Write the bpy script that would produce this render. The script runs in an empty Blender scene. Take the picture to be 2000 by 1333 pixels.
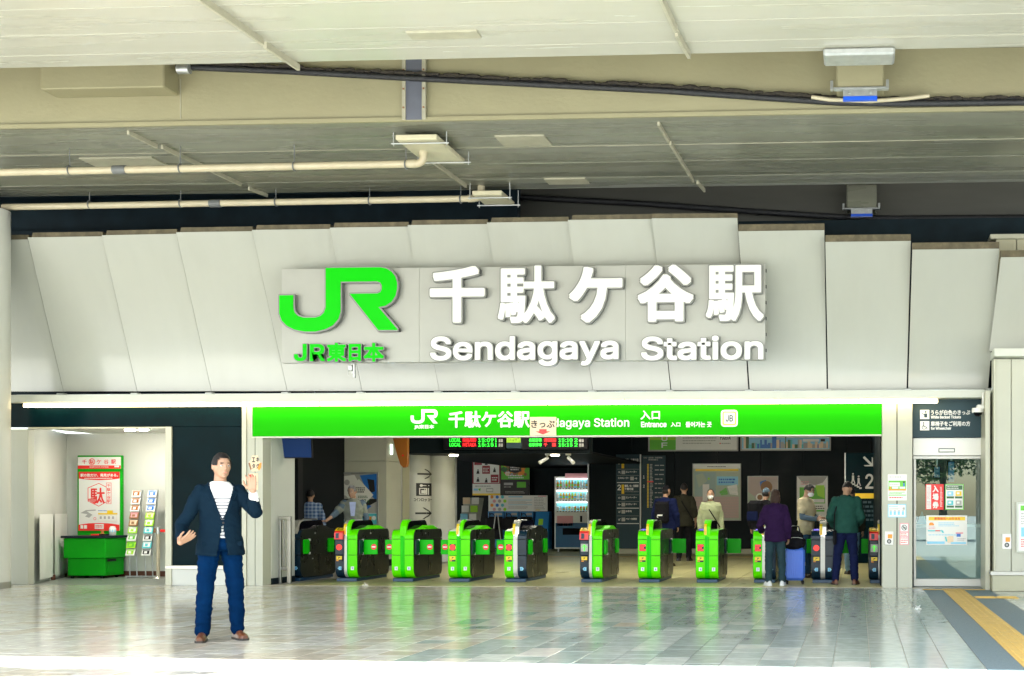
import bpy, bmesh, math, random
from mathutils import Vector, Matrix, noise
R = math.radians
rnd = random.Random(7)
sc = bpy.context.scene
col = sc.collection

# ------------------------------------------------------------------ camera
F, XPP, HY, TH, CZ = 2400.0, 1540.0, 993.0, R(3.23), 1.25   # photograph pixels (2000 wide)
cam = bpy.data.cameras.new('camera')
cam.sensor_width = 36.0
cam.lens = F / 2000 * 36
cam.shift_x = -(XPP - 1000) / 2000
cam.shift_y = (HY - 666.5) / 2000
cam.clip_start, cam.clip_end = 0.1, 600
camo = bpy.data.objects.new('camera', cam)
camo.location = (0, 0, CZ)
camo.rotation_euler = (R(90), 0, TH)
col.objects.link(camo)
sc.camera = camo

# ------------------------------------------------------------------ light
SUN_EL, SUN_AZ = 51.0, 192.0      # sun stands behind the camera, a little to its left
w = bpy.data.worlds.new('World'); sc.world = w; w.use_nodes = True
nt = w.node_tree
bg = nt.nodes['Background']
sky = nt.nodes.new('ShaderNodeTexSky'); sky.sky_type = 'NISHITA'; sky.sun_disc = False
sky.sun_elevation = R(SUN_EL); sky.sun_rotation = R(SUN_AZ)
sky.air_density = 1.0; sky.dust_density = 2.0; sky.ozone_density = 0.6
nt.links.new(sky.outputs[0], bg.inputs[0]); bg.inputs[1].default_value = 0.12
sun = bpy.data.lights.new('sun', 'SUN'); sun.energy = 4.6; sun.angle = R(0.53); sun.color = (1, .97, .92)
suno = bpy.data.objects.new('sun', sun); col.objects.link(suno)
_el, _az = R(SUN_EL), R(SUN_AZ)
_d = Vector((math.sin(_az) * math.cos(_el), math.cos(_az) * math.cos(_el), math.sin(_el)))
suno.rotation_euler = _d.to_track_quat('Z', 'Y').to_euler()
suno.location = (-10, -30, 40)
vs = sc.view_settings
vs.view_transform = 'Standard'; vs.look = 'None'; vs.gamma = 1; vs.use_curve_mapping = False
vs.exposure = 2.75
cy = sc.cycles
cy.max_bounces = 10; cy.diffuse_bounces = 6; cy.glossy_bounces = 4; cy.transmission_bounces = 6
cy.sample_clamp_indirect = 6.0; cy.caustics_reflective = False; cy.caustics_refractive = False
cy.use_denoising = True
try:
    cy.denoiser = 'OPENIMAGEDENOISE'; cy.denoising_input_passes = 'RGB_ALBEDO_NORMAL'
except Exception:
    pass

# ------------------------------------------------------------------ photograph pixel -> point at a known real depth
_c, _s = math.cos(TH), math.sin(TH)
def at(px, py, Y):
    u, v = (px - XPP) / F, (HY - py) / F
    t = Y / (_c + u * _s)
    return Vector((t * (-_s + u * _c), Y, CZ + t * v))
def on_z(px, py, z):
    u, v = (px - XPP) / F, (HY - py) / F
    t = (z - CZ) / v
    return Vector((t * (-_s + u * _c), t * (_c + u * _s), z))
def rect(x0, y0, x1, y1, Y):
    """x0, x1, z_low, z_high in metres of an upright rectangle standing at depth Y"""
    xm, ym = (x0 + x1) / 2, (y0 + y1) / 2
    return at(x0, ym, Y).x, at(x1, ym, Y).x, at(xm, y1, Y).z, at(xm, y0, Y).z

# ------------------------------------------------------------------ materials
M = {}
def mat(name, c, rough=.5, metal=0, var=0, scale=4, stretch=(1, 1, 1), bump=0, bscale=40, spec=.5, emit=None, es=0,
        coat=0, rvar=0, alpha=1, trans=0, dirt=None, dscale=.6, ovar=0):
    m = bpy.data.materials.new(name); m.use_nodes = True
    n = m.node_tree; N = n.nodes; L = n.links
    b = N['Principled BSDF']
    b.inputs['Base Color'].default_value = (*c, 1)
    b.inputs['Roughness'].default_value = rough; b.inputs['Metallic'].default_value = metal
    b.inputs['Specular IOR Level'].default_value = spec
    b.inputs['Coat Weight'].default_value = coat; b.inputs['Coat Roughness'].default_value = .08
    b.inputs['Transmission Weight'].default_value = trans
    if emit:
        b.inputs['Emission Color'].default_value = (*emit, 1); b.inputs['Emission Strength'].default_value = es
    if var or rvar or bump or dirt:
        tc = N.new('ShaderNodeNewGeometry'); mp = N.new('ShaderNodeMapping')
        mp.inputs['Scale'].default_value = stretch
        L.new(tc.outputs['Position'], mp.inputs[0])
        nz = N.new('ShaderNodeTexNoise'); nz.inputs['Scale'].default_value = scale; nz.inputs['Detail'].default_value = 6
        L.new(mp.outputs[0], nz.inputs[0])
        src = None
        if var:
            hs = N.new('ShaderNodeMapRange'); hs.inputs[1].default_value = .3; hs.inputs[2].default_value = .7
            hs.inputs[3].default_value = 1 - var; hs.inputs[4].default_value = 1 + var
            L.new(nz.outputs[0], hs.inputs[0])
            vm = N.new('ShaderNodeVectorMath'); vm.operation = 'SCALE'; vm.inputs[0].default_value = c
            L.new(hs.outputs[0], vm.inputs['Scale']); src = vm.outputs[0]
        if dirt:
            dn = N.new('ShaderNodeTexNoise'); dn.inputs['Scale'].default_value = dscale; dn.inputs['Detail'].default_value = 8
            dn.inputs['Roughness'].default_value = .65
            L.new(mp.outputs[0], dn.inputs[0])
            dm = N.new('ShaderNodeMapRange'); dm.inputs[1].default_value = .5; dm.inputs[2].default_value = .75
            dm.inputs[4].default_value = .8
            L.new(dn.outputs[0], dm.inputs[0])
            mx = N.new('ShaderNodeMix'); mx.data_type = 'RGBA'
            mx.inputs['A'].default_value = (*c, 1); mx.inputs['B'].default_value = (*dirt, 1)
            if src: L.new(src, mx.inputs['A'])
            L.new(dm.outputs[0], mx.inputs['Factor']); src = mx.outputs['Result']
        if ovar and src:
            oi = N.new('ShaderNodeObjectInfo'); om = N.new('ShaderNodeMapRange'); om.inputs[3].default_value = 1 - ovar; om.inputs[4].default_value = 1 + ovar
            L.new(oi.outputs['Random'], om.inputs[0]); ov = N.new('ShaderNodeVectorMath'); ov.operation = 'SCALE'
            L.new(src, ov.inputs[0]); L.new(om.outputs[0], ov.inputs['Scale']); src = ov.outputs[0]
        if src: L.new(src, b.inputs['Base Color'])
        if rvar:
            rr = N.new('ShaderNodeMapRange'); rr.inputs[1].default_value = .3; rr.inputs[2].default_value = .7
            rr.inputs[3].default_value = max(.02, rough - rvar); rr.inputs[4].default_value = rough + rvar
            L.new(nz.outputs[0], rr.inputs[0]); L.new(rr.outputs[0], b.inputs['Roughness'])
        if bump:
            bn = N.new('ShaderNodeTexNoise'); bn.inputs['Scale'].default_value = bscale; bn.inputs['Detail'].default_value = 4
            L.new(mp.outputs[0], bn.inputs[0])
            bp = N.new('ShaderNodeBump'); bp.inputs['Strength'].default_value = bump; bp.inputs['Distance'].default_value = .02
            L.new(bn.outputs[0], bp.inputs['Height']); L.new(bp.outputs[0], b.inputs['Normal'])
    M[name] = m
    return m

mat('white', (.82, .82, .78), .35)
mat('letter_white', (.74, .75, .72), .3)
mat('letter_rim', (.19, .20, .19), .35, .3)
mat('logo_green', (.003, .55, .003), .35, spec=.1)
mat('panel_white', (.425, .44, .392), .24, 0, .014, 2.4, (2.2, 1, .14), coat=.5, dirt=(.40, .41, .36), dscale=.5, ovar=.025)
mat('cap_brown', (.10, .085, .05), .8, 0, .25, 9, dirt=(.2, .165, .1), dscale=5)
mat('board_grey', (.345, .355, .325), .4, .2, .03, 2)
mat('beam_white', (.56, .58, .51), .4, 0, .03, 2)
mat('led_warm', (1, .9, .7), .5, emit=(1, .78, .42), es=2.4)
mat('banner_green', (.010, .35, .0), .5, spec=.05, emit=(.02, .85, .0), es=.02)
mat('banner_trim', (.62, .62, .55), .4)
mat('tan_concrete', (.275, .255, .15), .6, 0, .06, .8, (1, 1, 1.5), bump=.15, bscale=14, dirt=(.25, .225, .13), dscale=.7)
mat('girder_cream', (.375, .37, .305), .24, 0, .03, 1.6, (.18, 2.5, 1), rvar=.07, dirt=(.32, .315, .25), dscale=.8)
mat('girder_grey', (.185, .188, .145), .27, .1, .07, 1.8, (.15, 2.2, 1), rvar=.12, dirt=(.25, .27, .19), dscale=1.6)  # darker grey than the near girder, streaked lengthwise, with paler blotches
mat('rib_cream', (.34, .325, .24), .55, 0, .1, 8)
mat('dark_steel', (.006, .014, .019), .5, 0, .3, 3, spec=.1)
mat('joint_blue', (.12, .13, .16), .5, .2, .08, 5)
mat('rust', (.22, .10, .04), .8, 0, .4, 20)
mat('cable', (.015, .016, .018), .55, 0, .3, 20, bump=.6, bscale=60)
mat('grime', (.03, .025, .018), .9, 0, .5, 30)
mat('pipe_cream', (.47, .42, .29), .4, 0, .08, 6, dirt=(.48, .40, .27), dscale=4)
mat('pipe_grey', (.13, .14, .14), .5)
mat('tray_cream', (.52, .49, .34), .45, 0, .08, 6, dirt=(.5, .43, .3), dscale=4)
mat('galv', (.45, .47, .46), .4, .7, .1, 12)
mat('bracket_blue', (.01, .09, .62), .4)
mat('wall_beige', (.47, .475, .39), .5, 0, .03, 1.5)
mat('wall_white', (.60, .61, .56), .5, 0, .02, 1.5)
mat('wall_cream', (.42, .41, .29), .5, 0, .04, 2)
mat('frame_cream', (.46, .46, .36), .35, .1)
mat('black_gloss', (.0015, .011, .015), .16, 0, .2, 2, rvar=.05, spec=.03)
mat('black_wall', (.007, .012, .014), .42, 0, .25, 1.5, rvar=.1, spec=.06)
mat('black', (.010, .010, .012), .5, spec=.12)
mat('seam', (.05, .05, .045), .8)
mat('steel', (.40, .39, .35), .32, .85, .08, 6, (1, 1, .2))
mat('chrome', (.62, .60, .53), .22, .55)
mat('gate_green', (.105, .75, .0), .28, spec=.12)
mat('gate_green_dark', (.01, .55, .0), .3, spec=.12)
mat('gate_navy', (.006, .022, .040), .25, spec=.22)
mat('gate_char', (.014, .018, .014), .3, 0, .12, 5, rvar=.06, spec=.2)
mat('gate_glass', (.003, .003, .005), .08, spec=.12)
mat('gate_base', (.006, .045, .10), .4)
mat('flap_green', (.006, .50, .004), .35, spec=.12)
mat('silver', (.50, .50, .46), .38, .25)
mat('red', (.80, .012, .010), .35)
mat('red_lit', (.8, .02, .01), .4, emit=(1, .02, .01), es=.15)
mat('green_lit', (.05, .7, .03), .4, emit=(.1, .9, .02), es=.1)
mat('yellow', (.85, .58, .01), .4)
mat('orange', (.85, .30, .02), .4)
mat('print_white', (.80, .80, .76), .45)
mat('print_sage', (.40, .48, .36), .45)
mat('print_rose', (.46, .37, .33), .45)
mat('print_mist', (.30, .42, .40), .45)
mat('print_grey', (.40, .40, .38), .5)
mat('print_black', (.014, .014, .014), .5)
mat('print_blue', (.02, .16, .55), .45)
mat('print_sky', (.25, .60, .80), .45)
mat('print_cyan', (.10, .55, .60), .45)
mat('print_green', (.12, .52, .03), .45)
mat('print_lime', (.36, .72, .03), .45)
mat('print_darkgreen', (.03, .13, .04), .45)
mat('print_pink', (.75, .35, .38), .45)
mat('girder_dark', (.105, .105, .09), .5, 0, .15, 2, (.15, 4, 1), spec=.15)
mat('print_wine', (.28, .015, .03), .45)
mat('print_red', (.78, .02, .015), .45)
mat('print_peach', (.80, .62, .42), .45)
mat('print_brown', (.30, .15, .06), .5)
mat('skin_tone', (.60, .36, .25), .5)
mat('slate', (.035, .065, .08), .5, 0, .05, 3, spec=.15)
mat('counter_green', (.004, .34, .008), .4, 0, .05, 3, spec=.15)
mat('counter_top', (.008, .014, .026), .4, spec=.2)
mat('brown_base', (.11, .035, .015), .6)
mat('floor_grey', (.20, .22, .20), .35)
mat('led_green', (0, .3, 0), .5, emit=(.03, 1, .04), es=.5)
mat('led_red', (.3, 0, 0), .5, emit=(1, .02, .02), es=.5)
mat('screen_blue', (.008, .02, .07), .2, spec=.1, emit=(.01, .05, .18), es=.05)
mat('screen_violet', (.05, .04, .3), .2, emit=(.2, .15, .9), es=.15)
mat('lamp_white', (1, 1, .95), .5, emit=(1, .93, .78), es=20)
mat('lamp_warm', (1, .9, .7), .5, emit=(1, .94, .82), es=42)
mat('downlight', (1, .9, .7), .5, emit=(1, .88, .62), es=3)
mat('exit_lit', (.8, .9, .8), .5, emit=(.8, 1, .85), es=.35)
mat('vend_lit', (.25, .65, .70), .4, emit=(.25, .75, .9), es=.10)
mat('shelf_light', (1, 1, 1), .5, emit=(.95, 1, 1), es=1.1)
mat('vend_blue', (.015, .10, .22), .35)
mat('machine_blue', (.02, .19, .46), .4)
mat('gate_scuff', (.3, .3, .28), .6)
mat('wood_orange', (.36, .12, .015), .4, 0, .2, 3, (1, 1, .2))
mat('uplight', (.9, .95, 1), .5, emit=(.85, .95, 1), es=2.4)
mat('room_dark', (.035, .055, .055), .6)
mat('tactile', (.68, .46, .13), .55, 0, .08, 6)
mat('asphalt_blue', (.14, .205, .25), .5, 0, .12, 30, bump=.3, bscale=120)
mat('grout', (.34, .33, .28), .7)
mat('paving', (.47, .48, .45), .7, 0, .08, 1.2)
mat('conc_tile', (.44, .42, .20), .33, 0, .05, 2, rvar=.06)
mat('ceil_dark', (.010, .012, .014), .6, spec=.08)
mat('paper', (.80, .80, .76), .8)
T_COL = [(.66, .645, .565), (.70, .69, .64), (.60, .555, .465), (.73, .73, .69), (.385, .465, .46), (.42, .50, .485), (.34, .405, .40), (.57, .63, .61)]
for i, c in enumerate(T_COL):
    mat('tile_%d' % i, c, .15 if i < 4 else .16, 0, .05, 9, rvar=.05, spec=.5)

def glass(name, tint, r0=.1, rough=.0):
    m = bpy.data.materials.new(name); m.use_nodes = True
    n = m.node_tree; N = n.nodes; L = n.links
    N.remove(N['Principled BSDF'])
    tr = N.new('ShaderNodeBsdfTransparent'); tr.inputs[0].default_value = (*tint, 1)
    gl = N.new('ShaderNodeBsdfGlossy'); gl.inputs['Roughness'].default_value = rough
    gl.inputs[0].default_value = (.8, 1, .97, 1)
    fr = N.new('ShaderNodeFresnel'); fr.inputs[0].default_value = 1.55
    ma = N.new('ShaderNodeMath'); ma.operation = 'MULTIPLY_ADD'; ma.inputs[1].default_value = 1 - r0; ma.inputs[2].default_value = r0
    mx = N.new('ShaderNodeMixShader')
    L.new(fr.outputs[0], ma.inputs[0]); L.new(ma.outputs[0], mx.inputs[0])
    L.new(tr.outputs[0], mx.inputs[1]); L.new(gl.outputs[0], mx.inputs[2])
    L.new(mx.outputs[0], N['Material Output'].inputs[0])
    M[name] = m
glass('door_glass', (.62, .85, .84), .04)
glass('acrylic', (.9, .95, .92), .05, .05)

# ------------------------------------------------------------------ mesh building
ORG = {}
class MB:
    def __init__(s): s.v, s.f, s.m, s.sm = [], [], [], []
    def add(s, vs, fs, mi=0, smooth=False):
        o = len(s.v); s.v += [tuple(p) for p in vs]
        for f in fs:
            s.f.append(tuple(i + o for i in f)); s.m.append(mi); s.sm.append(smooth)
        return s
    def box(s, x0, x1, y0, y1, z0, z1, mi=0):
        return s.add([(x0, y0, z0), (x1, y0, z0), (x1, y1, z0), (x0, y1, z0), (x0, y0, z1), (x1, y0, z1), (x1, y1, z1), (x0, y1, z1)],
                     [(0, 3, 2, 1), (4, 5, 6, 7), (0, 1, 5, 4), (1, 2, 6, 5), (2, 3, 7, 6), (3, 0, 4, 7)], mi)
    def cbox(s, x0, x1, y0, y1, z0, z1, b=.005, mi=0):
        """box with bevelled edges"""
        X, Y, Z = (x0, x1), (y0, y1), (z0, z1); vs = []; idx = {}
        for i in (0, 1):
            for j in (0, 1):
                for k in (0, 1):
                    sx, sy, sz = 1 - 2 * i, 1 - 2 * j, 1 - 2 * k
                    for a in range(3):
                        p = [X[i] + sx * b, Y[j] + sy * b, Z[k] + sz * b]
                        p[a] = (X[i], Y[j], Z[k])[a]
                        idx[i, j, k, a] = len(vs); vs.append(tuple(p))
        fs = []
        for k in (0, 1):
            fs.append([idx[0, 0, k, 2], idx[1, 0, k, 2], idx[1, 1, k, 2], idx[0, 1, k, 2]])
            fs.append([idx[0, k, 0, 1], idx[1, k, 0, 1], idx[1, k, 1, 1], idx[0, k, 1, 1]])
            fs.append([idx[k, 0, 0, 0], idx[k, 1, 0, 0], idx[k, 1, 1, 0], idx[k, 0, 1, 0]])
        for p in (0, 1):
            for q in (0, 1):
                fs.append([idx[0, p, q, 1], idx[1, p, q, 1], idx[1, p, q, 2], idx[0, p, q, 2]])
                fs.append([idx[p, 0, q, 0], idx[p, 1, q, 0], idx[p, 1, q, 2], idx[p, 0, q, 2]])
                fs.append([idx[p, q, 0, 0], idx[p, q, 1, 0], idx[p, q, 1, 1], idx[p, q, 0, 1]])
                for r in (0, 1): pass
        for i in (0, 1):
            for j in (0, 1):
                for k in (0, 1): fs.append([idx[i, j, k, 0], idx[i, j, k, 1], idx[i, j, k, 2]])
        return s.add(vs, fs, mi)
    def quad(s, a, b, c, d, mi=0): return s.add([a, b, c, d], [(0, 1, 2, 3)], mi)
    def frect(s, x0, x1, z0, z1, y, mi=0):
        """flat print facing the camera side (-y)"""
        return s.add([(x0, y, z0), (x1, y, z0), (x1, y, z1), (x0, y, z1)], [(0, 1, 2, 3)], mi)
    def prism(s, poly, a0, a1, axis='x', mi=0, cap=None):
        """extrude a closed 2-d outline; axis x: (y,z), y: (x,z), z: (x,y)"""
        n = len(poly)
        def P(p, a): return (a, p[0], p[1]) if axis == 'x' else (p[0], a, p[1]) if axis == 'y' else (p[0], p[1], a)
        vs = [P(p, a0) for p in poly] + [P(p, a1) for p in poly]
        s.add(vs, [(i, (i + 1) % n, n + (i + 1) % n, n + i) for i in range(n)], mi)
        c = mi if cap is None else cap
        s.add([P(p, a0) for p in poly], [tuple(range(n - 1, -1, -1))], c)
        return s.add([P(p, a1) for p in poly], [tuple(range(n))], c)
    def tube(s, pts, r, n=10, mi=0, caps=True):
        pts = [Vector(p) for p in pts]; rs = r if isinstance(r, (list, tuple)) else [r] * len(pts)
        rings = []; up = None
        for i, p in enumerate(pts):
            d = (pts[min(i + 1, len(pts) - 1)] - pts[max(i - 1, 0)]).normalized()
            if up is None: up = Vector((0, 0, 1)) if abs(d.z) < .9 else Vector((0, 1, 0))
            a = d.cross(up).normalized(); b = a.cross(d).normalized(); up = b
            rings.append([p + (a * math.cos(2 * math.pi * k / n) + b * math.sin(2 * math.pi * k / n)) * rs[i] for k in range(n)])
        vs = [q for rg in rings for q in rg]
        s.add(vs, [(i * n + k, i * n + (k + 1) % n, (i + 1) * n + (k + 1) % n, (i + 1) * n + k) for i in range(len(pts) - 1) for k in range(n)], mi, True)
        if caps:
            s.add(rings[0], [tuple(range(n - 1, -1, -1))], mi); s.add(rings[-1], [tuple(range(n))], mi)
        return s
    def lathe(s, prof, c=(0, 0, 0), n=20, mi=0):
        vs = [(c[0] + r * math.cos(2 * math.pi * k / n), c[1] + r * math.sin(2 * math.pi * k / n), c[2] + z) for r, z in prof for k in range(n)]
        return s.add(vs, [(i * n + k, i * n + (k + 1) % n, (i + 1) * n + (k + 1) % n, (i + 1) * n + k) for i in range(len(prof) - 1) for k in range(n)], mi, True)
    def disc(s, x, z, r, y, n=20, mi=0, ry=None):
        return s.add([(x + r * math.cos(2 * math.pi * k / n), y, z + (ry or r) * math.sin(2 * math.pi * k / n)) for k in range(n)], [tuple(range(n))], mi)
    def poly(s, pts, y, mi=0):
        return s.add([(p[0], y, p[1]) for p in pts], [tuple(range(len(pts)))], mi)
    def ellip(s, c, r, n=14, m=9, mi=0, rot=None):
        vs = []; fs = []
        for i in range(m + 1):
            t = math.pi * i / m
            for k in range(n):
                p = Vector((r[0] * math.sin(t) * math.cos(2 * math.pi * k / n), r[1] * math.sin(t) * math.sin(2 * math.pi * k / n), r[2] * math.cos(t)))
                if rot: p = rot @ p
                vs.append(p + Vector(c))
        for i in range(m):
            for k in range(n): fs.append((i * n + k, (i + 1) * n + k, (i + 1) * n + (k + 1) % n, i * n + (k + 1) % n))
        return s.add(vs, fs, mi, True)
    def mesh(s, name, mats, off=(0, 0, 0)):
        me = bpy.data.meshes.new(name)
        ox, oy, oz = off
        me.from_pydata([(p[0] - ox, p[1] - oy, p[2] - oz) for p in s.v], [], s.f)
        for m in mats: me.materials.append(M[m] if isinstance(m, str) else m)
        me.polygons.foreach_set('material_index', s.m); me.polygons.foreach_set('use_smooth', s.sm)
        me.update(); return me
    def obj(s, name, mats, parent=None, label=None, cat=None, group=None, kind=None, origin=None):
        if isinstance(mats, str): mats = [mats]
        off = ORG.get(parent.name, Vector((0, 0, 0))) if parent else Vector(origin or (0, 0, 0))
        o = bpy.data.objects.new(name, s.mesh(name, mats, off)); col.objects.link(o)
        if parent: o.parent = parent; ORG[o.name] = off
        else: o.location = off; ORG[o.name] = Vector(off)
        return tag(o, label, cat, group, kind)
def tag(o, label=None, cat=None, group=None, kind=None):
    if label: o['label'] = label
    if cat: o['category'] = cat
    if group: o['group'] = group
    if kind: o['kind'] = kind
    return o
def thing(name, loc, label, cat, group=None):
    o = bpy.data.objects.new(name, None); o.empty_display_size = .2; o.location = loc; col.objects.link(o)
    ORG[o.name] = Vector(loc)
    return tag(o, label, cat, group)
def place(root, rotz): root.rotation_euler = (0, 0, rotz)

# ------------------------------------------------------------------ lettering (Blender's own fonts)
import os
FONT = None
try:
    FONT = bpy.data.fonts.load(os.path.join(bpy.utils.system_resource('DATAFILES'), 'fonts', 'Inter.woff2'))
except Exception:
    FONT = None
_tc = {}
def glyphs(s, fine=False):
    k = (s, fine)
    if k not in _tc:
        cu = bpy.data.curves.new('lettering', 'FONT'); cu.body = s; cu.size = 1; cu.resolution_u = 4 if fine else 2
        if FONT and all(ord(ch) < 0x250 for ch in s): cu.font = FONT
        ob = bpy.data.objects.new('lettering', cu)
        me = ob.to_mesh()
        vs = [(v.co.x, v.co.y) for v in me.vertices]; fs = [tuple(p.vertices) for p in me.polygons]
        ob.to_mesh_clear(); bpy.data.objects.remove(ob); bpy.data.curves.remove(cu)
        _tc[k] = (vs, fs)
    return _tc[k]
def text(mb, s, x0, x1, z0, z1, y, mi=0, bold=0, fit=True, align=None, fine=False):
    """write s into the rectangle; bold = stroke growth as a share of the height"""
    vs, fs = glyphs(s, fine)
    if not vs: return
    a0 = min(v[0] for v in vs); a1 = max(v[0] for v in vs); b0 = min(v[1] for v in vs); b1 = max(v[1] for v in vs)
    g = bold * (z1 - z0)
    sx = (x1 - x0 - 2 * g) / max(a1 - a0, 1e-6); sz = (z1 - z0 - 2 * g) / max(b1 - b0, 1e-6)
    if not fit: sx = min(sx, sz * 1.05)
    off = [(0, 0)] if not g else [(0, 0)] + [(g * math.cos(k * math.pi / 4), g * math.sin(k * math.pi / 4)) for k in range(8)]
    ox = x0 + g
    if align == 'c': ox = (x0 + x1) / 2 - sx * (a1 - a0) / 2
    for i, (dx, dz) in enumerate(off):
        mb.add([(ox + (v[0] - a0) * sx + dx, y - i * .00012, z0 + g + (v[1] - b0) * sz + dz) for v in vs], fs, mi)
def vtext(mb, s, x0, x1, z0, z1, y, mi=0, bold=0):
    h = (z1 - z0) / len(s)
    for i, ch in enumerate(s):
        text(mb, ch, x0, x1, z1 - (i + .93) * h, z1 - (i + .07) * h, y, mi, bold)
def lines(mb, x0, x1, z0, z1, n, y, mi=0, seed=1, fill=.42):
    """rows of small print too fine to read in the photograph"""
    r = random.Random(seed); h = (z1 - z0) / n
    for i in range(n):
        x = x0; zc = z1 - (i + .5) * h; end = x1 - r.random() * (x1 - x0) * .3
        while x < end:
            wd = h * r.uniform(.35, 1.1)
            mb.frect(x, min(x + wd, x1), zc - h * fill / 2, zc + h * fill / 2, y, mi); x += wd + h * .22
def arrow(mb, x, z, L, ang, y, mi=0, t=.14):
    """arrow with an open head, pointing along ang (radians, 0 = right)"""
    ca, sa = math.cos(ang), math.sin(ang)
    def Q(p): return (x + L * (p[0] * ca - p[1] * sa), z + L * (p[0] * sa + p[1] * ca))
    k = t * .5
    mb.poly([Q(p) for p in ((-.5, -k), (.42, -k), (.42, k), (-.5, k))], y, mi)
    d = t * .72
    mb.poly([Q(p) for p in ((.5, 0), (.06, .44), (.06 - d, .44), (.5 - d - .02, 0))], y - .0004, mi)
    mb.poly([Q(p) for p in ((.5, 0), (.5 - d - .02, 0), (.06 - d, -.44), (.06, -.44))], y - .0008, mi)
# ================================================================== ground and floors
YF = 19.35                      # the station front
MB().quad((-150, -160, -.05), (150, -160, -.05), (150, 140, -.05), (-150, 140, -.05)).obj('ground', 'paving', kind='structure')

XT0, XT1 = 1.00, 2.02           # dark strip that carries the yellow guide path
plaza = MB().box(-17.5, 6, 7.0, YF + .02, -.045, -.005).obj('plaza_floor', 'grout', kind='structure')
tmesh = {}
def tile_mesh(wd, ln):
    if (wd, ln) not in tmesh:
        g = .0022
        tmesh[wd, ln] = MB().cbox(-wd / 2 + g, wd / 2 - g, -ln / 2 + g, ln / 2 - g, -.012, 0, .0022).mesh('tile', ['tile_0'])
    return tmesh[wd, ln]
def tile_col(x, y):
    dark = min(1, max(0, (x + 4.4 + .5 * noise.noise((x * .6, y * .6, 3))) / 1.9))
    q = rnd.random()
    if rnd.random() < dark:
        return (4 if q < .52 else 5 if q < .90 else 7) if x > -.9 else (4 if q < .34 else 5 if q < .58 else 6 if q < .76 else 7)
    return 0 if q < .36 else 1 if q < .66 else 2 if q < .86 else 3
tiles = []
W_T = .3
nx = int(17.5 / W_T) + 1
for i in range(nx):
    x0 = XT0 - W_T * (i + 1)
    y = 7.1 + rnd.random() * .3
    while y < YF:
        ln = rnd.choice((.3, .3, .45, .6, .6)) if x0 > -4 else rnd.choice((.3, .45, .6))
        if x0 > -.9: ln = rnd.choice((.3, .6, .9, .9))
        ln = min(ln, YF - y)
        if ln > .06: tiles.append((x0 + W_T / 2, y + ln / 2, W_T, ln))
        y += ln
for i in range(13):
    x0 = XT1 + W_T * i
    y = 7.1 + rnd.random() * .3
    while y < 18.55:
        ln = min(rnd.choice((.3, .6, .6)), 18.55 - y)
        if ln > .06: tiles.append((x0 + W_T / 2, y + ln / 2, W_T, round(ln, 3)))
        y += ln
def in_view(x, y):
    a = at(-10, 1300, y).x; b = at(2010, 1300, y).x
    return a - .2 < x < b + .2 and y > 8.7
near = sorted([t for t in tiles if in_view(t[0], t[1])], key=lambda t: t[1])[:300]
nset = set(near)
rest = MB()
for t in tiles:
    x, y, wd, ln = t
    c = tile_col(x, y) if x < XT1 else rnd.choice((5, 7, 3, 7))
    dz = rnd.uniform(-.0006, .0006)
    if t in nset:
        o = bpy.data.objects.new('tile', tile_mesh(wd, round(ln, 2))); col.objects.link(o); o.parent = plaza
        o.location = (x, y, dz); o.rotation_euler = (rnd.gauss(0, .0006), rnd.gauss(0, .0006), 0)
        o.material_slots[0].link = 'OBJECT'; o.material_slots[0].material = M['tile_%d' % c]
    else:
        g = .0022; a, b = rnd.gauss(0, .00012), rnd.gauss(0, .00012)
        X0, X1, Y0, Y1 = x - wd / 2 + g, x + wd / 2 - g, y - ln / 2 + g, y + ln / 2 - g
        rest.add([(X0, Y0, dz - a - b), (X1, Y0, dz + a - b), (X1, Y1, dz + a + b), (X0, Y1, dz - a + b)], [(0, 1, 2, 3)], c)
rest.obj('far_tile', ['tile_%d' % i for i in range(8)], plaza, kind='stuff')

# guide path of yellow ribbed blocks on its dark strip
strip = MB().box(XT0 + .004, XT1 - .004, 7.1, YF - .12, -.03, -.001)
strip.obj('dark_paving_strip', 'asphalt_blue', kind='structure')
gp = MB().box(1.30, 1.62, 7.1, YF - .15, -.0005, .001).obj('guide_path', 'tactile', kind='structure')
tb = MB().cbox(-.158, .158, -.148, .148, -.002, .004, .002)
for k in range(4): tb.cbox(-.125 + k * .075, -.1 + k * .075, -.135, .135, .003, .010, .003)
tbm = tb.mesh('block', ['tactile'])
k = 0; y = 7.3
while y < YF - .35:
    o = bpy.data.objects.new('block', tbm); col.objects.link(o); o.parent = gp; o.location = (1.46, y, .002 + rnd.uniform(0, .0008)); y += .3
for x, y in ((1.80, 17.3), (2.10, 17.3)):
    o = bpy.data.objects.new('block', tbm); col.objects.link(o); o.parent = gp; o.location = (x - .02, y, .003); o.rotation_euler = (0, 0, R(90))
a, b = at(1802, 1152, 18.95), at(1925, 1152, 18.95)
MB().cbox(a.x, b.x, 18.88, 19.02, .0, .006, .002).obj('guide_edge', 'tactile', kind='structure')

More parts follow.
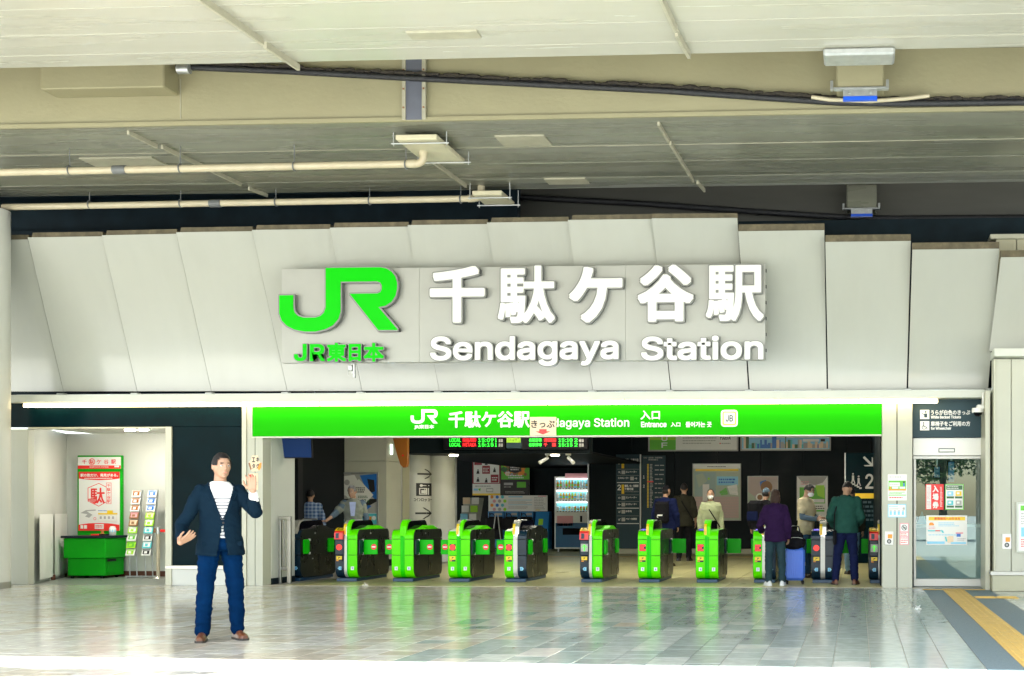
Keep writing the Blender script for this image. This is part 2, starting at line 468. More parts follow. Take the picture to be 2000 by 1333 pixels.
# station floor behind the gates
hall = MB().box(-13, 4, YF + .02, 40, -.045, -.006).obj('concourse_floor', 'grout', kind='structure')
cm = MB().cbox(-.297, .297, -.297, .297, -.012, 0, .003).mesh('tile', ['conc_tile'])
crest = MB(); cn = 0
yy = YF + .35
cells = [(-9.0 + .6 * i, YF + .33 + .6 * j) for j in range(34) for i in range(22)]
for x, y in cells:
    vis = at(600, 1000, y).x < x < at(1740, 1000, y).x and y < 34
    if vis and cn < 290:
        o = bpy.data.objects.new('tile', cm); col.objects.link(o); o.parent = hall; o.location = (x, y, rnd.uniform(-.0006, .0006)); cn += 1
        o.rotation_euler = (rnd.gauss(0, .0008), rnd.gauss(0, .0008), 0)
    else:
        crest.box(x - .297, x + .297, y - .297, y + .297, -.012, rnd.uniform(-.0006, .0006))
crest.obj('far_tile', ['conc_tile'], hall, kind='stuff')
MB().cbox(-9.6, 1.2, YF - .06, YF + .03, -.02, .004, .003).obj('threshold_strip', 'steel', kind='structure')
MB().cbox(-9.6, 1.2, 31.2, 31.34, -.02, .005, .002).obj('guide_line', 'tactile', kind='structure')
MB().box(-15, -10.0, YF + .03, 22.6, -.03, .002).obj('alcove_floor', 'floor_grey', kind='structure')
# scraps of litter on the paving
for px_, py_, lb in ((714, 1145, 'crumpled white paper scrap lying in front of the gate row'), (1793, 1191, 'white paper scrap on the paving near the sliding door')):
    p = on_z(px_, py_, 0); m_ = MB()
    r0 = random.Random(px_)
    for k in range(6):
        a = r0.random() * 6.28; q = Vector((math.cos(a), math.sin(a), 0)) * .05
        m_.add([p + q + Vector((0, 0, .004)), p + Vector((r0.uniform(-.05, .05), r0.uniform(-.05, .05), .05 * r0.random() + .01)), p + q.cross(Vector((0, 0, 1))) + Vector((0, 0, .006))], [(0, 1, 2)])
    m_.obj('paper_scrap', 'paper', None, lb, 'litter', origin=p)

# ================================================================== viaduct overhead
VZ = 6.2
via = thing('viaduct', (-5, 12, 0), 'cream painted steel road viaduct spanning overhead above the station front', 'viaduct')
L_, R_ = -60.0, 45.0
def edge(x): return 4.85 - .05 * (x + 3.7)
def box_skew(y0, y1, z0, z1, mb, mi=0):
    def q(x, e): return edge(x) if e is None else e
    vs = [(L_, q(L_, y0), z0), (R_, q(R_, y0), z0), (R_, y1, z0), (L_, y1, z0), (L_, q(L_, y0), z1), (R_, q(R_, y0), z1), (R_, y1, z1), (L_, y1, z1)]
    return mb.add(vs, [(0, 3, 2, 1), (4, 5, 6, 7), (0, 1, 5, 4), (1, 2, 6, 5), (2, 3, 7, 6), (3, 0, 4, 7)], mi)
Y1E, Y2A, Y2B, Y3A = 13.3, 15.45, 18.8, 21.6
box_skew(None, Y1E, VZ, 7.9, MB()).obj('girder', 'girder_cream', via, 'nearest pale cream girder with a smooth shiny underside')
g2 = MB()
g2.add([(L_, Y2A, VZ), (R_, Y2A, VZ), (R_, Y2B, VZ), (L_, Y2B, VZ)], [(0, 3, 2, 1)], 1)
g2.add([(L_, Y2A, VZ), (R_, Y2A, VZ), (R_, Y2A, 7.9), (L_, Y2A, 7.9)], [(0, 1, 2, 3)], 0)
g2.add([(L_, Y2B, VZ), (R_, Y2B, VZ), (R_, Y2B, 7.9), (L_, Y2B, 7.9)], [(0, 3, 2, 1)], 0)
g2.cbox(L_, R_, Y2A - .05, Y2A - .001, VZ - .004, VZ + .05, .004, 0)
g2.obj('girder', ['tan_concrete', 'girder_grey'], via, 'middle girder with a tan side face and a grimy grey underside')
g3 = MB().box(L_, R_, Y3A, 26, VZ, 7.9)
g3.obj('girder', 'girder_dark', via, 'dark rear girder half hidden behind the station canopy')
box_skew(None, 44, 7.9, 8.4, MB()).obj('deck', 'tan_concrete', via)
# seam ribs running across the undersides
def rib(px0, py0, px1, py1, hgt=.07, wd=.035, zz=VZ):
    a, b = on_z(px0, py0, zz), on_z(px1, py1, zz)
    d = (b - a); d.z = 0; d.normalize(); n = Vector((d.y, -d.x, 0)) * wd / 2
    m_ = MB(); vs = [a - n, a + n, b + n, b - n]
    lo = Vector((0, 0, -hgt))
    m_.add([v + lo for v in vs] + [v - Vector((0, 0, .0)) for v in vs], [(0, 3, 2, 1), (4, 5, 6, 7), (0, 1, 5, 4), (1, 2, 6, 5), (2, 3, 7, 6), (3, 0, 4, 7)])
    m_.obj('seam_rib', 'rib_cream', via)
for s in ((380, -18, 513, 76), (518, 82, 583, 126), (1280, -35, 1320, 52), (1321, 58, 1346, 103)): rib(*s)
for s in ((250, 255, 306, 282), (316, 283, 470, 357), (486, 365, 522, 379), (826, 298, 910, 360), (1286, 238, 1306, 272), (1309, 276, 1354, 350), (1362, 353, 1376, 369)): rib(*s, hgt=.055, wd=.03)
# long weld lines
for y_, w_ in ((12.95, .012), (11.75, .012), (12.4, .008)):
    MB().box(L_, R_, y_, y_ + w_, VZ - .006, VZ + .001).obj('weld_seam', 'girder_cream', via)
for y_ in (16.6, 18.2, 17.4):
    MB().box(L_, R_, y_, y_ + .012, VZ - .006, VZ + .001).obj('weld_seam', 'rib_cream' if y_ == 16.6 else 'girder_grey', via)
# hatch plates
for (x0, y0, x1, y1, mt) in ((805, 75, 930, 58, 'rib_cream'), (985, 285, 1062, 263, 'rib_cream'), (1072, 359, 1143, 347, 'rib_cream'), (190, 325, 296, 306, 'rib_cream')):
    a, b = on_z(x0, y0, VZ), on_z(x1, y1, VZ)
    MB().cbox(a.x, b.x, min(a.y, b.y), max(a.y, b.y), VZ - .02, VZ + .01, .006).obj('hatch_plate', mt, via)
# stub beam on the tan face, left
a, b = at(78, 175, 15.1), at(320, 128, 15.1)
MB().cbox(a.x, b.x, 15.1, Y2A, a.z, 7.89, .015).obj('stub_beam', 'tan_concrete', via)
x0, x1, z0, z1 = rect(320, 120, 349, 137, 15.1)
MB().tube([(x0 + .1, 15.25, z0 + .06), (x1 + .06, 15.25, z0 + .06)], .06, 14).obj('pipe_sleeve', 'galv', via)
# expansion joint cover
x0, x1, z0, z1 = rect(793, 60, 825, 249, Y2A - .05)
jm = MB().box(x0, x1, Y2A - .055, Y2A - .052, VZ + .01, 7.88)
jm.cbox(x0 - .045, x0, Y2A - .075, Y2A - .04, VZ + .01, 7.88, .004, 1).cbox(x1, x1 + .05, Y2A - .075, Y2A - .04, VZ + .01, 7.88, .004, 1)
for k in range(7):
    zz = VZ + .15 + k * .24
    for xx in (x0 - .022, x1 + .025): jm.cbox(xx - .01, xx + .01, Y2A - .09, Y2A - .072, zz, zz + .02, .003, 2)
jm.obj('joint_cover', ['joint_blue', 'rib_cream', 'rust'], via)
# concrete face lines
x0, x1, z0, z1 = rect(352, 185, 356, 232, Y2A)
MB().box(x0, x0 + .012, Y2A - .006, Y2A + .01, z0, z1 + .2).obj('face_joint', 'rib_cream', via)
# black gutter hose crossing the tan face and its grime
pts = [at(345, 131, 15.30), at(560, 140, 15.34), at(800, 153, 15.36), at(1000, 163, 15.36), at(1300, 178, 15.36), at(1500, 192, 15.36), at(1640, 201, 15.36), at(1760, 203, 15.36), at(2080, 199, 15.36)]
hm = MB(); hm.tube(pts, .038, 10)
hm.tube([p + Vector((0, .04, .06)) for p in pts], .018, 8)
hose = hm.obj('gutter_hose', 'cable', None, 'black rubber gutter hose slung across the tan girder face', 'hose', origin=pts[0])
gm = MB(); r0 = random.Random(4)
for i in range(len(pts) - 1):
    n_ = 26
    for k in range(n_):
        p = pts[i].lerp(pts[i + 1], (k + r0.random()) / n_) + Vector((0, .0, .045 + r0.random() * .03))
        s_ = r0.uniform(.02, .06)
        gm.ellip(p, (s_ * 1.8, .02, s_ * .5), 6, 4)
gm.obj('grime_crust', 'grime', hose, kind='stuff')
hm = MB().tube([at(1585, 190, 15.28), at(1620, 195, 15.28), at(1700, 198, 15.28), at(1770, 193, 15.28), at(1815, 187, 15.28)], .026, 8)
hm.obj('foam_lagging', 'pipe_cream', hose)
MB().tube([at(1748, 92, 13.4), at(1850, 91, 13.4), at(2080, 88, 13.4)], .02, 8).obj('black_cable', 'cable', None, 'thin black cable along the edge of the near girder at right', 'cable', origin=at(1748, 92, 13.4))
MB().cbox(*[at(1608, 100, 13.25).x, at(1748, 100, 13.25).x], 13.2, 13.55, at(1680, 110, 13.25).z, VZ - .002, .02).obj('edge_plate', 'galv', via)
# bracket that carries the hose
def bracket(px0, px1, pyt, pyb, Y, mats, lb, deep=.5):
    x0, x1, zb, zt = rect(px0, pyt, px1, pyb, Y)
    h = zt - zb; wd = x1 - x0
    t = thing('girder_bracket', (x0, Y, zb), lb, 'bracket', 'brackets on the girder faces')
    MB().cbox(x0 + wd * .05, x1 - wd * .05, Y, Y + deep, zb + h * .28, zt, .02).obj('box', mats[0], t)
    MB().cbox(x0, x1, Y - .03, Y + .06, zb + h * .24, zb + h * .28, .004).obj('flange', mats[1], t)
    for xa_ in (x0 - .04, x1 - .01): MB().cbox(xa_, xa_ + .035, Y - .02, Y + .06, zb + h * .24, zb + h * .42, .004).obj('side_clip', mats[1], t)
    hp_ = MB().cbox(x0 + wd * .18, x1 - wd * .18, Y - .02, Y + .04, zb + h * .10, zb + h * .25, .004).obj('hanger_plate', mats[1], t)
    for xx in (.3, .7): MB().cbox(x0 + wd * xx - .015, x0 + wd * xx + .015, Y - .035, Y - .018, zb + h * .15, zb + h * .2, .003).obj('bolt', mats[1], hp_)
    MB().cbox(x0 + wd * .18, x1 - wd * .18, Y - .025, Y + .04, zb + h * .02, zb + h * .10, .003).obj('blue_pad', mats[2], t)
bracket(1628, 1732, 100, 199, 15.0, ('tan_concrete', 'galv', 'bracket_blue'), 'cream box bracket with blue pad holding the black hose at upper right', .45)
bracket(1650, 1716, 360, 425, 21.0, ('girder_grey', 'galv', 'bracket_blue'), 'shaded grey bracket with blue pad on the rear girder above the canopy', .6)
MB().tube([at(1000, 385, 21.3), at(1250, 398, 21.3), at(1480, 414, 21.3), at(1640, 424, 21.3), at(1740, 427, 21.3), at(2080, 424, 21.3)], .05, 8).obj(
    'gutter_hose', 'cable', None, 'black gutter hose on the shaded rear girder just above the canopy', 'hose', origin=at(1000, 385, 21.3))
# drain trays and pipes
def tray(px0, py0, px1, py1, Y0, Y1, zt, lb):
    a = at(px0, py1, Y0); b = at(px1, py0, Y0)
    x0, x1 = a.x, b.x
    t = thing('drain_tray', (x0, Y0, zt), lb, 'drain tray', 'drain trays under the middle girder')
    m_ = MB().cbox(x0, x1, Y0, Y1, zt - .07, zt, .012); m_.obj('pan', 'tray_cream', t)
    for yy in (Y0 + .12, Y1 - .12):
        r_ = MB()
        r_.tube([(x0 - .1, yy, zt - .085), (x1 + .12, yy, zt - .085)], .012, 6)
        for xx in (x0 - .07, x1 + .09): r_.tube([(xx, yy, zt - .12), (xx, yy, VZ)], .008, 6)
        r_.obj('hanger_rod', 'galv', t)
    return x0, x1
TZ1 = at(830, 262, 15.75).z
x0, x1 = tray(772, 250, 853, 265, 15.75, 16.9, TZ1, 'cream drain tray below the blue grey joint strip')
P1 = at(822, 318, 16.2)
def drain(pxe, pye, px0, py0, Y, ztop, r_, joints, hang, lb):
    e = at(pxe, pye, Y); s_ = at(px0, py0, Y)
    z = e.z
    rt = thing('drain_pipe', (e.x, Y, z), lb, 'pipe', 'cream drain pipes under the viaduct')
    rb = r_ * 1.8
    arc = [(e.x - rb + rb * math.sin(t), Y, z + rb - rb * math.cos(t)) for t in [R(a) for a in range(0, 91, 15)]]
    MB().tube([(s_.x, Y, z - .03), (e.x - rb, Y, z)] + arc[1:] + [(e.x, Y, ztop)], r_, 14).obj('pipe', 'pipe_cream', rt)
    MB().tube([(e.x - rb - .12, Y, z), (e.x - rb - .02, Y, z)], r_ * 1.12, 14).obj('elbow_collar', 'pipe_cream', rt)
    MB().tube([(e.x, Y, z + rb + .02), (e.x, Y, z + rb + .12)], r_ * 1.12, 14).obj('elbow_collar', 'pipe_cream', rt)
    for j in joints:
        x = at(j, py0, Y).x
        MB().tube([(x - .09, Y, z - .018), (x + .09, Y, z - .018)], r_ * 1.2, 14).obj('coupling', 'pipe_grey', rt)
    for j in hang:
        x = at(j, py0, Y).x
        MB().tube([(x, Y - r_ * 1.15 * math.cos(t), z - .012 + r_ * 1.15 * math.sin(t)) for t in [R(a) for a in range(0, 361, 30)]], .011, 6).obj('clamp', 'pipe_grey', rt)
        MB().tube([(x, Y, z + r_), (x, Y, VZ)], .007, 6).obj('hanger_rod', 'pipe_grey', rt)
drain(827, 320, -40, 338, 16.3, TZ1 - .05, .05, (234,), (136, 352, 575, 793), 'cream drain pipe with grey coupling, the nearer and higher one')
TZ2 = at(950, 372, 18.3).z
tray(922, 360, 980, 372, 18.3, 19.0, TZ2, 'small cream drain tray at the rear edge of the grey underside')
drain(940, 388, 6, 409, 18.6, TZ2 - .05, .05, (421,), (175, 353, 539, 722, 900), 'cream drain pipe running just above the white canopy panels')

# ================================================================== station canopy
can = thing('station_canopy', (-5, YF, 0), 'sawtooth canopy of leaning white metal panels above the ticket gates', 'canopy')
tops = [(-75, 470, 53, 468), (55, 464, 198, 462), (200, 460, 343, 457), (345, 454, 491, 452), (493, 449.5, 643, 447.5), (645, 445, 796, 443), (797, 440, 951, 438),
        (952, 435, 1109, 433), (1110, 430, 1272, 428), (1273, 427, 1440, 426), (1442, 452, 1610, 450), (1612, 473, 1779, 471), (1782, 488, 1952, 486), (1955, 503, 2100, 501)]
bots = [-20, 124, 268, 413, 561, 707, 858, 1008, 1158, 1310, 1463, 1616, 1772, 1931, 2075]
YT, YB = 18.8, 19.72
def panel(i):
    xl, yl, xr, yr = tops[i]
    last = i == 13
    yb = 765 - 3 * bots[i] / 1931 if not last else 686
    A, B = at(xl, yl, YT - .10), at(xr, yr, YT)
    yb_l = YB if not last else 19.4
    gp = .3 if i < 9 else 1.5
    A, B = at(xl + (gp - 1.5), yl, YT - .10), at(xr + 1.5 - gp, yr, YT)
    C, D = at(bots[i] + gp, yb, yb_l - (.03 if i < 9 else 0)), at(bots[i + 1] - gp, yb, yb_l)
    n_ = 14; vs = []
    for k in range(n_ + 1):
        t = k / n_
        bul = .04 * math.sin(math.pi * t) - .10 * max(0, t - .86) / .14 * 0
        for (p, q, pa, pb) in ((A, C, (xl + gp - 1.5, yl), (bots[i] + gp, yb)), (B, D, (xr + 1.5 - gp, yr), (bots[i + 1] - gp, yb))):
            vs.append(at(pa[0] + (pb[0] - pa[0]) * t, pa[1] + (pb[1] - pa[1]) * t, q.y - (q.y - p.y) * (1 - t) ** 1.5))
    fs = [(2 * k, 2 * k + 2, 2 * k + 3, 2 * k + 1) for k in range(n_)]
    m_ = MB().add(vs, fs, 0, True)
    bk = [v + Vector((0, .07, 0)) for v in vs]
    m_.add(bk, [f[::-1] for f in fs], 0)
    m_.add([vs[0], vs[1], bk[1], bk[0]], [(0, 1, 2, 3)]); m_.add([vs[-2], vs[-1], bk[-1], bk[-2]], [(3, 2, 1, 0)])
    for s_ in (0, 1):
        e = [vs[2 * k + s_] for k in range(n_ + 1)]; f = [bk[2 * k + s_] for k in range(n_ + 1)]
        m_.add(e + f, [(k, k + 1, n_ + 2 + k, n_ + 1 + k) for k in range(n_)])
    o = m_.obj('panel', 'panel_white', can)
    hh = .075 if i < 10 else .105
    dx = 6 / 128 if i < 9 else .0
    A2 = A + Vector((dx, .03, .002)); B2 = B + Vector((0, .03, .002))
    cp = MB(); up = Vector((0, -.015, hh)); bk2 = Vector((0, .1, 0))
    q = [A2, B2, B2 + up, A2 + up + Vector((dx * .6, 0, 0))]
    cp.add(q + [p + bk2 for p in q], [(0, 1, 2, 3), (4, 7, 6, 5), (0, 4, 5, 1), (1, 5, 6, 2), (2, 6, 7, 3), (3, 7, 4, 0)])
    cp.obj('cap_strip', 'cap_brown', o)
for i in range(14): panel(i)
# soffit and beam
z_b0, z_b1 = at(900, 782, 19.15).z, at(900, 767, 19.15).z
xl, xr = at(8, 775, 19.15).x, at(1938, 772, 19.15).x
MB().cbox(xl, xr, 19.15, 19.42, z_b0, z_b1, .008).obj('beam', 'beam_white', can)
MB().box(xl, xr, 19.42, 19.95, z_b1 - .04, z_b1 - .01).obj('soffit', 'beam_white', can)
gt = MB().box(xl, xr - .1, 19.44, 19.66, z_b1 + .004, z_b1 + .03)
for b_ in bots[1:-1]:
    x = at(b_, 765, 19.6).x
    gt.cbox(x - .06, x + .06, 19.5, 19.62, z_b1 + .028, z_b1 + .06, .01)
gt.obj('gutter_rail', 'galv', can)
for i_ in range(1, 13):
    for j_ in range(3):
        x = at(bots[i_] + (bots[i_ + 1] - bots[i_]) * (.22 + .28 * j_), 765, 19.5).x
        MB().cbox(x - .2, x + .2, 19.425, 19.438, z_b1 + .003, z_b1 + .02, .003).obj('uplight', 'uplight', can)
# warm light battens under the beam
zt0, zt1 = at(900, 792, 19.2).z, at(900, 785, 19.2).z
xa, xb = at(46, 790, 19.2).x, at(1832, 787, 19.2).x
nb = 12; wd = (xb - xa) / nb
for i in range(nb):
    t = MB().cbox(xa + i * wd + .004, xa + (i + 1) * wd - .004, 19.18, 19.215, zt0, zt1, .008)
    nth = ('leftmost', 'second from the left', 'third from the left', 'above the left beige pillar', 'fifth from the left', 'above the small white logo', 'above the white station name on the banner', 'above the cream ticket plate', 'fourth from the right', 'third from the right', 'second from the right', 'rightmost')[i]
    o = t.obj('light_batten', 'led_warm', None, 'lit warm light batten under the canopy beam, ' + nth, 'light batten', 'light battens under the canopy beam', origin=(xa + i * wd, 19.2, zt0))
    MB().cbox(xa + i * wd + .01, xa + (i + 1) * wd - .01, 19.19, 19.21, zt1, z_b0 - .001, .004).obj('holder', 'beam_white', o)

# ================================================================== the big station sign
SY = 18.74
x0, x1, z0, z1 = rect(550, 521, 1495, 706, SY)
sg = thing('station_sign', (x0, SY, z0), 'big grey station name board with green logo and white raised letters', 'sign')
j1, j2 = at(819, 600, SY).x, at(1222, 600, SY).x
for a, b in ((x0, j1 - .001), (j1 + .001, j2 - .001), (j2 + .001, x1)):
    MB().cbox(a, b, SY, SY + .13, z0, z1, .002).obj('board_panel', 'board_grey', sg)
br = MB()
for k in range(8):
    xx = x0 + (x1 - x0) * (k + .5) / 8
    br.cbox(xx - .03, xx + .03, SY + .12, SY + .55, z0 + .12, z0 + .2, .004).cbox(xx - .03, xx + .03, SY + .12, SY + .4, z1 - .3, z1 - .22, .004)
br.obj('wall_bracket', 'galv', sg)
for k in range(6):
    zz = z0 + (z1 - z0) * (k + .5) / 6
    MB().cbox(x1, x1 + .012, SY + .03, SY + .08, zz, zz + .05, .003).obj('side_clip', 'dark_steel', sg)
def edges_once(fs):
    cnt = {}
    for f in fs:
        for i in range(len(f)):
            a, b = f[i], f[(i + 1) % len(f)]
            k = (min(a, b), max(a, b)); cnt.setdefault(k, []).append((a, b))
    return [v[0] for v in cnt.values() if len(v) == 1]
def weld(vs, fs):
    key = {}; mp = []; nv = []
    for v in vs:
        k = (round(v[0], 4), round(v[1], 4))
        if k not in key: key[k] = len(nv); nv.append(v)
        mp.append(key[k])
    nf = []
    for f in fs:
        g = []
        for i in f:
            if not g or g[-1] != mp[i]: g.append(mp[i])
        if len(g) > 1 and g[0] == g[-1]: g.pop()
        if len(g) > 2: nf.append(tuple(g))
    return nv, nf
def raised(mb, vs, fs, X0, X1, Z0, Z1, yf, depth, bold, rim, n=10):
    vs, fs = weld(vs, fs)
    a0 = min(v[0] for v in vs); a1 = max(v[0] for v in vs); b0 = min(v[1] for v in vs); b1 = max(v[1] for v in vs)
    g = bold + rim
    sx = (X1 - X0 - 2 * g) / (a1 - a0); sz = (Z1 - Z0 - 2 * g) / (b1 - b0)
    base = [(X0 + g + (v[0] - a0) * sx, Z0 + g + (v[1] - b0) * sz) for v in vs]
    eo = edges_once(fs)
    sgn = lambda q: math.copysign(abs(q) ** .5, q)
    ring = lambda r: [(r * sgn(math.cos(a)), r * sgn(math.sin(a))) for a in [math.pi * k / 8 for k in range(16)]] if r else [(0, 0)]
    for i, (dx, dz) in enumerate(ring(bold) + ([(0, 0)] if bold else [])):
        mb.add([(p[0] + dx, yf - .0002 * i, p[1] + dz) for p in base], fs, 0)
    for i, (dx, dz) in enumerate(ring(g) + [(0, 0)]):
        y0 = yf + .004 + .0002 * i
        mb.add([(p[0] + dx, y0, p[1] + dz) for p in base], fs, 1)
        o = len(mb.v)
        m = len(base)
        mb.add([(p[0] + dx, y0, p[1] + dz) for p in base] + [(p[0] + dx, yf + depth, p[1] + dz) for p in base], [(a, b, m + b, m + a) for a, b in eo], 1)
LY = SY - .115
def sign_letter(ch, px0, py0, px1, py1, bold, rim, face='letter_white', depth=.085):
    X0, X1, Z0, Z1 = rect(px0, py0, px1, py1, LY)
    vs, fs = glyphs(ch, True)
    m_ = MB(); raised(m_, vs, fs, X0, X1, Z0, Z1, LY, depth, bold, rim)
    m_.obj('letter', [face, 'letter_rim'], sg)
for ch, a, b, c, d in (('千', 837, 518, 949, 633), ('駄', 970, 517, 1086, 634), ('ケ', 1109, 519, 1218, 633), ('谷', 1243, 515, 1357, 631), ('駅', 1376, 516, 1494, 630)):
    sign_letter(ch, a, b, c, d, .021 if ch in '駄駅' else .034, .018)
def word(s, px0, px1, pyt, pyb, pyd, bold, rim):
    """place the letters of a latin word by their own advance, baseline pyb, cap top pyt"""
    vs, fs = glyphs(s, True)
    full0, full1 = min(v[0] for v in vs), max(v[0] for v in vs)
    top = max(v[1] for v in vs)
    X0, X1, Zb, Zt = rect(px0, pyt, px1, pyb, LY)
    sx = (X1 - X0) / (full1 - full0); sz = (Zt - Zb) / top
    # connected letters: split the outline by islands in x
    par = list(range(len(vs)))
    def fnd(i):
        while par[i] != i: par[i] = par[par[i]]; i = par[i]
        return i
    for f in fs:
        for i in f[1:]: par[fnd(i)] = fnd(f[0])
    isl = {}
    for f in fs: isl.setdefault(fnd(f[0]), []).append(f)
    spans = []
    for k, ff in isl.items():
        ids = sorted({i for f in ff for i in f}); xs = [vs[i][0] for i in ids]
        spans.append([min(xs), max(xs), ff])
    spans.sort(key=lambda q: q[0]); merged = []
    for a, b, ff in spans:
        if merged and a < merged[-1][1] - .02 * (full1 - full0) / len(s): merged[-1][1] = max(b, merged[-1][1]); merged[-1][2] += ff
        else: merged.append([a, b, list(ff)])
    for a, b, ff in merged:
        ids = sorted({i for f in ff for i in f}); mp = {i: k for k, i in enumerate(ids)}
        lv = [vs[i] for i in ids]; lf = [tuple(mp[i] for i in f) for f in ff]
        y0, y1 = min(v[1] for v in lv), max(v[1] for v in lv); g = bold + rim
        m_ = MB()
        raised(m_, lv, lf, X0 + (a - full0) * sx - g, X0 + (b - full0) * sx + g, Zb + y0 * sz - g, Zb + y1 * sz + g, LY, .085, bold, rim)
        m_.obj('letter', ['letter_white', 'letter_rim'], sg)
word('Sendagaya', 842, 1206, 658, 701, 712, .015, .012)
word('Station', 1254, 1489, 658, 701, 700, .015, .012)
JRP = [(130, 505), (205, 505), (205, 575), (212, 602), (230, 622), (262, 633), (330, 633), (358, 624), (378, 605), (388, 575), (388, 352), (690, 352), (722, 360), (750, 378),
       (770, 405), (779, 440), (779, 470), (770, 512), (748, 545), (715, 567), (675, 575), (782, 704), (678, 704), (522, 500), (672, 500), (690, 492), (698, 475), (698, 452),
       (690, 436), (672, 428), (467, 428), (467, 600), (455, 640), (425, 675), (385, 696), (330, 709), (270, 709), (215, 698), (172, 676), (143, 645), (130, 605)]
JRV = [(p[0] / 652, -p[1] / 652) for p in JRP]
X0, X1, Z0, Z1 = rect(543, 521, 779, 650, LY)
m_ = MB(); raised(m_, JRV, [tuple(range(len(JRV)))], X0, X1, Z0, Z1, LY, .095, .004, .02); m_.obj('logo', ['logo_green', 'letter_rim'], sg)
for ch, a, b, c, d in (('J', 573, 671, 600, 707), ('R', 604, 671, 636, 707), ('東', 637, 669, 677, 708), ('日', 680, 671, 706, 707), ('本', 709, 669, 751, 708)):
    sign_letter(ch, a, b, c, d, .012, .010, 'logo_green', .07)
# small bracket and sensor under the board
p = at(688, 708, 18.9)
sm = MB().tube([p, p + Vector((0, .02, -.18))], .018, 8).cbox(p.x - .05, p.x + .02, p.y - .06, p.y + .02, p.z - .14, p.z - .05, .01)
sm.tube([p + Vector((-.05, -.02, -.08)), p + Vector((-.06, -.03, -.2)), p + Vector((-.02, -.02, -.22)), p + Vector((.03, 0, -.16))], .006, 6).cbox(p.x + .02, p.x + .05, p.y - .03, p.y + .02, p.z - .25, p.z - .0, .005)
sm.obj('sensor_box', 'galv', None, 'small grey sensor on a stalk below the station name board', 'sensor', origin=p)

# ================================================================== station front walls
def wall(name, lb, parts, cat='wall'):
    """parts: (part name, [boxes], material)"""
    b0 = parts[0][1][0]
    t = thing(name, ((b0[0] + b0[1]) / 2, b0[2], 0), lb, cat)
    for nm, bxs, mt in parts:
        m_ = MB()
        for b in bxs: m_.cbox(*b, .004)
        m_.obj(nm, mt, t)
    return t
def X(px, Y, py=1000): return at(px, py, Y).x
def Zp(px, py, Y): return at(px, py, Y).z
ztop = z_b1 - .045
xA, xB, xC, xD, xE = X(10, YF), X(55, YF), X(324, YF), X(336, YF), X(475, YF)
zh = Zp(200, 838, YF)
t = wall('black_front_wall', 'glossy black wall with a doorway left of the gates', [
    ('header', [(xA, xE, YF, YF + .2, zh + .03, ztop)], 'black_gloss'),
    ('panel', [(xD, xE, YF + .01, YF + .2, Zp(400, 1105, YF), zh + .03)], 'black_gloss'),
    ('sill', [(xC, xE, YF - .03, YF + .2, Zp(400, 1112, YF), Zp(400, 1105, YF))], 'steel'),
    ('base_panel', [(xC + .1, xE, YF, YF + .2, 0, Zp(400, 1112, YF))], 'wall_white'),
    ('door_frame', [(xC, xD, YF - .02, YF + .25, 0, zh + .03), (xB, xC, YF - .02, YF + .2, zh, zh + .028)], 'frame_cream'),
    ('jamb', [(xA, xB, YF, YF + .15, 0, zh)], 'wall_beige')])
# alcove behind the doorway
Yb = 21.8
xc1 = X(130, Yb)
al = thing('alcove_wall', (xB, YF + .2, 0), 'white painted alcove walls behind the doorway at left', 'wall')
m_ = MB(); zc = 2.62
m_.quad((xB - .03, YF + .1, 0), (xc1, Yb, 0), (xc1, Yb, zc), (xB - .03, YF + .1, zc)); m_.obj('side_wall', 'wall_white', al)
MB().box(xc1, xD + .8, Yb, Yb + .1, 0, zc).obj('back_wall', 'wall_white', al)
MB().box(xD, xD + .05, YF + .21, Yb, 0, zc).obj('end_wall', 'wall_white', al)
MB().box(xB - .5, xD + .8, YF + .2, Yb + .1, zc, zc + .05).obj('ceiling', 'wall_white', al)
MB().cbox(xc1 + .02, xD, Yb - .02, Yb, 0, .10, .004).obj('skirting', 'brown_base', al)
d = Vector((xc1 - xB, Yb - YF - .2, 0)); nrm = Vector((d.y, -d.x, 0)).normalized()
for k, (f0, f1) in enumerate(((.04, .47), (.52, .96))):
    a = Vector((xB + .02, YF + .2, 0)) + d * f0 + nrm * .012; b = Vector((xB + .02, YF + .2, 0)) + d * f1 + nrm * .012
    m_ = MB().add([a + Vector((0, 0, .06)), b + Vector((0, 0, .06)), b + Vector((0, 0, 1.15)), a + Vector((0, 0, 1.15))], [(0, 1, 2, 3)])
    q = nrm * -.014
    m_.add([a + Vector((0, 0, 1.15)), b + Vector((0, 0, 1.15)), b + q + Vector((0, 0, 1.15)), a + q + Vector((0, 0, 1.15))], [(0, 1, 2, 3)])
    m_.add([b + Vector((0, 0, .06)), b + Vector((0, 0, 1.15)), b + q + Vector((0, 0, 1.15)), b + q + Vector((0, 0, .06))], [(0, 1, 2, 3)])
    o = m_.obj('cabinet_door', 'print_white', al)
    h = a.lerp(b, .8) + nrm * .008
    MB().add([h + Vector((0, 0, .55)), h + (b - a).normalized() * .02 + Vector((0, 0, .55)), h + (b - a).normalized() * .02 + Vector((0, 0, .65)), h + Vector((0, 0, .65))], [(0, 1, 2, 3)]).obj('pull', 'galv', o)
    MB().tube([b + Vector((0, 0, .0)), b + Vector((0, 0, .09))], .035, 8).obj('foot', 'brown_base', o)
p = at(280, 849, 20.6)
MB().lathe([(.0, -.012), (.07, -.012), (.085, 0), (.09, .02)], (p.x, 20.6, zc - .012), 18).obj('ceiling_lamp', 'lamp_warm', None, 'round recessed lamp glowing in the alcove ceiling', 'lamp', origin=(p.x, 20.6, zc))
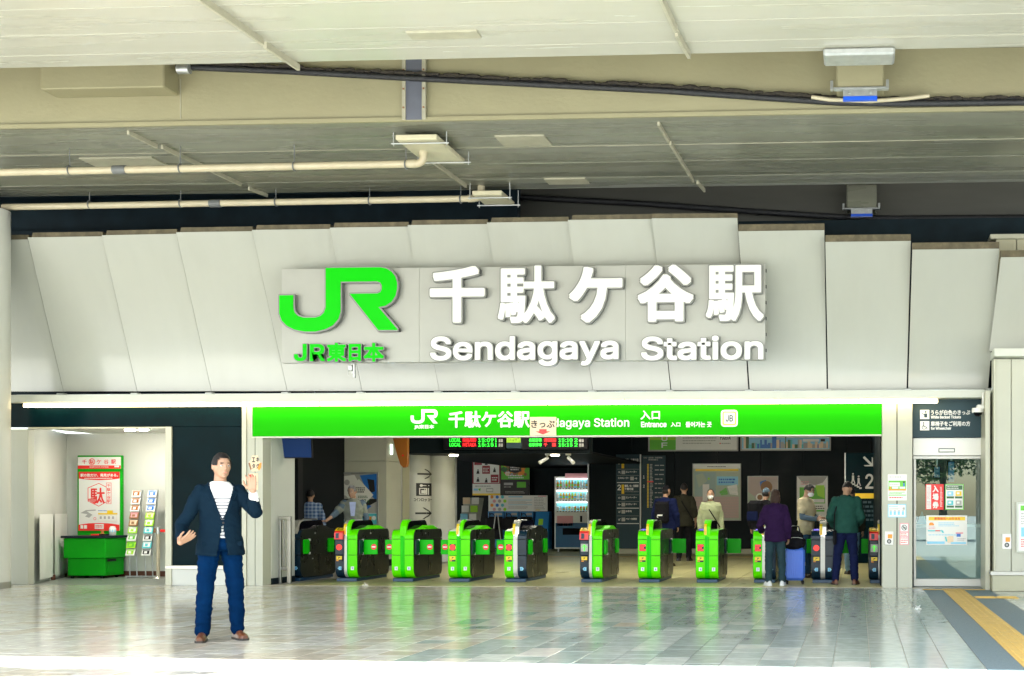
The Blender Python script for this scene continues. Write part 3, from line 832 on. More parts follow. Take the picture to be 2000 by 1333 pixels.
MB().lathe([(.0, -.012), (.07, -.012), (.085, 0), (.09, .02)], (xB + .9, 20.7, zc - .012), 18).obj('ceiling_lamp', 'lamp_warm', None, 'recessed lamp at the left end of the alcove ceiling, above the cabinets', 'lamp', origin=(xB + .9, 20.7, zc))
# rounded column at the left edge of the picture
xq = X(10, 18.4)
cl = MB().lathe([(.42, 0), (.42, 5.9)], (xq - .42, 18.4, 0), 36).obj('round_column', 'wall_white', None, 'thick round white column standing at the left edge', 'column', origin=(xq - .42, 18.4, 0))
MB().lathe([(.425, 0), (.425, .1)], (xq - .42, 18.4, 0), 36).obj('base_ring', 'steel', cl)
# beige pillar left of the gates and the white return wall
wall('beige_pillar', 'beige pillar between the black wall and the gates', [
    ('shaft', [(X(484, YF), X(499.5, YF), YF - .03, YF + .25, .0, ztop), (X(500.5, YF), X(515, YF), YF - .03, YF + .25, 0, ztop)], 'wall_beige'),
    ('edge_trim', [(xE, X(484, YF) - .002, YF - .05, YF + .2, 0, ztop)], 'frame_cream'),
    ('seam', [(X(499, YF), X(501, YF), YF - .01, YF + .2, .01, ztop - .01)], 'seam')], 'pillar')
xw = X(515, YF)
wall('return_wall', 'white return wall beside the first gate with a dark skirting', [
    ('face', [(xw - .1, xw, YF + .26, 20.45, .1, 2.95)], 'wall_white'),
    ('skirting', [(xw - .1, xw + .01, YF + .26, 20.45, 0, .1)], 'dark_steel')])
# building shell above and behind the canopy
wall('upper_wall', 'dark navy wall of the station building above the canopy', [
    ('face', [(-22, 8, 20.35, 20.6, 3.0, 6.02)], 'dark_steel'), ('upper_face', [(-22, X(1010, 20.6), 20.62, 20.8, 5.5, 7.85)], 'dark_steel'), ('duct', [(-22, X(690, 19.9), 19.7, 20.2, 6.42, 6.6)], 'dark_steel'), ('ledge', [(-22, -2.4, 20.25, 20.36, 5.75, 5.9)], 'dark_steel')])
x0 = X(1932, 20.0)
wall('side_block', 'beige clad block rising behind the right end of the canopy', [
    ('cladding', [(x0 + .1, x0 + .42, 19.9, 20.2, 3.2, Zp(1960, 468, 19.9)), (x0 + .43, 4.5, 19.9, 20.2, 3.2, Zp(1960, 468, 19.9))], 'wall_cream'),
    ('coping', [(x0, 4.6, 19.84, 20.24, Zp(1960, 468, 19.9), Zp(1960, 459, 19.9))], 'frame_cream')], 'building')

# ================================================================== banner over the gates
BY = 19.30
x0, x1, z0, z1 = rect(493, 795, 1722, 851, BY)
bn = thing('entrance_banner', (x0, BY, z0), 'long bright green entrance banner sign above the ticket gates', 'sign')
MB().cbox(x0, x1, BY, BY + .16, z0, z1 + .02, .005).obj('face', 'banner_green', bn)
MB().cbox(x0 - .012, x1, BY - .008, BY + .17, z0 - .022, z0 - .001, .003).cbox(x0 - .014, x0 - .001, BY - .008, BY + .17, z0 - .001, z1 + .02, .003).obj('trim', 'banner_trim', bn)
tx = MB(); ty = BY - .003
def TR(mb, s, px0, py0, px1, py1, Y, mi=0, bold=0, fit=True): 
    X0, X1, Z0, Z1 = rect(px0, py0, px1, py1, Y); text(mb, s, X0, X1, Z0, Z1, Y, mi, bold, fit)
X0, X1, Z0, Z1 = rect(802, 800, 855, 828, ty)
mn, mxx = min(p[0] for p in JRP), max(p[0] for p in JRP); yn, yx = min(p[1] for p in JRP), max(p[1] for p in JRP)
tx.poly([(X0 + (p[0] - mn) / (mxx - mn) * (X1 - X0), Z1 - (p[1] - yn) / (yx - yn) * (Z1 - Z0)) for p in JRP], ty)
TR(tx, 'JR東日本', 809, 830, 848, 839, ty, 0, .05)
TR(tx, '千駄ケ谷駅', 876, 803, 1035, 836, ty, 0, .03)
TR(tx, 'Sendagaya Station', 1041, 817, 1229, 839, ty, 0, .022)
TR(tx, '入口', 1251, 802, 1289, 820, ty, 0, .03)
TR(tx, 'Entrance', 1252, 824, 1302, 835, ty, 0, .05)
TR(tx, '入口', 1310, 825, 1329, 834, ty, 0, .04)
TR(tx, '들어가는 곳', 1339, 824, 1390, 835, ty, 0, .04)
tx.obj('lettering', 'letter_white', bn)
def rrect(x0, x1, z0, z1, r):
    pts = []
    for cx, cz, a0 in ((x1 - r, z1 - r, 0), (x0 + r, z1 - r, 90), (x0 + r, z0 + r, 180), (x1 - r, z0 + r, 270)):
        pts += [(cx + r * math.cos(R(a0 + a)), cz + r * math.sin(R(a0 + a))) for a in (0, 30, 60, 90)]
    return pts
X0, X1, Z0, Z1 = rect(1408, 801, 1441, 834, ty)
jb = MB().poly(rrect(X0, X1, Z0, Z1, .05), ty, 0).poly(rrect(X0 + .025, X1 - .025, Z0 + .025, Z1 - .025, .03), ty - .001, 1)
jb.poly(rrect(X0 + .045, X1 - .045, Z0 + .045, Z1 - .045, .015), ty - .002, 0)
text(jb, 'JB', X0 + .075, X1 - .075, Z0 + .08, Z1 - .08, ty - .003, 2, .03)
jb.obj('line_badge', ['letter_white', 'yellow', 'slate'], bn)
X0, X1, Z0, Z1 = rect(1035, 815, 1086, 851, BY - .03)
kp = MB().cbox(X0, X1, BY - .03, BY - .006, Z0, Z1, .003)
text(kp, 'きっぷ', X0 + .02, X1 - .02, Z0 + .12, Z1 - .05, BY - .032, 1, .03)
cx = (X0 + X1) / 2
kp.poly([(cx - .06, Z0 + .10), (cx - .06, Z0 + .065), (cx - .12, Z0 + .065), (cx, Z0 + .015), (cx + .12, Z0 + .065), (cx + .06, Z0 + .065), (cx + .06, Z0 + .10)], BY - .033, 2)
kp.obj('ticket_plate', ['print_peach', 'print_black', 'red'], None, 'cream ticket plate with black kana and red down arrow, on the green banner', 'sign', origin=(X0, BY - .03, Z0))
# ================================================================== right hand pillar, staff door and right wall
PY = 19.30
xp0, xp1, xp2 = X(1723, PY), X(1752, PY), X(1782, PY)
rp = wall('right_pillar', 'beige pillar between the gates and the sliding glass door', [
    ('shaft', [(xp0, xp1 - .008, PY, PY + .55, 0, ztop), (xp1 + .008, xp2, PY, PY + .55, 0, ztop)], 'wall_beige'),
    ('seam', [(xp1 - .012, xp1 + .012, PY + .02, PY + .5, 0, ztop)], 'seam')], 'pillar')
DY = 19.62
xd0, xd1 = X(1783, DY), X(1919, DY)
# dark sign over the door
x0, x1, z0, z1 = rect(1782, 780, 1917, 855, DY - .12)
ds = thing('door_sign', (x0, DY - .12, z0), 'dark slate sign above the staff door, with two pictograms', 'sign')
MB().cbox(x0, x1 + .05, DY - .12, DY + .05, z0, ztop, .004).obj('board', 'slate', ds)
lt = MB(); y_ = DY - .123
for (a, b, c, d) in ((1797, 801, 1815, 819), (1797, 823, 1815, 841)):
    X0, X1, Z0, Z1 = rect(a, b, c, d, y_); lt.frect(X0, X1, Z0, Z1, y_)
TR(lt, 'うらが白色のきっぷ', 1818, 801, 1895, 811, y_, 0, .03); TR(lt, 'White Backed Tickets', 1818, 812, 1877, 818, y_, 0, .05)
TR(lt, '車椅子をご利用の方', 1818, 823, 1895, 833, y_, 0, .03); TR(lt, 'for Wheelchair', 1818, 834, 1858, 840, y_, 0, .05)
X0, X1, Z0, Z1 = rect(1797, 801, 1815, 819, y_); s_ = (X1 - X0) / 18
def pg(px, pz): return (X0 + px * s_, Z1 - pz * s_)
q = y_ - .001
lt.disc(*pg(11, 4), 1.9 * s_, q, 12, 1); lt.poly([pg(8, 7), pg(14, 7), pg(14, 15), pg(8, 15)], q, 1); lt.poly([pg(3, 7), pg(4, 6), pg(9, 9), pg(8.5, 10.5)], q - .0005, 1)
X0, X1, Z0, Z1 = rect(1797, 823, 1815, 841, y_)
lt.disc(*pg(7, 3.5), 1.5 * s_, q, 12, 1); lt.poly([pg(6.2, 5.5), pg(7.8, 5.5), pg(8.4, 10.5), pg(12, 10.5), pg(14.5, 14.5), pg(13.4, 15.2), pg(11.2, 11.8), pg(6.8, 11.8)], q, 1)
rg = [pg(8 + 4.6 * math.cos(R(a)), 12 + 4.3 * math.sin(R(a))) for a in range(20, 261, 20)]
rin = [pg(8 + 3.6 * math.cos(R(a)), 12 + 3.3 * math.sin(R(a))) for a in range(20, 261, 20)]
for k in range(len(rg) - 1): lt.poly([rg[k], rg[k + 1], rin[k + 1], rin[k]], q - .0005, 1)
lt.obj('lettering', ['letter_white', 'slate'], ds)
# door
dr = thing('sliding_door', (xd0, DY, 0), 'sliding glass staff door with posters stuck on the pane', 'door')
zd = Zp(1850, 897, DY); zd2 = Zp(1850, 891, DY)
MB().cbox(xd0, xd1, DY - .08, DY + .12, zd2 + .004, z0 - .004, .006).obj('header', 'print_white', dr)
X0, X1, Z0, Z1 = rect(1833, 876, 1865, 884, DY - .085)
MB().cbox(X0, X1, DY - .086, DY - .079, Z0, Z1, .003).obj('header_slot', 'slate', dr).parent = dr
MB().cbox(X0 + .012, X1 - .012, DY - .09, DY - .085, Z0 + .012, Z1 - .012, .002).obj('slot_cover', 'print_white', dr)
MB().cbox(xd0, xd1, DY - .03, DY + .03, zd, zd2, .005).obj('top_rail', 'silver', dr)
MB().cbox(xd0 + .01, xd1, DY - .03, DY + .03, 0.01, .13, .005).obj('bottom_rail', 'silver', dr)
MB().cbox(xd0 + .01, xd0 + .05, DY - .025, DY + .025, .13, zd, .004).obj('stile', 'silver', dr)
MB().cbox(xd1 - .03, xd1, DY - .025, DY + .025, .13, zd, .004).obj('stile', 'silver', dr)
MB().quad((xd0 + .05, DY, .13), (xd1 - .03, DY, .13), (xd1 - .03, DY, zd), (xd0 + .05, DY, zd)).obj('pane', 'door_glass', dr)
MB().lathe([(0, 0), (.02, 0), (.022, .006)], (0, 0, 0), 14).obj('lock', 'galv', dr).matrix_local = Matrix.Translation((xd0 + .1 - ORG[dr.name].x, -.032, .07)) @ Matrix.Rotation(R(90), 4, 'X')
def poster(name, lb, cat, px0, py0, px1, py1, Y, base, draw=None, mats=(), frame=None, th=.006, group=None):
    X0, X1, Z0, Z1 = rect(px0, py0, px1, py1, Y)
    t = thing(name, (X0, Y, Z0), lb, cat, group)
    MB().cbox(X0, X1, Y, Y + th, Z0, Z1, min(.002, th / 3)).obj('sheet', base, t)
    if frame:
        w_ = frame[1]
        for q in ((X0 - w_, X0, Z0 - w_, Z1 + w_), (X1, X1 + w_, Z0 - w_, Z1 + w_), (X0, X1, Z0 - w_, Z0), (X0, X1, Z1, Z1 + w_)):
            MB().cbox(q[0], q[1], Y - .012, Y + .02, q[2], q[3], .003).obj('frame', frame[0], t)
    if draw:
        p = MB(); u = lambda a: X0 + a * (X1 - X0); v = lambda b: Z1 - b * (Z1 - Z0)
        class D:
            n = 0
            def _y(s): s.n += 1; return Y - .0012 - .0003 * s.n
            def r(s, a, b, c, d, m): p.frect(u(a), u(c), v(d), v(b), s._y(), m)
            def t(s, st, a, b, c, d, m, bold=0): 
                y = s._y(); s.n += 4; text(p, st, u(a), u(c), v(d), v(b), y, m, bold)
            def vt(s, st, a, b, c, d, m, bold=0):
                y = s._y(); s.n += 4; vtext(p, st, u(a), u(c), v(d), v(b), y, m, bold)
            def l(s, a, b, c, d, n, m, seed=1, fill=.42): lines(p, u(a), u(c), v(d), v(b), n, s._y(), m, seed, fill)
            def c(s, a, b, r, m, n=18): p.disc(u(a), v(b), r * (X1 - X0), s._y(), n, m)
            def p(s, pts, m): p.poly([(u(a), v(b)) for a, b in pts], s._y(), m)
            def a(s, a, b, L, ang, m, t=.14): arrow(p, u(a), v(b), L * (X1 - X0), ang, s._y(), m, t); s.n += 3
        draw(D())
        p.obj('print', list(mats), t)
    return t
PM = ['print_white', 'print_black', 'print_red', 'print_green', 'print_blue', 'print_sky', 'yellow', 'print_grey', 'print_darkgreen', 'print_cyan', 'orange', 'print_pink', 'print_wine', 'print_lime', 'print_peach', 'print_brown', 'print_sage', 'print_rose', 'print_mist']
W_, K_, RD, GR, BL, SK, YE, GY, DG, CY, OR_, PK, WI, LI, PE, BR, SA, RO, MI = range(19)
def d_ticket(d):
    d.r(.0, .0, 1, 1, RD); d.r(.04, .03, .30, .97, W_); d.l(.07, .1, .27, .6, 10, PK, 3); d.l(.07, .66, .27, .93, 5, PK, 5)
    d.vt('入場券', .38, .03, .72, .97, W_, .05); d.l(.80, .1, .92, .9, 16, W_, 9)
poster('platform_ticket_poster', 'red and white admission ticket poster on the glass door', 'poster', 1808, 946, 1843, 996, DY - .012, 'print_white', d_ticket, PM)
def d_guide(d):
    d.r(0, 0, 1, 1, GR); d.r(.04, .03, .96, .97, W_); d.r(.06, .05, .94, .22, DG); d.l(.12, .07, .88, .20, 2, W_, 2)
    for i, (a, b, c) in enumerate(((.08, .26, SK), (.53, .26, YE), (.08, .62, CY), (.53, .62, GY))):
        d.r(a, b, a + .40, b + .30, W_); d.r(a + .04, b + .02, a + .36, b + .2, c); d.r(a + .1, b + .06, a + .25, b + .14, W_); d.r(a, b + .22, a + .40, b + .30, DG)
poster('facility_poster', 'green bordered facility guide poster on the glass door beside the red one', 'poster', 1846, 946, 1882, 996, DY - .012, 'print_white', d_guide, PM)
def d_way(d):
    d.r(.06, .05, .95, .17, YE); d.t('新宿御苑への行き方', .2, .065, .83, .155, RD, .03)
    d.p([(.07, .34), (.07, .28), (.10, .24), (.15, .24), (.19, .29), (.19, .34)], OR_); d.l(.3, .23, .8, .38, 3, SK, 6); d.l(.06, .37, .22, .47, 2, PK, 3)
    d.p([(.04, .5), (.40, .5), (.44, .58), (.40, .60), (.37, .54), (.04, .54)], CY); d.r(.22, .505, .34, .535, RD)
    for k in range(20): d.r(.06 + k * .036, .64, .08 + k * .036, .675, SK)
    d.r(.74, .62, .84, .72, BL); d.r(.72, .57, .90, .62, PK); d.p([(.50, .74), (.55, .70), (.66, .70), (.66, .90), (.53, .92), (.50, .84)], PE)
    d.p([(.45, .72), (.49, .72), (.52, .88), (.48, .88)], CY); d.r(.02, .88, .45, .96, SK); d.r(.6, .90, .97, .96, SK); d.l(.76, .76, .96, .86, 2, GY, 4)
poster('route_poster', 'wide white route poster with yellow heading low on the glass door', 'poster', 1809, 1007, 1889, 1065, DY - .012, 'print_white', d_way, PM)
# posters and buttons on the right pillar
def d_s1(d):
    d.l(.08, .06, .9, .14, 1, GY, 2); d.r(.04, .24, .96, .62, GR); d.r(.08, .31, .64, .46, W_); d.l(.12, .35, .6, .42, 1, GY, 3)
    d.r(.1, .47, .18, .55, OR_); d.r(.22, .47, .56, .55, W_); d.r(.62, .47, .92, .55, W_); d.c(.85, .3, .05, K_); d.r(.81, .34, .89, .46, BL); d.r(.04, .57, .96, .62, OR_)
    d.l(.08, .66, .92, .76, 2, GR, 4); d.r(.04, .78, .96, .81, GR); d.l(.08, .85, .92, .93, 1, RD, 5)
poster('notice_poster', 'green and white notice on the right pillar, topmost of three', 'poster', 1734, 927, 1771, 978, PY - .006, 'print_white', d_s1, PM)
def d_s2(d):
    d.r(0, 0, 1, 1, SK); d.r(.04, .06, .96, .94, W_); d.l(.07, .12, .75, .22, 1, CY, 2); d.r(.8, .25, .92, .42, GY)
    for k in range(4): d.r(.1 + k * .22, .55, .22 + k * .22, .82, SK); d.r(.1 + k * .22, .48, .22 + k * .22, .53, GY)
    d.l(.07, .28, .7, .42, 2, GY, 4)
poster('notice_poster', 'small light blue bordered notice on the right pillar, middle of three', 'poster', 1734, 985, 1770, 1011, PY - .006, 'print_white', d_s2, PM)
def d_s3(d):
    d.r(0, 0, 1, 1, PK); d.r(.1, .04, .9, .38, W_); d.c(.5, .21, .30, K_); d.c(.5, .21, .24, W_); d.p([(.3, .26), (.35, .15), (.7, .17), (.68, .27)], GY)
    d.p([(.28, .13), (.34, .11), (.74, .30), (.68, .32)], K_); d.r(.1, .44, .9, .60, W_); d.l(.14, .45, .86, .59, 2, RD, 2); d.r(.1, .70, .9, .96, W_); d.l(.14, .74, .86, .92, 2, RD, 4); d.l(.12, .61, .88, .69, 1, W_, 7)
poster('warning_poster', 'pink bordered warning notice on the right pillar, lowest of three', 'poster', 1757, 1022, 1775, 1065, PY - .006, 'print_pink', d_s3, PM)
def call_button(px0, py0, px1, py1, Y, lb):
    X0, X1, Z0, Z1 = rect(px0, py0, px1, py1, Y)
    t = thing('call_button', (X0, Y, Z0), lb, 'call button', 'call buttons by the staff door')
    h = Z1 - Z0; wd = X1 - X0
    MB().cbox(X0, X1, Y - .03, Y + .01, Z0, Z1, .008).obj('case', 'print_white', t)
    MB().cbox(X0 + wd * .35, X0 + wd * .85, Y - .034, Y - .028, Z0 + h * .48, Z0 + h * .78, .002).obj('orange_label', 'orange', t)
    m_ = MB(); m_.disc(X0 + wd * .5, Z0 + h * .27, wd * .26, Y - .033, 16); m_.obj('speaker', 'print_black', t)
    m_ = MB(); m_.disc(X0 + wd * .5, Z0 + h * .27, wd * .15, Y - .034, 16); m_.obj('push_knob', 'print_grey', t)
call_button(1728, 1038, 1745, 1065, PY, 'white call button with orange label on the right pillar')
RYW = 18.7
# right wall with its plinth
x0 = X(1941, RYW); zl0, zl1 = Zp(1970, 700, RYW), Zp(1970, 685, RYW)
sx1 = X(1975, RYW)
wall('right_wall', 'beige panelled wall on a low plinth at the right edge', [
    ('cladding', [(x0 + .03, sx1 - .005, RYW, RYW + .3, .28, zl0 - .01), (sx1 + .005, 4.5, RYW, RYW + .3, .28, zl0 - .01)], 'wall_beige'),
    ('corner_post', [(x0 - .002, x0 + .028, RYW - .015, RYW + .3, .28, zl0 - .01)], 'frame_cream'),
    ('return_face', [(x0, x0 + .2, RYW + .302, DY + .2, .0, ztop)], 'wall_beige'),
    ('plinth', [(x0 - .03, 4.6, RYW - .08, RYW + .28, 0, .24)], 'wall_cream'),
    ('plinth_cap', [(x0 - .06, 4.6, RYW - .12, RYW + .28, .242, .30)], 'silver'),
    ('ledge', [(x0 - .02, 4.6, RYW - .25, RYW + .3, zl0, zl1)], 'beam_white')])
MB().cbox(x0 - .11, x0 - .035, DY - .75, DY - .05, .0, ztop, .004).obj('door_post', 'frame_cream', None, 'cream post between the sliding door and the right wall', 'post', origin=(x0 - .07, DY - .4, 0))
call_button(1957, 1043, 1975, 1073, RYW, 'white call button with orange label on the right wall')
def d_rw(d):
    d.r(.12, .03, .97, .14, GR); d.l(.15, .18, .9, .45, 5, GY, 2); d.r(.15, .5, .9, .7, SK); d.l(.15, .74, .9, .93, 4, RD, 3)
poster('info_panel', 'tall white information panel cut by the right picture edge', 'notice board', 1989, 985, 2024, 1076, RYW - .05, 'print_white', d_rw, PM, ('beam_white', .03), .04)
# dome camera by the door
p = at(1914, 800, 19.1)
dc = thing('dome_camera', p, 'white dome security camera hanging beside the slate sign', 'camera')
MB().cbox(p.x - .05, p.x + .13, 19.05, 19.2, p.z, p.z + .07, .012).tube([(p.x + .05, 19.12, p.z + .06), (p.x + .05, 19.12, ztop)], .02, 8).obj('mount', 'print_white', dc)
MB().lathe([(.09, .02), (.095, -.02), (.09, -.05)], (p.x - .03, 19.12, p.z), 20).obj('housing', 'print_white', dc)
MB().ellip((p.x - .03, 19.12, p.z - .05), (.07, .07, .06), 16, 8).obj('dome', 'gate_glass', dc)
# staff room behind the glass
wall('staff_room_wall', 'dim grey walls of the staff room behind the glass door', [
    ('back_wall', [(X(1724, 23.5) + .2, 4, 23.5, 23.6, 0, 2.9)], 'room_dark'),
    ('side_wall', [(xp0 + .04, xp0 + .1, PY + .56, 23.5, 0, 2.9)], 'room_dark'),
    ('ceiling', [(xp0 + .04, 4, DY + .2, 23.6, 2.9, 2.95)], 'wall_white')])
MB().box(xp0 + .1, 4, DY - .3, 23.5, -.03, .003).obj('staff_room_floor', 'floor_grey', kind='structure')
x0, x1 = X(1790, 21.2), X(1925, 21.2)
ct = thing('service_counter', (x0, 21.2, 0), 'grey service counter seen through the glass door', 'counter')
MB().cbox(x0, x1 + .3, 21.2, 21.7, 0, .92, .006).obj('cabinet', 'print_grey', ct); MB().cbox(x0 - .02, x1 + .32, 21.1, 21.75, .92, .97, .008).obj('top', 'print_white', ct)
def monitor(px0, py0, px1, py1, Y, lb, tilt=R(12), scr='machine_blue'):
    X0, X1, Z0, Z1 = rect(px0, py0, px1, py1, Y); wd, h = X1 - X0, Z1 - Z0
    t = thing('hanging_monitor', ((X0 + X1) / 2, Y, Z1), lb, 'monitor')
    o = MB().cbox(-wd / 2, wd / 2, 0, .07, -h, 0, .006).obj('casing', 'black', None); o.parent = t; o.location = (0, 0, 0)
    o2 = MB().frect(-wd / 2 + .02, wd / 2 - .02, -h + .02, -.02, -.003).obj('screen', scr, None); o2.parent = t; o2.location = (0, 0, 0)
    MB().tube([(0, .05, -.02), (0, .05, 2.88 - Z1)], .02, 8).obj('stalk', 'galv', None).parent = t
    for c_ in t.children: c_.location = (0, 0, 0)
    t.rotation_euler = (tilt, 0, 0); return t
monitor(1822, 910, 1838, 935, 21.5, 'small blue monitor hanging behind the glass door, left one', 0)
monitor(1850, 900, 1866, 944, 21.0, 'blue monitor hanging behind the glass door, right one', 0)
# small tray of things on the staff counter
p = at(1801, 990, 21.3)
MB().prism([(p.x - .09, .975), (p.x + .09, .975), (p.x, 1.2)], 21.3, 21.34, 'y').obj('desk_sign', 'print_sky', None, 'blue triangular desk sign on the staff counter', 'sign', origin=(p.x, 21.3, .97))

# ================================================================== concourse shell
xl = xw - .1
wall('concourse_ceiling', 'dark ceiling of the gate hall', [('panel', [(xl - 3, 2.5, YF + .95, 40, 3.6, 3.7)], 'ceil_dark'),
     ('bulkhead', [(X(785, 27), X(1152, 27), 27.0, 27.3, Zp(1000, 886, 27), 3.59)], 'black_wall'),
     ('lower_panel', [(X(785, 27), X(1150, 27), 27.3, 37, Zp(1000, 886, 27), Zp(1000, 886, 27) + .05)], 'ceil_dark')], 'ceiling')
WY = 33.5
xw0, xw1 = X(1151, WY), X(1740, WY)
pan = [(xw0, WY, 0)]
bw = thing('platform_wall', (xw0, WY, 0), 'black panelled wall across the hall behind the gates', 'wall')
n_ = 7
for k in range(n_):
    a, b = xw0 + (xw1 - xw0) * k / n_, xw0 + (xw1 - xw0) * (k + 1) / n_
    MB().cbox(a + .004, b - .004, WY, WY + .1, .14, 3.59, .003).obj('wall_panel', 'black_wall', bw)
MB().box(xw0, xw1, WY + .105, WY + .14, 0, 3.59).obj('backing', 'black_wall', bw)
MB().cbox(xw0, xw1, WY - .01, WY + .1, 0, .136, .003).obj('skirting', 'wall_cream', bw)
MB().cbox(xw0 - .05, xw0 - .004, WY - .02, WY + .12, 0, 3.58, .003).obj('end_trim', 'galv', bw)
MB().box(xw0, xw0 + .1, WY + .1, 37, 0, 3.59).obj('return', 'black_wall', bw)
wall('hall_back_wall', 'dark wall at the far end behind the ticket machines', [('face', [(-13, xw0 + .1, 37, 37.1, 0, 3.59)], 'black_wall')])
wall('hall_side_wall', 'dark side wall of the hall right of the gates', [('face', [(xp0 - .02, xp0 + .03, PY + .56, WY, 0, 3.59)], 'black_wall')])
# left of the hall: dark opening, glazed office, beige pillar
Yo = 24.8
wall('office_front', 'dark framed opening of the ticket office left of the gates', [
    ('dark_post', [(X(562, 21.5), X(582, 21.5), 21.5, 21.7, 0, 3.59)], 'black'),
    ('back_wall', [(X(540, 28), X(625, 28), 28, 28.1, 0, 3.59)], 'wall_cream'),
    ('side_wall', [(X(625, 28), X(665, 28), 27.9, 28.0, 0, 3.59)], 'ceil_dark'),
    ('door_leaf', [(X(583, 27.5), X(606, 27.5), 27.5, 27.54, .1, Zp(590, 912, 27.5))], 'wall_white'),
    ('door_frame', [(X(580, 27.5), X(583, 27.5), 27.48, 27.56, 0, Zp(590, 908, 27.5)), (X(606, 27.5), X(609, 27.5), 27.48, 27.56, 0, Zp(590, 908, 27.5))], 'black'),
    ('left_wall', [(xw - 1.6, xw - 1.5, 22, 28, 0, 3.59)], 'ceil_dark')])
cx0 = X(614, 27.4)
MB().cbox(cx0, cx0 + .25, 27.2, 27.6, 0, 1.75, .01).obj('filing_cabinet', 'print_darkgreen', None, 'tall dark green cabinet standing in the office behind the plaid shirt', 'cabinet', origin=(cx0, 27.4, 0))
Yp = 26.0
xa, xb, = X(655, Yp), X(755, Yp)
wall('hall_pillar', 'broad beige pillar behind the left gates with a framed poster', [
    ('shaft', [(xa, xb, Yp, Yp + .87, .14, Zp(700, 901, Yp) - .003), (xa, xb, Yp, Yp + .87, Zp(700, 901, Yp) + .003, 3.59)], 'wall_beige'),
    ('skirting', [(xa - .005, xb + .01, Yp - .01, Yp + .88, 0, .136)], 'dark_steel'), ('side_switch', [(xa - .06, xa - .004, Yp + .1, Yp + .2, Zp(650, 888, Yp), Zp(650, 866, Yp))], 'wall_beige')], 'pillar')
wall('lit_pillar_side', 'warm beige wall end beside the broad pillar', [('face', [(xb + .015, X(787, Yp + .9), Yp + .88, Yp + 1.3, 0, 3.59)], 'wall_cream')])
# hanging exit sign
x0, x1, z0, z1 = rect(757, 868, 765, 888, Yp + .2)
es_ = thing('exit_sign', (x0, Yp + .2, z0), 'small lit green and white exit sign beside the pillar', 'sign')
MB().cbox(x0 - .07, x0 - .001, Yp + .2, Yp + .28, z0, z1, .004).obj('case', 'wall_beige', es_)
MB().cbox(x0, x1, Yp + .2, Yp + .28, z0, z1, .003).obj('lit_face', 'exit_lit', es_)
m_ = MB(); cx, cz = (x0 + x1) / 2, (z0 + z1) / 2; arrow(m_, cx, cz, .08, math.pi, Yp + .198, 0, .2); m_.obj('arrow', 'print_green', es_)
# framed posters on the pillar
def d_train(d):
    d.r(0, 0, 1, .5, GY); d.p([(.0, .05), (.35, .02), (.5, .2), (.2, .45), (0, .42)], W_); d.c(.13, .17, .08, GY); d.p([(.5, .03), (1, .0), (1, .55), (.72, .35)], BL)
    d.p([(.72, .1), (.92, .12), (.95, .35), (.8, .38)], K_); d.r(0, .5, 1, .78, K_); d.p([(.55, .72), (1, .55), (1, .78), (.4, .78)], GY); d.p([(.5, .76), (.75, .62), (.85, .64), (.6, .78)], BL)
    d.p([(.48, .1), (.9, .42), (.5, .72), (.08, .42)], W_); d.l(.33, .26, .65, .38, 3, K_, 3, .6); d.l(.45, .43, .78, .49, 2, DG, 5, .5); d.t('ースイスイ', .3, .50, .80, .58, DG, .04)
    d.r(0, .79, 1, 1, CY); d.r(.62, .85, .85, .93, OR_); d.c(.92, .88, .06, W_); d.l(.05, .82, .5, .95, 2, W_, 8)
poster('train_poster', 'framed bullet train poster with white diamond on the broad pillar', 'poster', 669, 926, 736, 1024, Yp - .02, 'print_white', d_train, PM, ('galv', .035), .01)
def d_fire(d):
    d.r(0, 0, 1, .74, BR)
    r0 = random.Random(3)
    for k in range(26):
        a, b = r0.random() * .85, r0.random() * .5 + .05; s_ = r0.uniform(.06, .2)
        d.p([(a, b + s_), (a + .07, b), (a + .14, b + s_ * 1.1), (a + .08, b + s_ * 1.6)], r0.choice((OR_, YE, RD, OR_, BR)))
    d.r(0, 0, 1, .06, BL); d.r(.1, .56, .95, .62, YE); d.r(0, .65, 1, .74, BL); d.r(0, .74, 1, 1, W_); d.l(.08, .77, .92, .97, 6, GY, 4); d.c(.12, .94, .05, RD)
poster('flame_poster', 'narrow framed poster of orange flames right of the train poster', 'poster', 761, 927, 780, 1020, Yp + .85, 'print_white', d_fire, PM, ('galv', .025), .01)
# wooden hanging board
Yw = 25.6
pts = [at(a, b, Yw) for a, b in ((764, 840), (795, 840), (795, 905), (793, 912), (788, 914), (782, 908), (776, 890), (770, 868))]
wm = MB().prism([(p.x, p.z) for p in pts], Yw, Yw + .12, 'y')
wb = wm.obj('wooden_shogi_board', 'wood_orange', None, 'orange brown curved wooden panel hanging beside the white columns', 'wooden panel', origin=pts[0])
wb.name = 'wooden_panel'
m_ = MB(); q = at(787, 890, Yw); m_.disc(q.x, q.z, .022, Yw - .003, 10); ORG['wooden_panel'] = Vector(pts[0]); m_.obj('red_seal', 'red', wb)
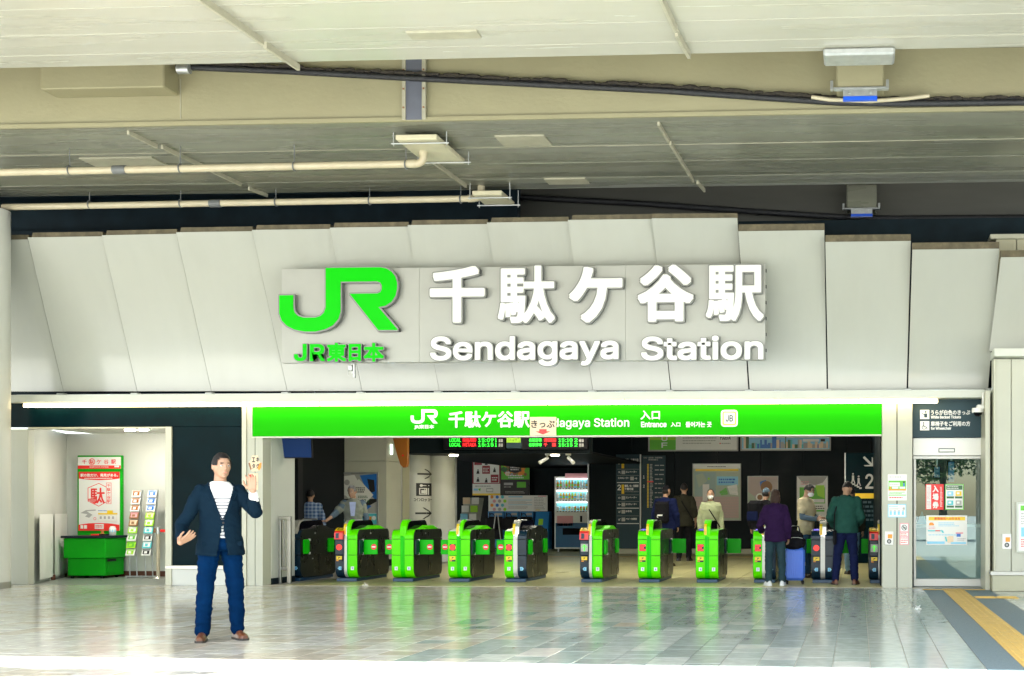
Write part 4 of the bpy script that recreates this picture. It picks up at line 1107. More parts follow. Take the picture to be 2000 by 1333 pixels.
# white columns
for k, (pc, Yc, r_, lb) in enumerate(((812, 28.0, .33, 'white round column with black arrows and a locker pictogram'), (864, 28.4, .32, 'plain white round column right of the arrow column'))):
    c = at(pc, 900, Yc)
    co = MB().lathe([(r_, 0), (r_, 2.55)], (c.x, Yc, 0), 32).obj('hall_column', 'wall_white', None, lb, 'column', 'white columns in the hall', origin=(c.x, Yc, 0))
    if k == 0:
        cxx, rr = c.x, r_
        sg_ = MB()
        def fine(mb):
            bm = bmesh.new(); me = mb.mesh('decal', []); bm.from_mesh(me); bpy.data.meshes.remove(me)
            bmesh.ops.triangulate(bm, faces=bm.faces[:])
            for _ in range(3): bmesh.ops.subdivide_edges(bm, edges=[e for e in bm.edges if abs(e.verts[0].co.x - e.verts[1].co.x) > .03], cuts=1, use_grid_fill=True)
            bmesh.ops.triangulate(bm, faces=bm.faces[:])
            mb.v = [tuple(v.co) for v in bm.verts]; mb.f = [tuple(v.index for v in f.verts) for f in bm.faces]; mb.m = [f.material_index for f in bm.faces]; mb.sm = [False] * len(mb.f); bm.free()
        def bend(mb, s0):
            fine(mb)
            for i in range(s0, len(mb.v)):
                x, y, z = mb.v[i]; dx = x - cxx
                dx = max(-rr * .98, min(rr * .98, dx))
                mb.v[i] = (x, Yc - math.sqrt(rr * rr - dx * dx) - .003 + (y - Yc), z)
        a1 = at(826, 926, Yc - .3); arrow(sg_, a1.x, a1.z, .26, 0, Yc)
        a2 = at(824, 1003, Yc - .3); arrow(sg_, a2.x, a2.z, .30, 0, Yc)
        X0, X1, Z0, Z1 = rect(813, 944, 836, 969, Yc - .3)
        sg_.frect(X0, X1, Z0, Z1, Yc)
        sg_.frect(X0 + .06, X1 - .06, Z0 + .03, Z1 - .11, Yc - .001, 1); sg_.frect(X0 + .08, X1 - .08, Z0 + .05, Z1 - .13, Yc - .002, 0); sg_.frect(X0 + .1, X1 - .1, Z0 + .06, Z1 - .16, Yc - .003, 1)
        sg_.disc(X0 + .1, Z1 - .055, .03, Yc - .001, 12, 1); sg_.frect(X0 + .12, X1 - .05, Z1 - .065, Z1 - .045, Yc - .0015, 1)
        X0, X1, Z0, Z1 = rect(809, 973, 837, 980, Yc - .3); text(sg_, 'コインロッカー', X0, X1, Z0, Z1, Yc, 0, .03)
        bend(sg_, 0); sg_.obj('lettering', ['print_black', 'print_white'], co)
    else:
        MB().cbox(c.x + r_ + .002, c.x + r_ + .03, Yc - .05, Yc, .0, 2.5, .004).obj('edge_strip', 'galv', co)
for (px_, lb) in ((886, 'small glowing downlight at the bulkhead above the plain column'), (1084, 'small glowing downlight between the two bullet cameras')):
    p = at(px_, 885, 27.6)
    MB().lathe([(0, -.02), (.09, -.02), (.1, 0), (.1, .03)], (p.x, 27.6, Zp(1000, 886, 27) - .015), 16).obj('downlight', 'downlight', None, lb, 'lamp', origin=(p.x, 27.6, Zp(1000, 886, 27)))
# long ceiling lamps of the hall
for i, (x, y) in enumerate([(a, b) for b in (22.5, 25.2) for a in (-7.2, -4.9, -2.6, -.6)]):
    if y > 27 and x < -3: continue
    t = thing('ceiling_lamp', (x, y, 3.6), 'lit strip lamp under the hall ceiling, %s %s' % ('front row' if y < 24 else 'back row', {-7.2: 'at the far left', -4.9: 'left of the middle', -2.6: 'right of the middle', -.6: 'at the far right'}[x]), 'lamp', 'strip lamps under the hall ceiling')
    MB().cbox(x - .62, x + .62, y - .08, y + .08, 3.57, 3.599, .006).obj('housing', 'print_grey', t)
    MB().cbox(x - .58, x + .58, y - .05, y + .05, 3.55, 3.569, .005).obj('diffuser', 'lamp_white', t)
# departure boards, clock
LYB = 26.85
x0, x1, z0, z1 = rect(866, 838, 985, 879, LYB)
def board(px0, px1, rows, lb):
    x0, x1, z0, z1 = rect(px0, 838, px1, 878, LYB)
    t = thing('departure_board', (x0, LYB, z0), lb, 'display board', 'departure boards above the gates')
    MB().cbox(x0, x1, LYB, LYB + .14, z0, z1, .006).obj('case', 'black', t)
    m_ = MB()
    for r_, (txts) in enumerate(rows):
        pt, pb = (856, 864) if r_ == 0 else (865, 873)
        for (s, a, b, mi) in txts:
            X0, X1, Z0, Z1 = rect(a, pt, b, pb, LYB - .003)
            if mi == 2:
                m_.frect(X0, X0 + (X1 - X0) * .45, Z0, Z1 - .02, LYB - .003, 2); m_.frect(X0 + (X1 - X0) * .55, X1, Z0, Z1 - .02, LYB - .003, 2)
            else: text(m_, s, X0, X1, Z0 + .005, Z1 - .005, LYB - .003, mi, .015)
    m_.obj('lettering', ['led_green', 'led_red', 'print_grey'], t)
board(866, 986, [[('LOCAL', 878, 900, 0), ('NAKANO', 904, 930, 1), ('15:09', 934, 964, 0), ('1', 967, 970, 0), ('', 974, 982, 2)],
                 [('LOCAL', 878, 900, 0), ('MITAKA', 904, 930, 1), ('15:15', 934, 964, 0), ('1', 967, 970, 0), ('', 974, 982, 2)]], 'left departure board with red and green rows for two local trains')
board(1019, 1147, [[('各駅停車', 1033, 1058, 0), ('津田沼', 1062, 1086, 1), ('15:10', 1091, 1118, 0), ('2', 1122, 1128, 0), ('', 1131, 1140, 2)],
                   [('各駅停車', 1033, 1058, 0), ('千', 1062, 1069, 1), ('葉', 1078, 1086, 1), ('15:15', 1091, 1118, 0), ('2', 1122, 1128, 0), ('', 1131, 1140, 2)]], 'right departure board with rows in Japanese characters')
x0, x1, z0, z1 = rect(988, 835, 1019, 876, LYB)
ck = thing('clock', (x0, LYB, z0), 'square lime green clock between the two departure boards', 'clock')
MB().cbox(x0 + .01, x1 - .01, LYB, LYB + .12, z0, z1, .005).obj('case', 'slate', ck)
fx0, fx1, fz0, fz1 = rect(989, 834, 1017, 865, LYB - .01)
MB().cbox(fx0, fx1, LYB - .012, LYB - .002, fz0, fz1, .003).obj('face', 'print_lime', ck)
m_ = MB(); cx, cz, rr = (fx0 + fx1) / 2, (fz0 + fz1) / 2, (fx1 - fx0) * .4
for k in range(1, 13):
    a = R(90 - 30 * k); text(m_, str(k), cx + rr * math.cos(a) - .016, cx + rr * math.cos(a) + .016, cz + rr * math.sin(a) - .018, cz + rr * math.sin(a) + .018, LYB - .014, 0, 0, False)
for ang, L in ((R(-0), .075), (R(60), .11)):
    m_.poly([(cx + .006 * math.sin(ang), cz - .006 * math.cos(ang)), (cx + L * math.cos(ang), cz + L * math.sin(ang)), (cx - .006 * math.sin(ang), cz + .006 * math.cos(ang))], LYB - .0145 - L * .01)
m_.obj('dial_print', 'print_black', ck)
# bullet cameras
for px_, sgn, lb in ((1070, -1, 'white bullet camera aimed left under the bulkhead'), (1110, 1, 'white bullet camera aimed right under the bulkhead')):
    p = at(px_, 890, 27.2); t = thing('bullet_camera', (p.x, 27.2, p.z), lb, 'camera', 'bullet cameras under the bulkhead')
    MB().cbox(p.x - .055, p.x + .055, 27.15, 27.25, p.z, Zp(1000, 886, 27) + .003, .006).obj('mount', 'print_white', t)
    MB().tube([(p.x + sgn * .01, 27.2, p.z), (p.x + sgn * .02, 27.2, p.z - .06)], .014, 8).obj('stem', 'print_grey', t)
    a, b = Vector((p.x + sgn * .0, 27.2, p.z - .05)), Vector((p.x + sgn * .15, 27.05, p.z - .17))
    MB().tube([a, a.lerp(b, .8), b], [.038, .042, .045], 12).obj('body', 'print_white', t)
# posters in the ticket machine niche
Yq = 36.8
def d_zero(d):
    d.r(0, 0, 1, .71, WI); d.r(.04, .03, .96, .69, W_); d.r(.0, .71, 1, 1, W_)
    for a, b in ((.06, .04), (.35, .26), (.66, .48)): d.r(a, b, a + .28, b + .20, WI)
    d.t('0', .10, .06, .19, .16, W_, .06); d.t('円', .21, .10, .29, .16, W_, .04); d.l(.38, .30, .6, .43, 3, W_, 2); d.l(.7, .53, .9, .64, 2, W_, 3)
    for a, b in ((.5, .2), (.8, .15), (.2, .42), (.8, .38), (.2, .62), (.5, .64)):
        d.c(a, b - .06, .022, K_); d.p([(a - .03, b - .04), (a + .03, b - .04), (a + .05, b + .04), (a - .06, b + .04)], K_)
    d.l(.1, .74, .9, .80, 1, GY, 2); d.r(.04, .83, .2, .88, SK); d.p([(.2, .84), (.3, .82), (.28, .9)], GR); d.r(.5, .82, .75, .92, GY); d.r(.52, .84, .73, .9, W_); d.r(0, .95, 1, 1, YE)
poster('zero_yen_poster', 'wine red and white exercise poster left of the green one', 'poster', 923, 890, 977, 968, Yq, 'print_white', d_zero, PM)
def d_food(d):
    d.r(0, 0, 1, .62, GR); r0 = random.Random(8)
    for k in range(40):
        a, b = r0.uniform(.08, .92), r0.uniform(.16, .5); d.c(a, b, r0.uniform(.05, .09), r0.choice((BR, PE, W_, OR_, BR, DG, RD, GY)), 10)
    d.p([(.30, .26), (.70, .26), (.72, .42), (.5, .46), (.28, .42)], K_); d.l(.33, .3, .67, .4, 2, W_, 4, .6); d.l(.1, .07, .9, .15, 1, W_, 6, .7); d.l(.25, .5, .8, .6, 2, W_, 7, .6)
    d.r(0, .62, 1, 1, K_); d.r(.56, .68, .88, .82, GR); d.r(.1, .7, .42, .76, GY); d.l(.1, .78, .42, .83, 1, GY, 2); d.l(.15, .90, .85, .97, 2, GY, 3)
poster('food_poster', 'green and black food poster on the niche wall', 'poster', 979, 888, 1034, 967, Yq, 'print_white', d_food, PM)
Yf_ = 36.4
def d_fare(d):
    for i in range(3):
        for j in range(4): d.c(.06 + .09 * i + (.04 if j % 2 else 0), .1 + .26 * j, .028, (OR_, LI, BL, PK, CY, GY)[(i * 2 + j * 3) % 6], 14)
    d.r(.34, .06, .58, .12, SK); d.r(.34, .28, .74, .31, SK); d.r(.34, .58, .74, .61, SK); d.l(.34, .36, .74, .54, 3, GY, 2); d.l(.34, .66, .74, .86, 3, GY, 5); d.l(.78, .08, .97, .9, 8, GY, 6); d.r(.84, .02, .98, .08, PK); d.r(.8, .9, .88, .95, YE)
poster('fare_board', 'wide white fare chart board above the blue ticket machines', 'notice board', 954, 968, 1069, 999, Yf_, 'print_white', d_fare, PM, None, .05)
# ticket machines
Ym = 36.2
for k, (a, b, lb) in enumerate(((953, 984, 'blue ticket machine with a black opening, leftmost'), (986, 1013, 'blue ticket machine with a black opening, middle'), (1015, 1042, 'blue ticket machine with a black opening, right of the middle one'))):
    x0, x1 = X(a, Ym), X(b, Ym); zt = Zp(1000, 999, Ym)
    t = thing('ticket_machine', (x0, Ym, 0), lb, 'ticket machine', 'blue ticket machines in the niche')
    MB().cbox(x0, x1, Ym, Ym + .5, 0.06, zt, .012).obj('cabinet', 'machine_blue', t)
    MB().cbox(x0 + .03, x1 - .03, Ym - .012, Ym - .001, .32, zt - .16, .004).obj('opening', 'black', t)
    MB().cbox(x0 + .2, x1 - .05, Ym - .014, Ym - .001, zt - .12, zt - .05, .003).obj('screen', 'print_grey', t)
    MB().cbox(x0 + .04, x0 + .07, Ym - .014, Ym - .001, zt - .13, zt - .04, .003).obj('slot', 'black', t)
    c_ = Vector((x0 + .14, Ym - .08, zt - .2))
    bm_ = MB().tube([c_ + Vector((.09 * math.cos(R(a_)), 0, .13 * math.sin(R(a_)))) for a_ in range(0, 181, 20)], .012, 6)
    bm_.cbox(c_.x - .17, c_.x + .17, Ym - .14, Ym - .03, c_.z - .36, c_.z, .02)
    bm_.obj('black_bag', 'black', None, ('black shopping bag on the leftmost ticket machine', 'black shopping bag on the middle ticket machine', 'black shopping bag on the third ticket machine')[k], 'bag', 'black bags hung on the ticket machines', origin=c_)
x0, x1 = X(1044, 35.6), X(1070, 35.6); zt = Zp(1050, 1000, 35.6)
t = thing('charge_machine', (x0, 35.6, 0), 'blue charging machine with yellowish screen beside the ticket machines', 'machine')
MB().prism([(35.6, .05), (36.1, .05), (36.1, zt), (35.75, zt), (35.6, zt - .5)], x0, x1, 'x').obj('cabinet', 'machine_blue', t)
m_ = MB(); X0, X1 = x0 + .07, x1 - .13
m_.add([(X0, 35.627, zt - .42), (X1, 35.627, zt - .42), (X1, 35.70, zt - .18), (X0, 35.70, zt - .18)], [(0, 1, 2, 3)]).add([(X0 + .03, 35.630, zt - .39), (X1 - .03, 35.630, zt - .39), (X1 - .03, 35.687, zt - .21), (X0 + .03, 35.687, zt - .21)], [(0, 1, 2, 3)], 1)
m_.obj('screen', ['black', 'print_lime'], t); MB().cbox(X0, X1 - .04, 35.58, 35.62, zt - .6, zt - .55, .006).obj('slot', 'black', t)
p = at(970, 1062, 34.6)
m_ = MB(); 
for s_ in (-1, 1): m_.tube([(p.x + s_ * .03, 34.6, 1.1), (p.x + s_ * .16, 34.6, 0)], .014, 6)
m_.obj('folding_stand', 'silver', None, 'thin silver folding stand in front of the ticket machines', 'stand', origin=(p.x, 34.6, 0))
# leaflet rack
x0, x1, z0, z1 = rect(900, 973, 941, 1020, 33.0)
t = thing('leaflet_rack', (x0, 33, 0), 'leaning leaflet rack beside the plain white column', 'leaflet rack')
m_ = MB(); z0 = .85
m_.add([(x0 - .02, 32.9, z0), (x1 - .02, 32.9, z0), (x1, 33.2, z1), (x0 + .05, 33.2, z1)], [(0, 1, 2, 3)]); m_.obj('back_panel', 'print_grey', t)
for i in range(3):
    for j in range(2):
        zc = z0 + .07 + i * .22; xx = x0 + .03 + j * .24 + i * .012; yy = 32.87 + i * .07
        MB().cbox(xx, xx + .2, yy, yy + .02, zc, zc + .18, .003).obj('leaflet', ('print_sky', 'print_white', 'print_white', 'print_lime', 'print_peach', 'print_white')[i * 2 + j], t)
m_ = MB(); text(m_, 'ご案内', x0 + .1, x1 - .1, z1 - .1, z1 - .03, 33.17, 0); m_.obj('heading', 'print_darkgreen', t)
m_ = MB()
for xx in (x0 + .03, x1 - .05): m_.tube([(xx, 32.95, 0), (xx, 32.95, z0 + .02)], .014, 6)
m_.obj('leg', 'galv', t)
# vending machine
Yv = 34.9
x0, x1 = X(1083, Yv), X(1163, Yv); zt = Zp(1110, 931, Yv)
vm = thing('vending_machine', (x0, Yv, 0), 'white and blue drinks vending machine with lit bottle rows', 'vending machine')
wd = x1 - x0
def VX(px): return X(px, Yv - .01)
def VZ_(py): return Zp(1110, py, Yv - .01)
MB().cbox(x0, x1, Yv, Yv + .7, .08, zt, .012).obj('cabinet', 'print_white', vm)
for k in (0, 1): MB().tube([(x0 + .1 + k * (wd - .2), Yv + .1, 0), (x0 + .1 + k * (wd - .2), Yv + .1, .09)], .03, 8).obj('foot', 'galv', vm)
MB().cbox(x0 + .03, x1 - .03, Yv - .012, Yv - .001, .12, VZ_(1022), .003).obj('lower_panel', 'vend_blue', vm)
MB().cbox(VX(1099), x1 - .08, Yv - .02, Yv - .011, VZ_(1045), VZ_(1032), .004).obj('delivery_flap', 'gate_glass', vm)
MB().cbox(VX(1088), VX(1119), Yv - .012, Yv - .001, VZ_(1028), VZ_(1008), .003).obj('advert_card', 'print_pink', vm)
MB().cbox(VX(1133), VX(1137), Yv - .02, Yv - .001, VZ_(1020), VZ_(1008), .003).obj('coin_slot', 'black', vm)
MB().cbox(VX(1104), VX(1163), Yv - .03, Yv + .05, VZ_(934), VZ_(925), .004).obj('top_sign', 'print_pink', vm)
for r_, (pt, pb) in enumerate(((936, 953), (960, 976), (982, 998))):
    MB().frect(VX(1087), x1 - .03, VZ_(pb), VZ_(pt), Yv - .004).obj('lit_shelf', 'vend_lit', vm)
    MB().cbox(VX(1087), x1 - .03, Yv - .07, Yv - .002, VZ_(pb + 3), VZ_(pb), .004).obj('button_rail', 'print_white', vm)
    MB().cbox(VX(1088), x1 - .04, Yv - .11, Yv - .095, VZ_(pt) - .004, VZ_(pt) + .010, .003).obj('shelf_lamp', 'shelf_light', vm)
    b_ = MB(); r0 = random.Random(r_ + 20); k = 0; xx = VX(1090)
    hh = (VZ_(pt + 2) - VZ_(pb)) * (.95 if r_ < 2 else .6)
    while xx < x1 - .09:
        mi = r0.randrange(6); zb = VZ_(pb) + .002
        b_.lathe([(0, 0), (.035, 0), (.036, hh * .6), (.015, hh * .85), (.015, hh)] if r_ < 2 else [(0, 0), (.034, 0), (.034, hh), (0, hh)], (xx, Yv - .035, zb), 8, mi)
        b_.lathe([(.0365, hh * .2), (.0368, hh * .5)], (xx, Yv - .035, zb), 8, (mi + 3) % 6)
        xx += .084
    b_.obj('bottle_row', ['print_sky', 'print_white', 'print_lime', 'yellow', 'print_white', 'orange'], vm, kind='stuff')
    s_ = MB(); xx = VX(1090)
    while xx < x1 - .08:
        s_.cbox(xx - .025, xx + .025, Yv - .075, Yv - .068, VZ_(pb + 2.4), VZ_(pb + .8), .002); xx += .084
    s_.obj('price_buttons', 'print_black', vm, kind='stuff')
# platform guide sign
x0, x1, z0, z1 = rect(1203, 888, 1253, 1026, WY - .05)
gs = thing('platform_guide_sign', (x0, WY - .05, z0), 'dark guide sign with white platform numbers 1 and 2 and small arrows', 'sign')
x0b, x1b, z0b, z1b = rect(1203, 890, 1300, 1076, WY - .05)
MB().cbox(x0, X(1250, WY), WY - .05, WY - .001, .14, z1, .004).obj('board', 'slate', gs)
m_ = MB(); y_ = WY - .054
TR(m_, '1', 1207, 897, 1211, 907, y_, 0, .03); TR(m_, '2', 1206, 947, 1213, 958, y_, 0, .03)
for pt in (897, 947):
    X0, X1, Z0, Z1 = rect(1214, pt, 1219, pt + 18, y_); m_.frect(X0, X1, Z0, Z1, y_, 1)
TR(m_, '新宿・三鷹方面', 1220, 896, 1247, 902, y_, 0, .03); TR(m_, 'for Shinjuku & Mitaka', 1221, 903, 1246, 906, y_, 2)
TR(m_, '御茶ノ水・秋葉原', 1220, 947, 1247, 952, y_, 0, .03); TR(m_, '千葉方面', 1220, 953, 1237, 958, y_, 0, .03); TR(m_, 'for Ochanomizu, Akihabara', 1220, 959, 1247, 962, y_, 2)
for s, py, ang, side in (('エレベーター', 923, R(135), 0), ('エスカレーター', 935, 0, 1), ('エレベーター', 973, R(180), 0), ('エスカレーター', 986, R(180), 0), ('お手洗', 1000, R(225), 0), ('ベビー休憩室', 1015, R(225), 0)):
    pa, pi, pt_ = (1210, 1214, 1222) if not side else (1242, 1231, 1207)
    q = at(pa, py, y_); arrow(m_, q.x, q.z, .075, ang, y_, 0, .16)
    X0, X1, Z0, Z1 = rect(pi, py - 3.5, pi + 7, py + 3.5, y_); m_.frect(X0, X1, Z0, Z1, y_, 2)
    TR(m_, s, pt_, py - 3, pt_ + (22 if len(s) > 3 else 12), py + 1, y_, 0, .03)
for py in (943, 993, 1023): 
    X0, X1, Z0, Z1 = rect(1205, py - .7, 1248, py + .7, y_); m_.frect(X0, X1, Z0, Z1, y_, 0)
for py in (917, 929, 967, 980, 1008):
    X0, X1, Z0, Z1 = rect(1205, py - .2, 1248, py + .2, y_); m_.frect(X0, X1, Z0, Z1, y_, 2)
m_.obj('lettering', ['letter_white', 'yellow', 'print_grey'], gs)
MB().cbox(X(1250, WY) + .003, X(1252.5, WY), WY - .06, WY - .001, .14, z1, .003).obj('divider', 'print_white', gs)
rm = thing('route_map_sign', (X(1253, WY), WY - .05, .14), 'dark route map sign with a yellow dotted line of stops', 'sign')
x0, x1, z0, z1 = rect(1253.5, 890, 1300, 1076, WY - .05)
MB().cbox(x0, x1, WY - .05, WY - .001, .14, z1, .004).obj('board', 'slate', rm)
m_ = MB()
X0, X1, Z0, Z1 = rect(1264, 906, 1267, 992, y_); nn = 30
for k in range(nn):
    m_.frect(X0, X1, Z0 + (Z1 - Z0) * k / nn, Z0 + (Z1 - Z0) * (k + .75) / nn, y_, 1); zz = Z0 + (Z1 - Z0) * (k + .4) / nn
    m_.frect(X1 + .03, X1 + .03 + rnd.uniform(.05, .09), zz - .01, zz + .01, y_, 2)
TR(m_, '中央・総武線（各駅停車）', 1257, 893, 1294, 896, y_, 2, .02); TR(m_, '停車駅案内', 1266, 897, 1285, 900, y_, 2, .02); TR(m_, '1', 1256, 929, 1259, 935, y_, 0, .03); TR(m_, '2', 1256, 947, 1259, 953, y_, 0, .03)
X0, X1, Z0, Z1 = rect(1264, 940, 1276, 942.5, y_); m_.frect(X0, X1, Z0, Z1, y_ - .001, 3)
X0, X1, Z0, Z1 = rect(1279, 905, 1297, 985, y_); lines(m_, X0, X1, Z0, Z1, 9, y_, 2, 5, .2)
m_.obj('lettering', ['letter_white', 'yellow', 'print_grey', 'red'], rm)
# adverts above the wall
def d_fuj(d):
    d.r(0, 0, .30, .62, SK); d.r(0, .62, .30, 1, GR); d.r(0, .45, .30, .62, LI)
    d.l(.38, .5, .78, .8, 3, GY, 3, .3); d.t('FUJITA', .81, .42, .93, .62, K_, .03); d.c(.81, .76, .008, RD, 8); d.l(.825, .72, .93, .8, 1, GY, 3, .5)
    for k, ch in enumerate('FUJ'): d.t(ch, .135, .72 - k * .26, .205, .92 - k * .26, W_, .03)
poster('construction_advert', 'long white advert with a blue sky and green field at its left end', 'advert', 1269, 828, 1439, 879, WY - .16, 'print_white', d_fuj, PM, ('print_grey', .04), .1)
def d_sky(d):
    d.r(0, 0, 1, 1, W_); d.r(0, .55, 1, .98, SK); r0 = random.Random(5); a = .02
    while a < .97:
        w_ = r0.uniform(.012, .04); h_ = r0.choice((.12, .18, .22, .3, .15, .5)); d.r(a, .93 - h_, a + w_, .96, r0.choice((GY, BL, PE, CY, GY, DG))); a += w_ * .9
    d.l(.62, .30, .95, .5, 2, GY, 3, .4); d.r(.70, .6, .88, .7, W_); d.r(.9, .6, .95, .7, K_)
poster('skyline_advert', 'long advert with a city skyline on the black wall', 'advert', 1449, 828, 1620, 878, WY - .16, 'print_white', d_sky, PM, ('print_grey', .04), .1)
def d_map(d):
    d.r(0, 0, 1, 1, SA); d.r(.0, .0, 1, .08, W_); d.l(.3, .03, .7, .06, 1, K_, 3); d.r(.05, .085, .96, .125, YE); d.r(.03, .14, .48, .95, MI); d.r(.5, .14, .97, .98, SA); d.r(.5, .22, .95, .38, SK); d.l(.54, .25, .92, .35, 2, BL, 4, .6)
    d.r(.03, .58, .97, .97, RO)
    for k in range(13): d.r(.04, .60 + k * .028, .96, .603 + k * .028, PK)
    d.r(.20, .36, .34, .66, W_); d.c(.33, .26, .025, LI); d.p([(.72, .4), (.93, .36), (.95, .56), (.78, .54)], W_); d.p([(.55, .5), (.7, .42), (.74, .54), (.6, .56)], GR); d.p([(.05, .2), (.2, .16), (.3, .3), (.12, .42)], SA); d.l(.52, .42, .95, .56, 6, MI, 8, .2)
poster('area_map', 'large pale area map with a yellow heading on the black wall', 'map board', 1354, 907, 1446, 1016, WY - .06, 'print_white', d_map, PM, ('print_grey', .02), .04)
def d_p1(d):
    d.r(0, 0, 1, 1, SA); d.p([(0, 0), (1, 0), (1, .3), (.3, .5), (0, .35)], RO); d.p([(.4, .12), (.6, .08), (.68, .22), (.42, .24)], BL); d.c(.62, .24, .2, BR, 14); d.p([(.2, .45), (.45, .38), (.65, .45), (.6, .6), (.3, .62)], GY); d.c(.4, .48, .14, W_, 14); d.c(.4, .48, .09, BR, 14); d.p([(.0, .7), (.4, .6), (1, .7), (1, 1), (0, 1)], DG); d.l(.05, .86, .5, .95, 2, W_, 4)
poster('picture_poster', 'beige picture poster on the black wall behind the purple sweater', 'poster', 1461, 931, 1519, 1016, WY - .03, 'print_white', d_p1, PM, ('galv', .012))
def d_p2(d):
    d.p([(0, 0), (1, 0), (.85, .14), (.6, .2), (.2, .16)], GY); d.r(.08, .25, .92, .62, GR); d.l(.12, .1, .4, .2, 2, PK, 3); d.p([(.6, .2), (.9, .2), (.9, .5), (.68, .44)], LI); d.r(.1, .52, .9, .6, W_); d.l(.1, .66, .9, .76, 2, K_, 4); d.r(.1, .77, .9, .81, GR); d.l(.2, .85, .8, .93, 1, GY, 5)
poster('green_poster', 'white and green poster on the black wall behind the beige vest', 'poster', 1557, 931, 1616, 1016, WY - .03, 'print_white', d_p2, PM, ('galv', .012))
# stair sign column
Ys = 28.0
x0, x1, z0, z1 = rect(1652, 885, 1716, 1100, Ys)
ss = thing('stair_sign', (x0, Ys, 0), 'tall glossy black sign with a white 2, stairs pictogram and arrow', 'sign')
MB().cbox(x0, x1, Ys, Ys + .3, 0, z1, .004).obj('board', 'black_gloss', ss)
for xx in (x0 - .03, x1 + .004): MB().cbox(xx, xx + .026, Ys - .01, Ys + .31, 0, z1, .003).obj('edge_strip', 'galv', ss)
m_ = MB(); y_ = Ys - .003
q = at(1696, 902, y_); arrow(m_, q.x, q.z, .30, R(-45), y_, 0, .17)
TR(m_, '2', 1690, 926, 1706, 955, y_, 0, .02)
for k in range(5):
    X0, X1, Z0, Z1 = rect(1660 + k * 4.5, 942 + k * 2.6, 1665 + k * 4.5, 945 + k * 2.6, y_); m_.frect(X0, X1, Z0, Z1, y_ - .0003 * k, 0)
for ax, ay in ((1666, 932), (1677, 937)):
    q = at(ax, ay - 6, y_); m_.disc(q.x, q.z, .02, y_, 10); 
    X0, X1, Z0, Z1 = rect(ax - 2, ay - 3, ax + 2, ay + 5, y_); m_.frect(X0, X1, Z0, Z1, y_); m_.poly([(X0, Z0), (X0 - .02, Z0 - .09), (X0, Z0 - .09), (X0 + .03, Z0)], y_ - .001); m_.poly([(X1 - .03, Z0), (X1 + .01, Z0 - .09), (X1 + .03, Z0 - .09), (X1, Z0)], y_ - .0013)
X0, X1, Z0, Z1 = rect(1670, 964, 1708, 974, y_); m_.frect(X0, X1, Z0, Z1, y_, 1)
X0, X1, Z0, Z1 = rect(1685, 977, 1708, 1020, y_); lines(m_, X0, X1, Z0, Z1, 5, y_, 2, 6, .5)
m_.obj('lettering', ['print_grey', 'yellow', 'slate'], ss)
# hanging monitor at left
monitor(546, 838, 606, 897, 20.0, 'dark blue monitor hanging at the left end of the gates', R(-14), 'screen_blue').rotation_euler = (R(14), 0, R(16))
# ================================================================== ticket gates
GYF, GL = 20.5, 1.42
def rprof(y0, y1, z0, z1, rs, n=6):
    """rounded outline in (y,z); rs = radii for corners front-low, back-low, back-high, front-high"""
    pts = []
    for (cy_, cz_, r_, a0) in ((y0 + rs[0], z0 + rs[0], rs[0], 180), (y1 - rs[1], z0 + rs[1], rs[1], 270), (y1 - rs[2], z1 - rs[2], rs[2], 0), (y0 + rs[3], z1 - rs[3], rs[3], 90)):
        for k in range(n + 1):
            a = R(a0 + 90 * k / n); pts.append((cy_ + r_ * math.cos(a), cz_ + r_ * math.sin(a)))
    return pts
def clip(poly, z0, z1):
    for s, lim in ((1, z0), (-1, -z1)):
        out = []
        for i in range(len(poly)):
            p, q = poly[i], poly[(i + 1) % len(poly)]
            a, b = s * p[1] - lim, s * q[1] - lim
            if a >= 0: out.append(p)
            if (a >= 0) != (b >= 0):
                t = a / (a - b); out.append((p[0] + t * (q[0] - p[0]), p[1] + t * (q[1] - p[1])))
        poly = out
    return poly
BODY = rprof(0, GL, .06, .88, (.16, .10, .10, .13))
SIDE = rprof(.024, GL + .004, .064, .884, (.15, .10, .10, .115))
HOOD = [(.015, .76), (.015, .86), (.03, .94), (.07, 1.0), (.13, 1.04), (.22, 1.055), (.95, 1.07), (1.02, 1.05), (1.07, 1.0), (1.16, .84), (1.16, .76)]
HOODS = [(.06, .76), (.065, .86), (.085, .93), (.12, .985), (.17, 1.015), (.24, 1.028), (.93, 1.043), (.99, 1.02), (1.03, .98), (1.11, .84), (1.11, .76)]
WAVE = [(.12, .86), (.14, .885), (.42, .890), (.62, .912), (.78, .948), (1.0, .945), (1.22, .892), (1.36, .872), (1.36, .86)]
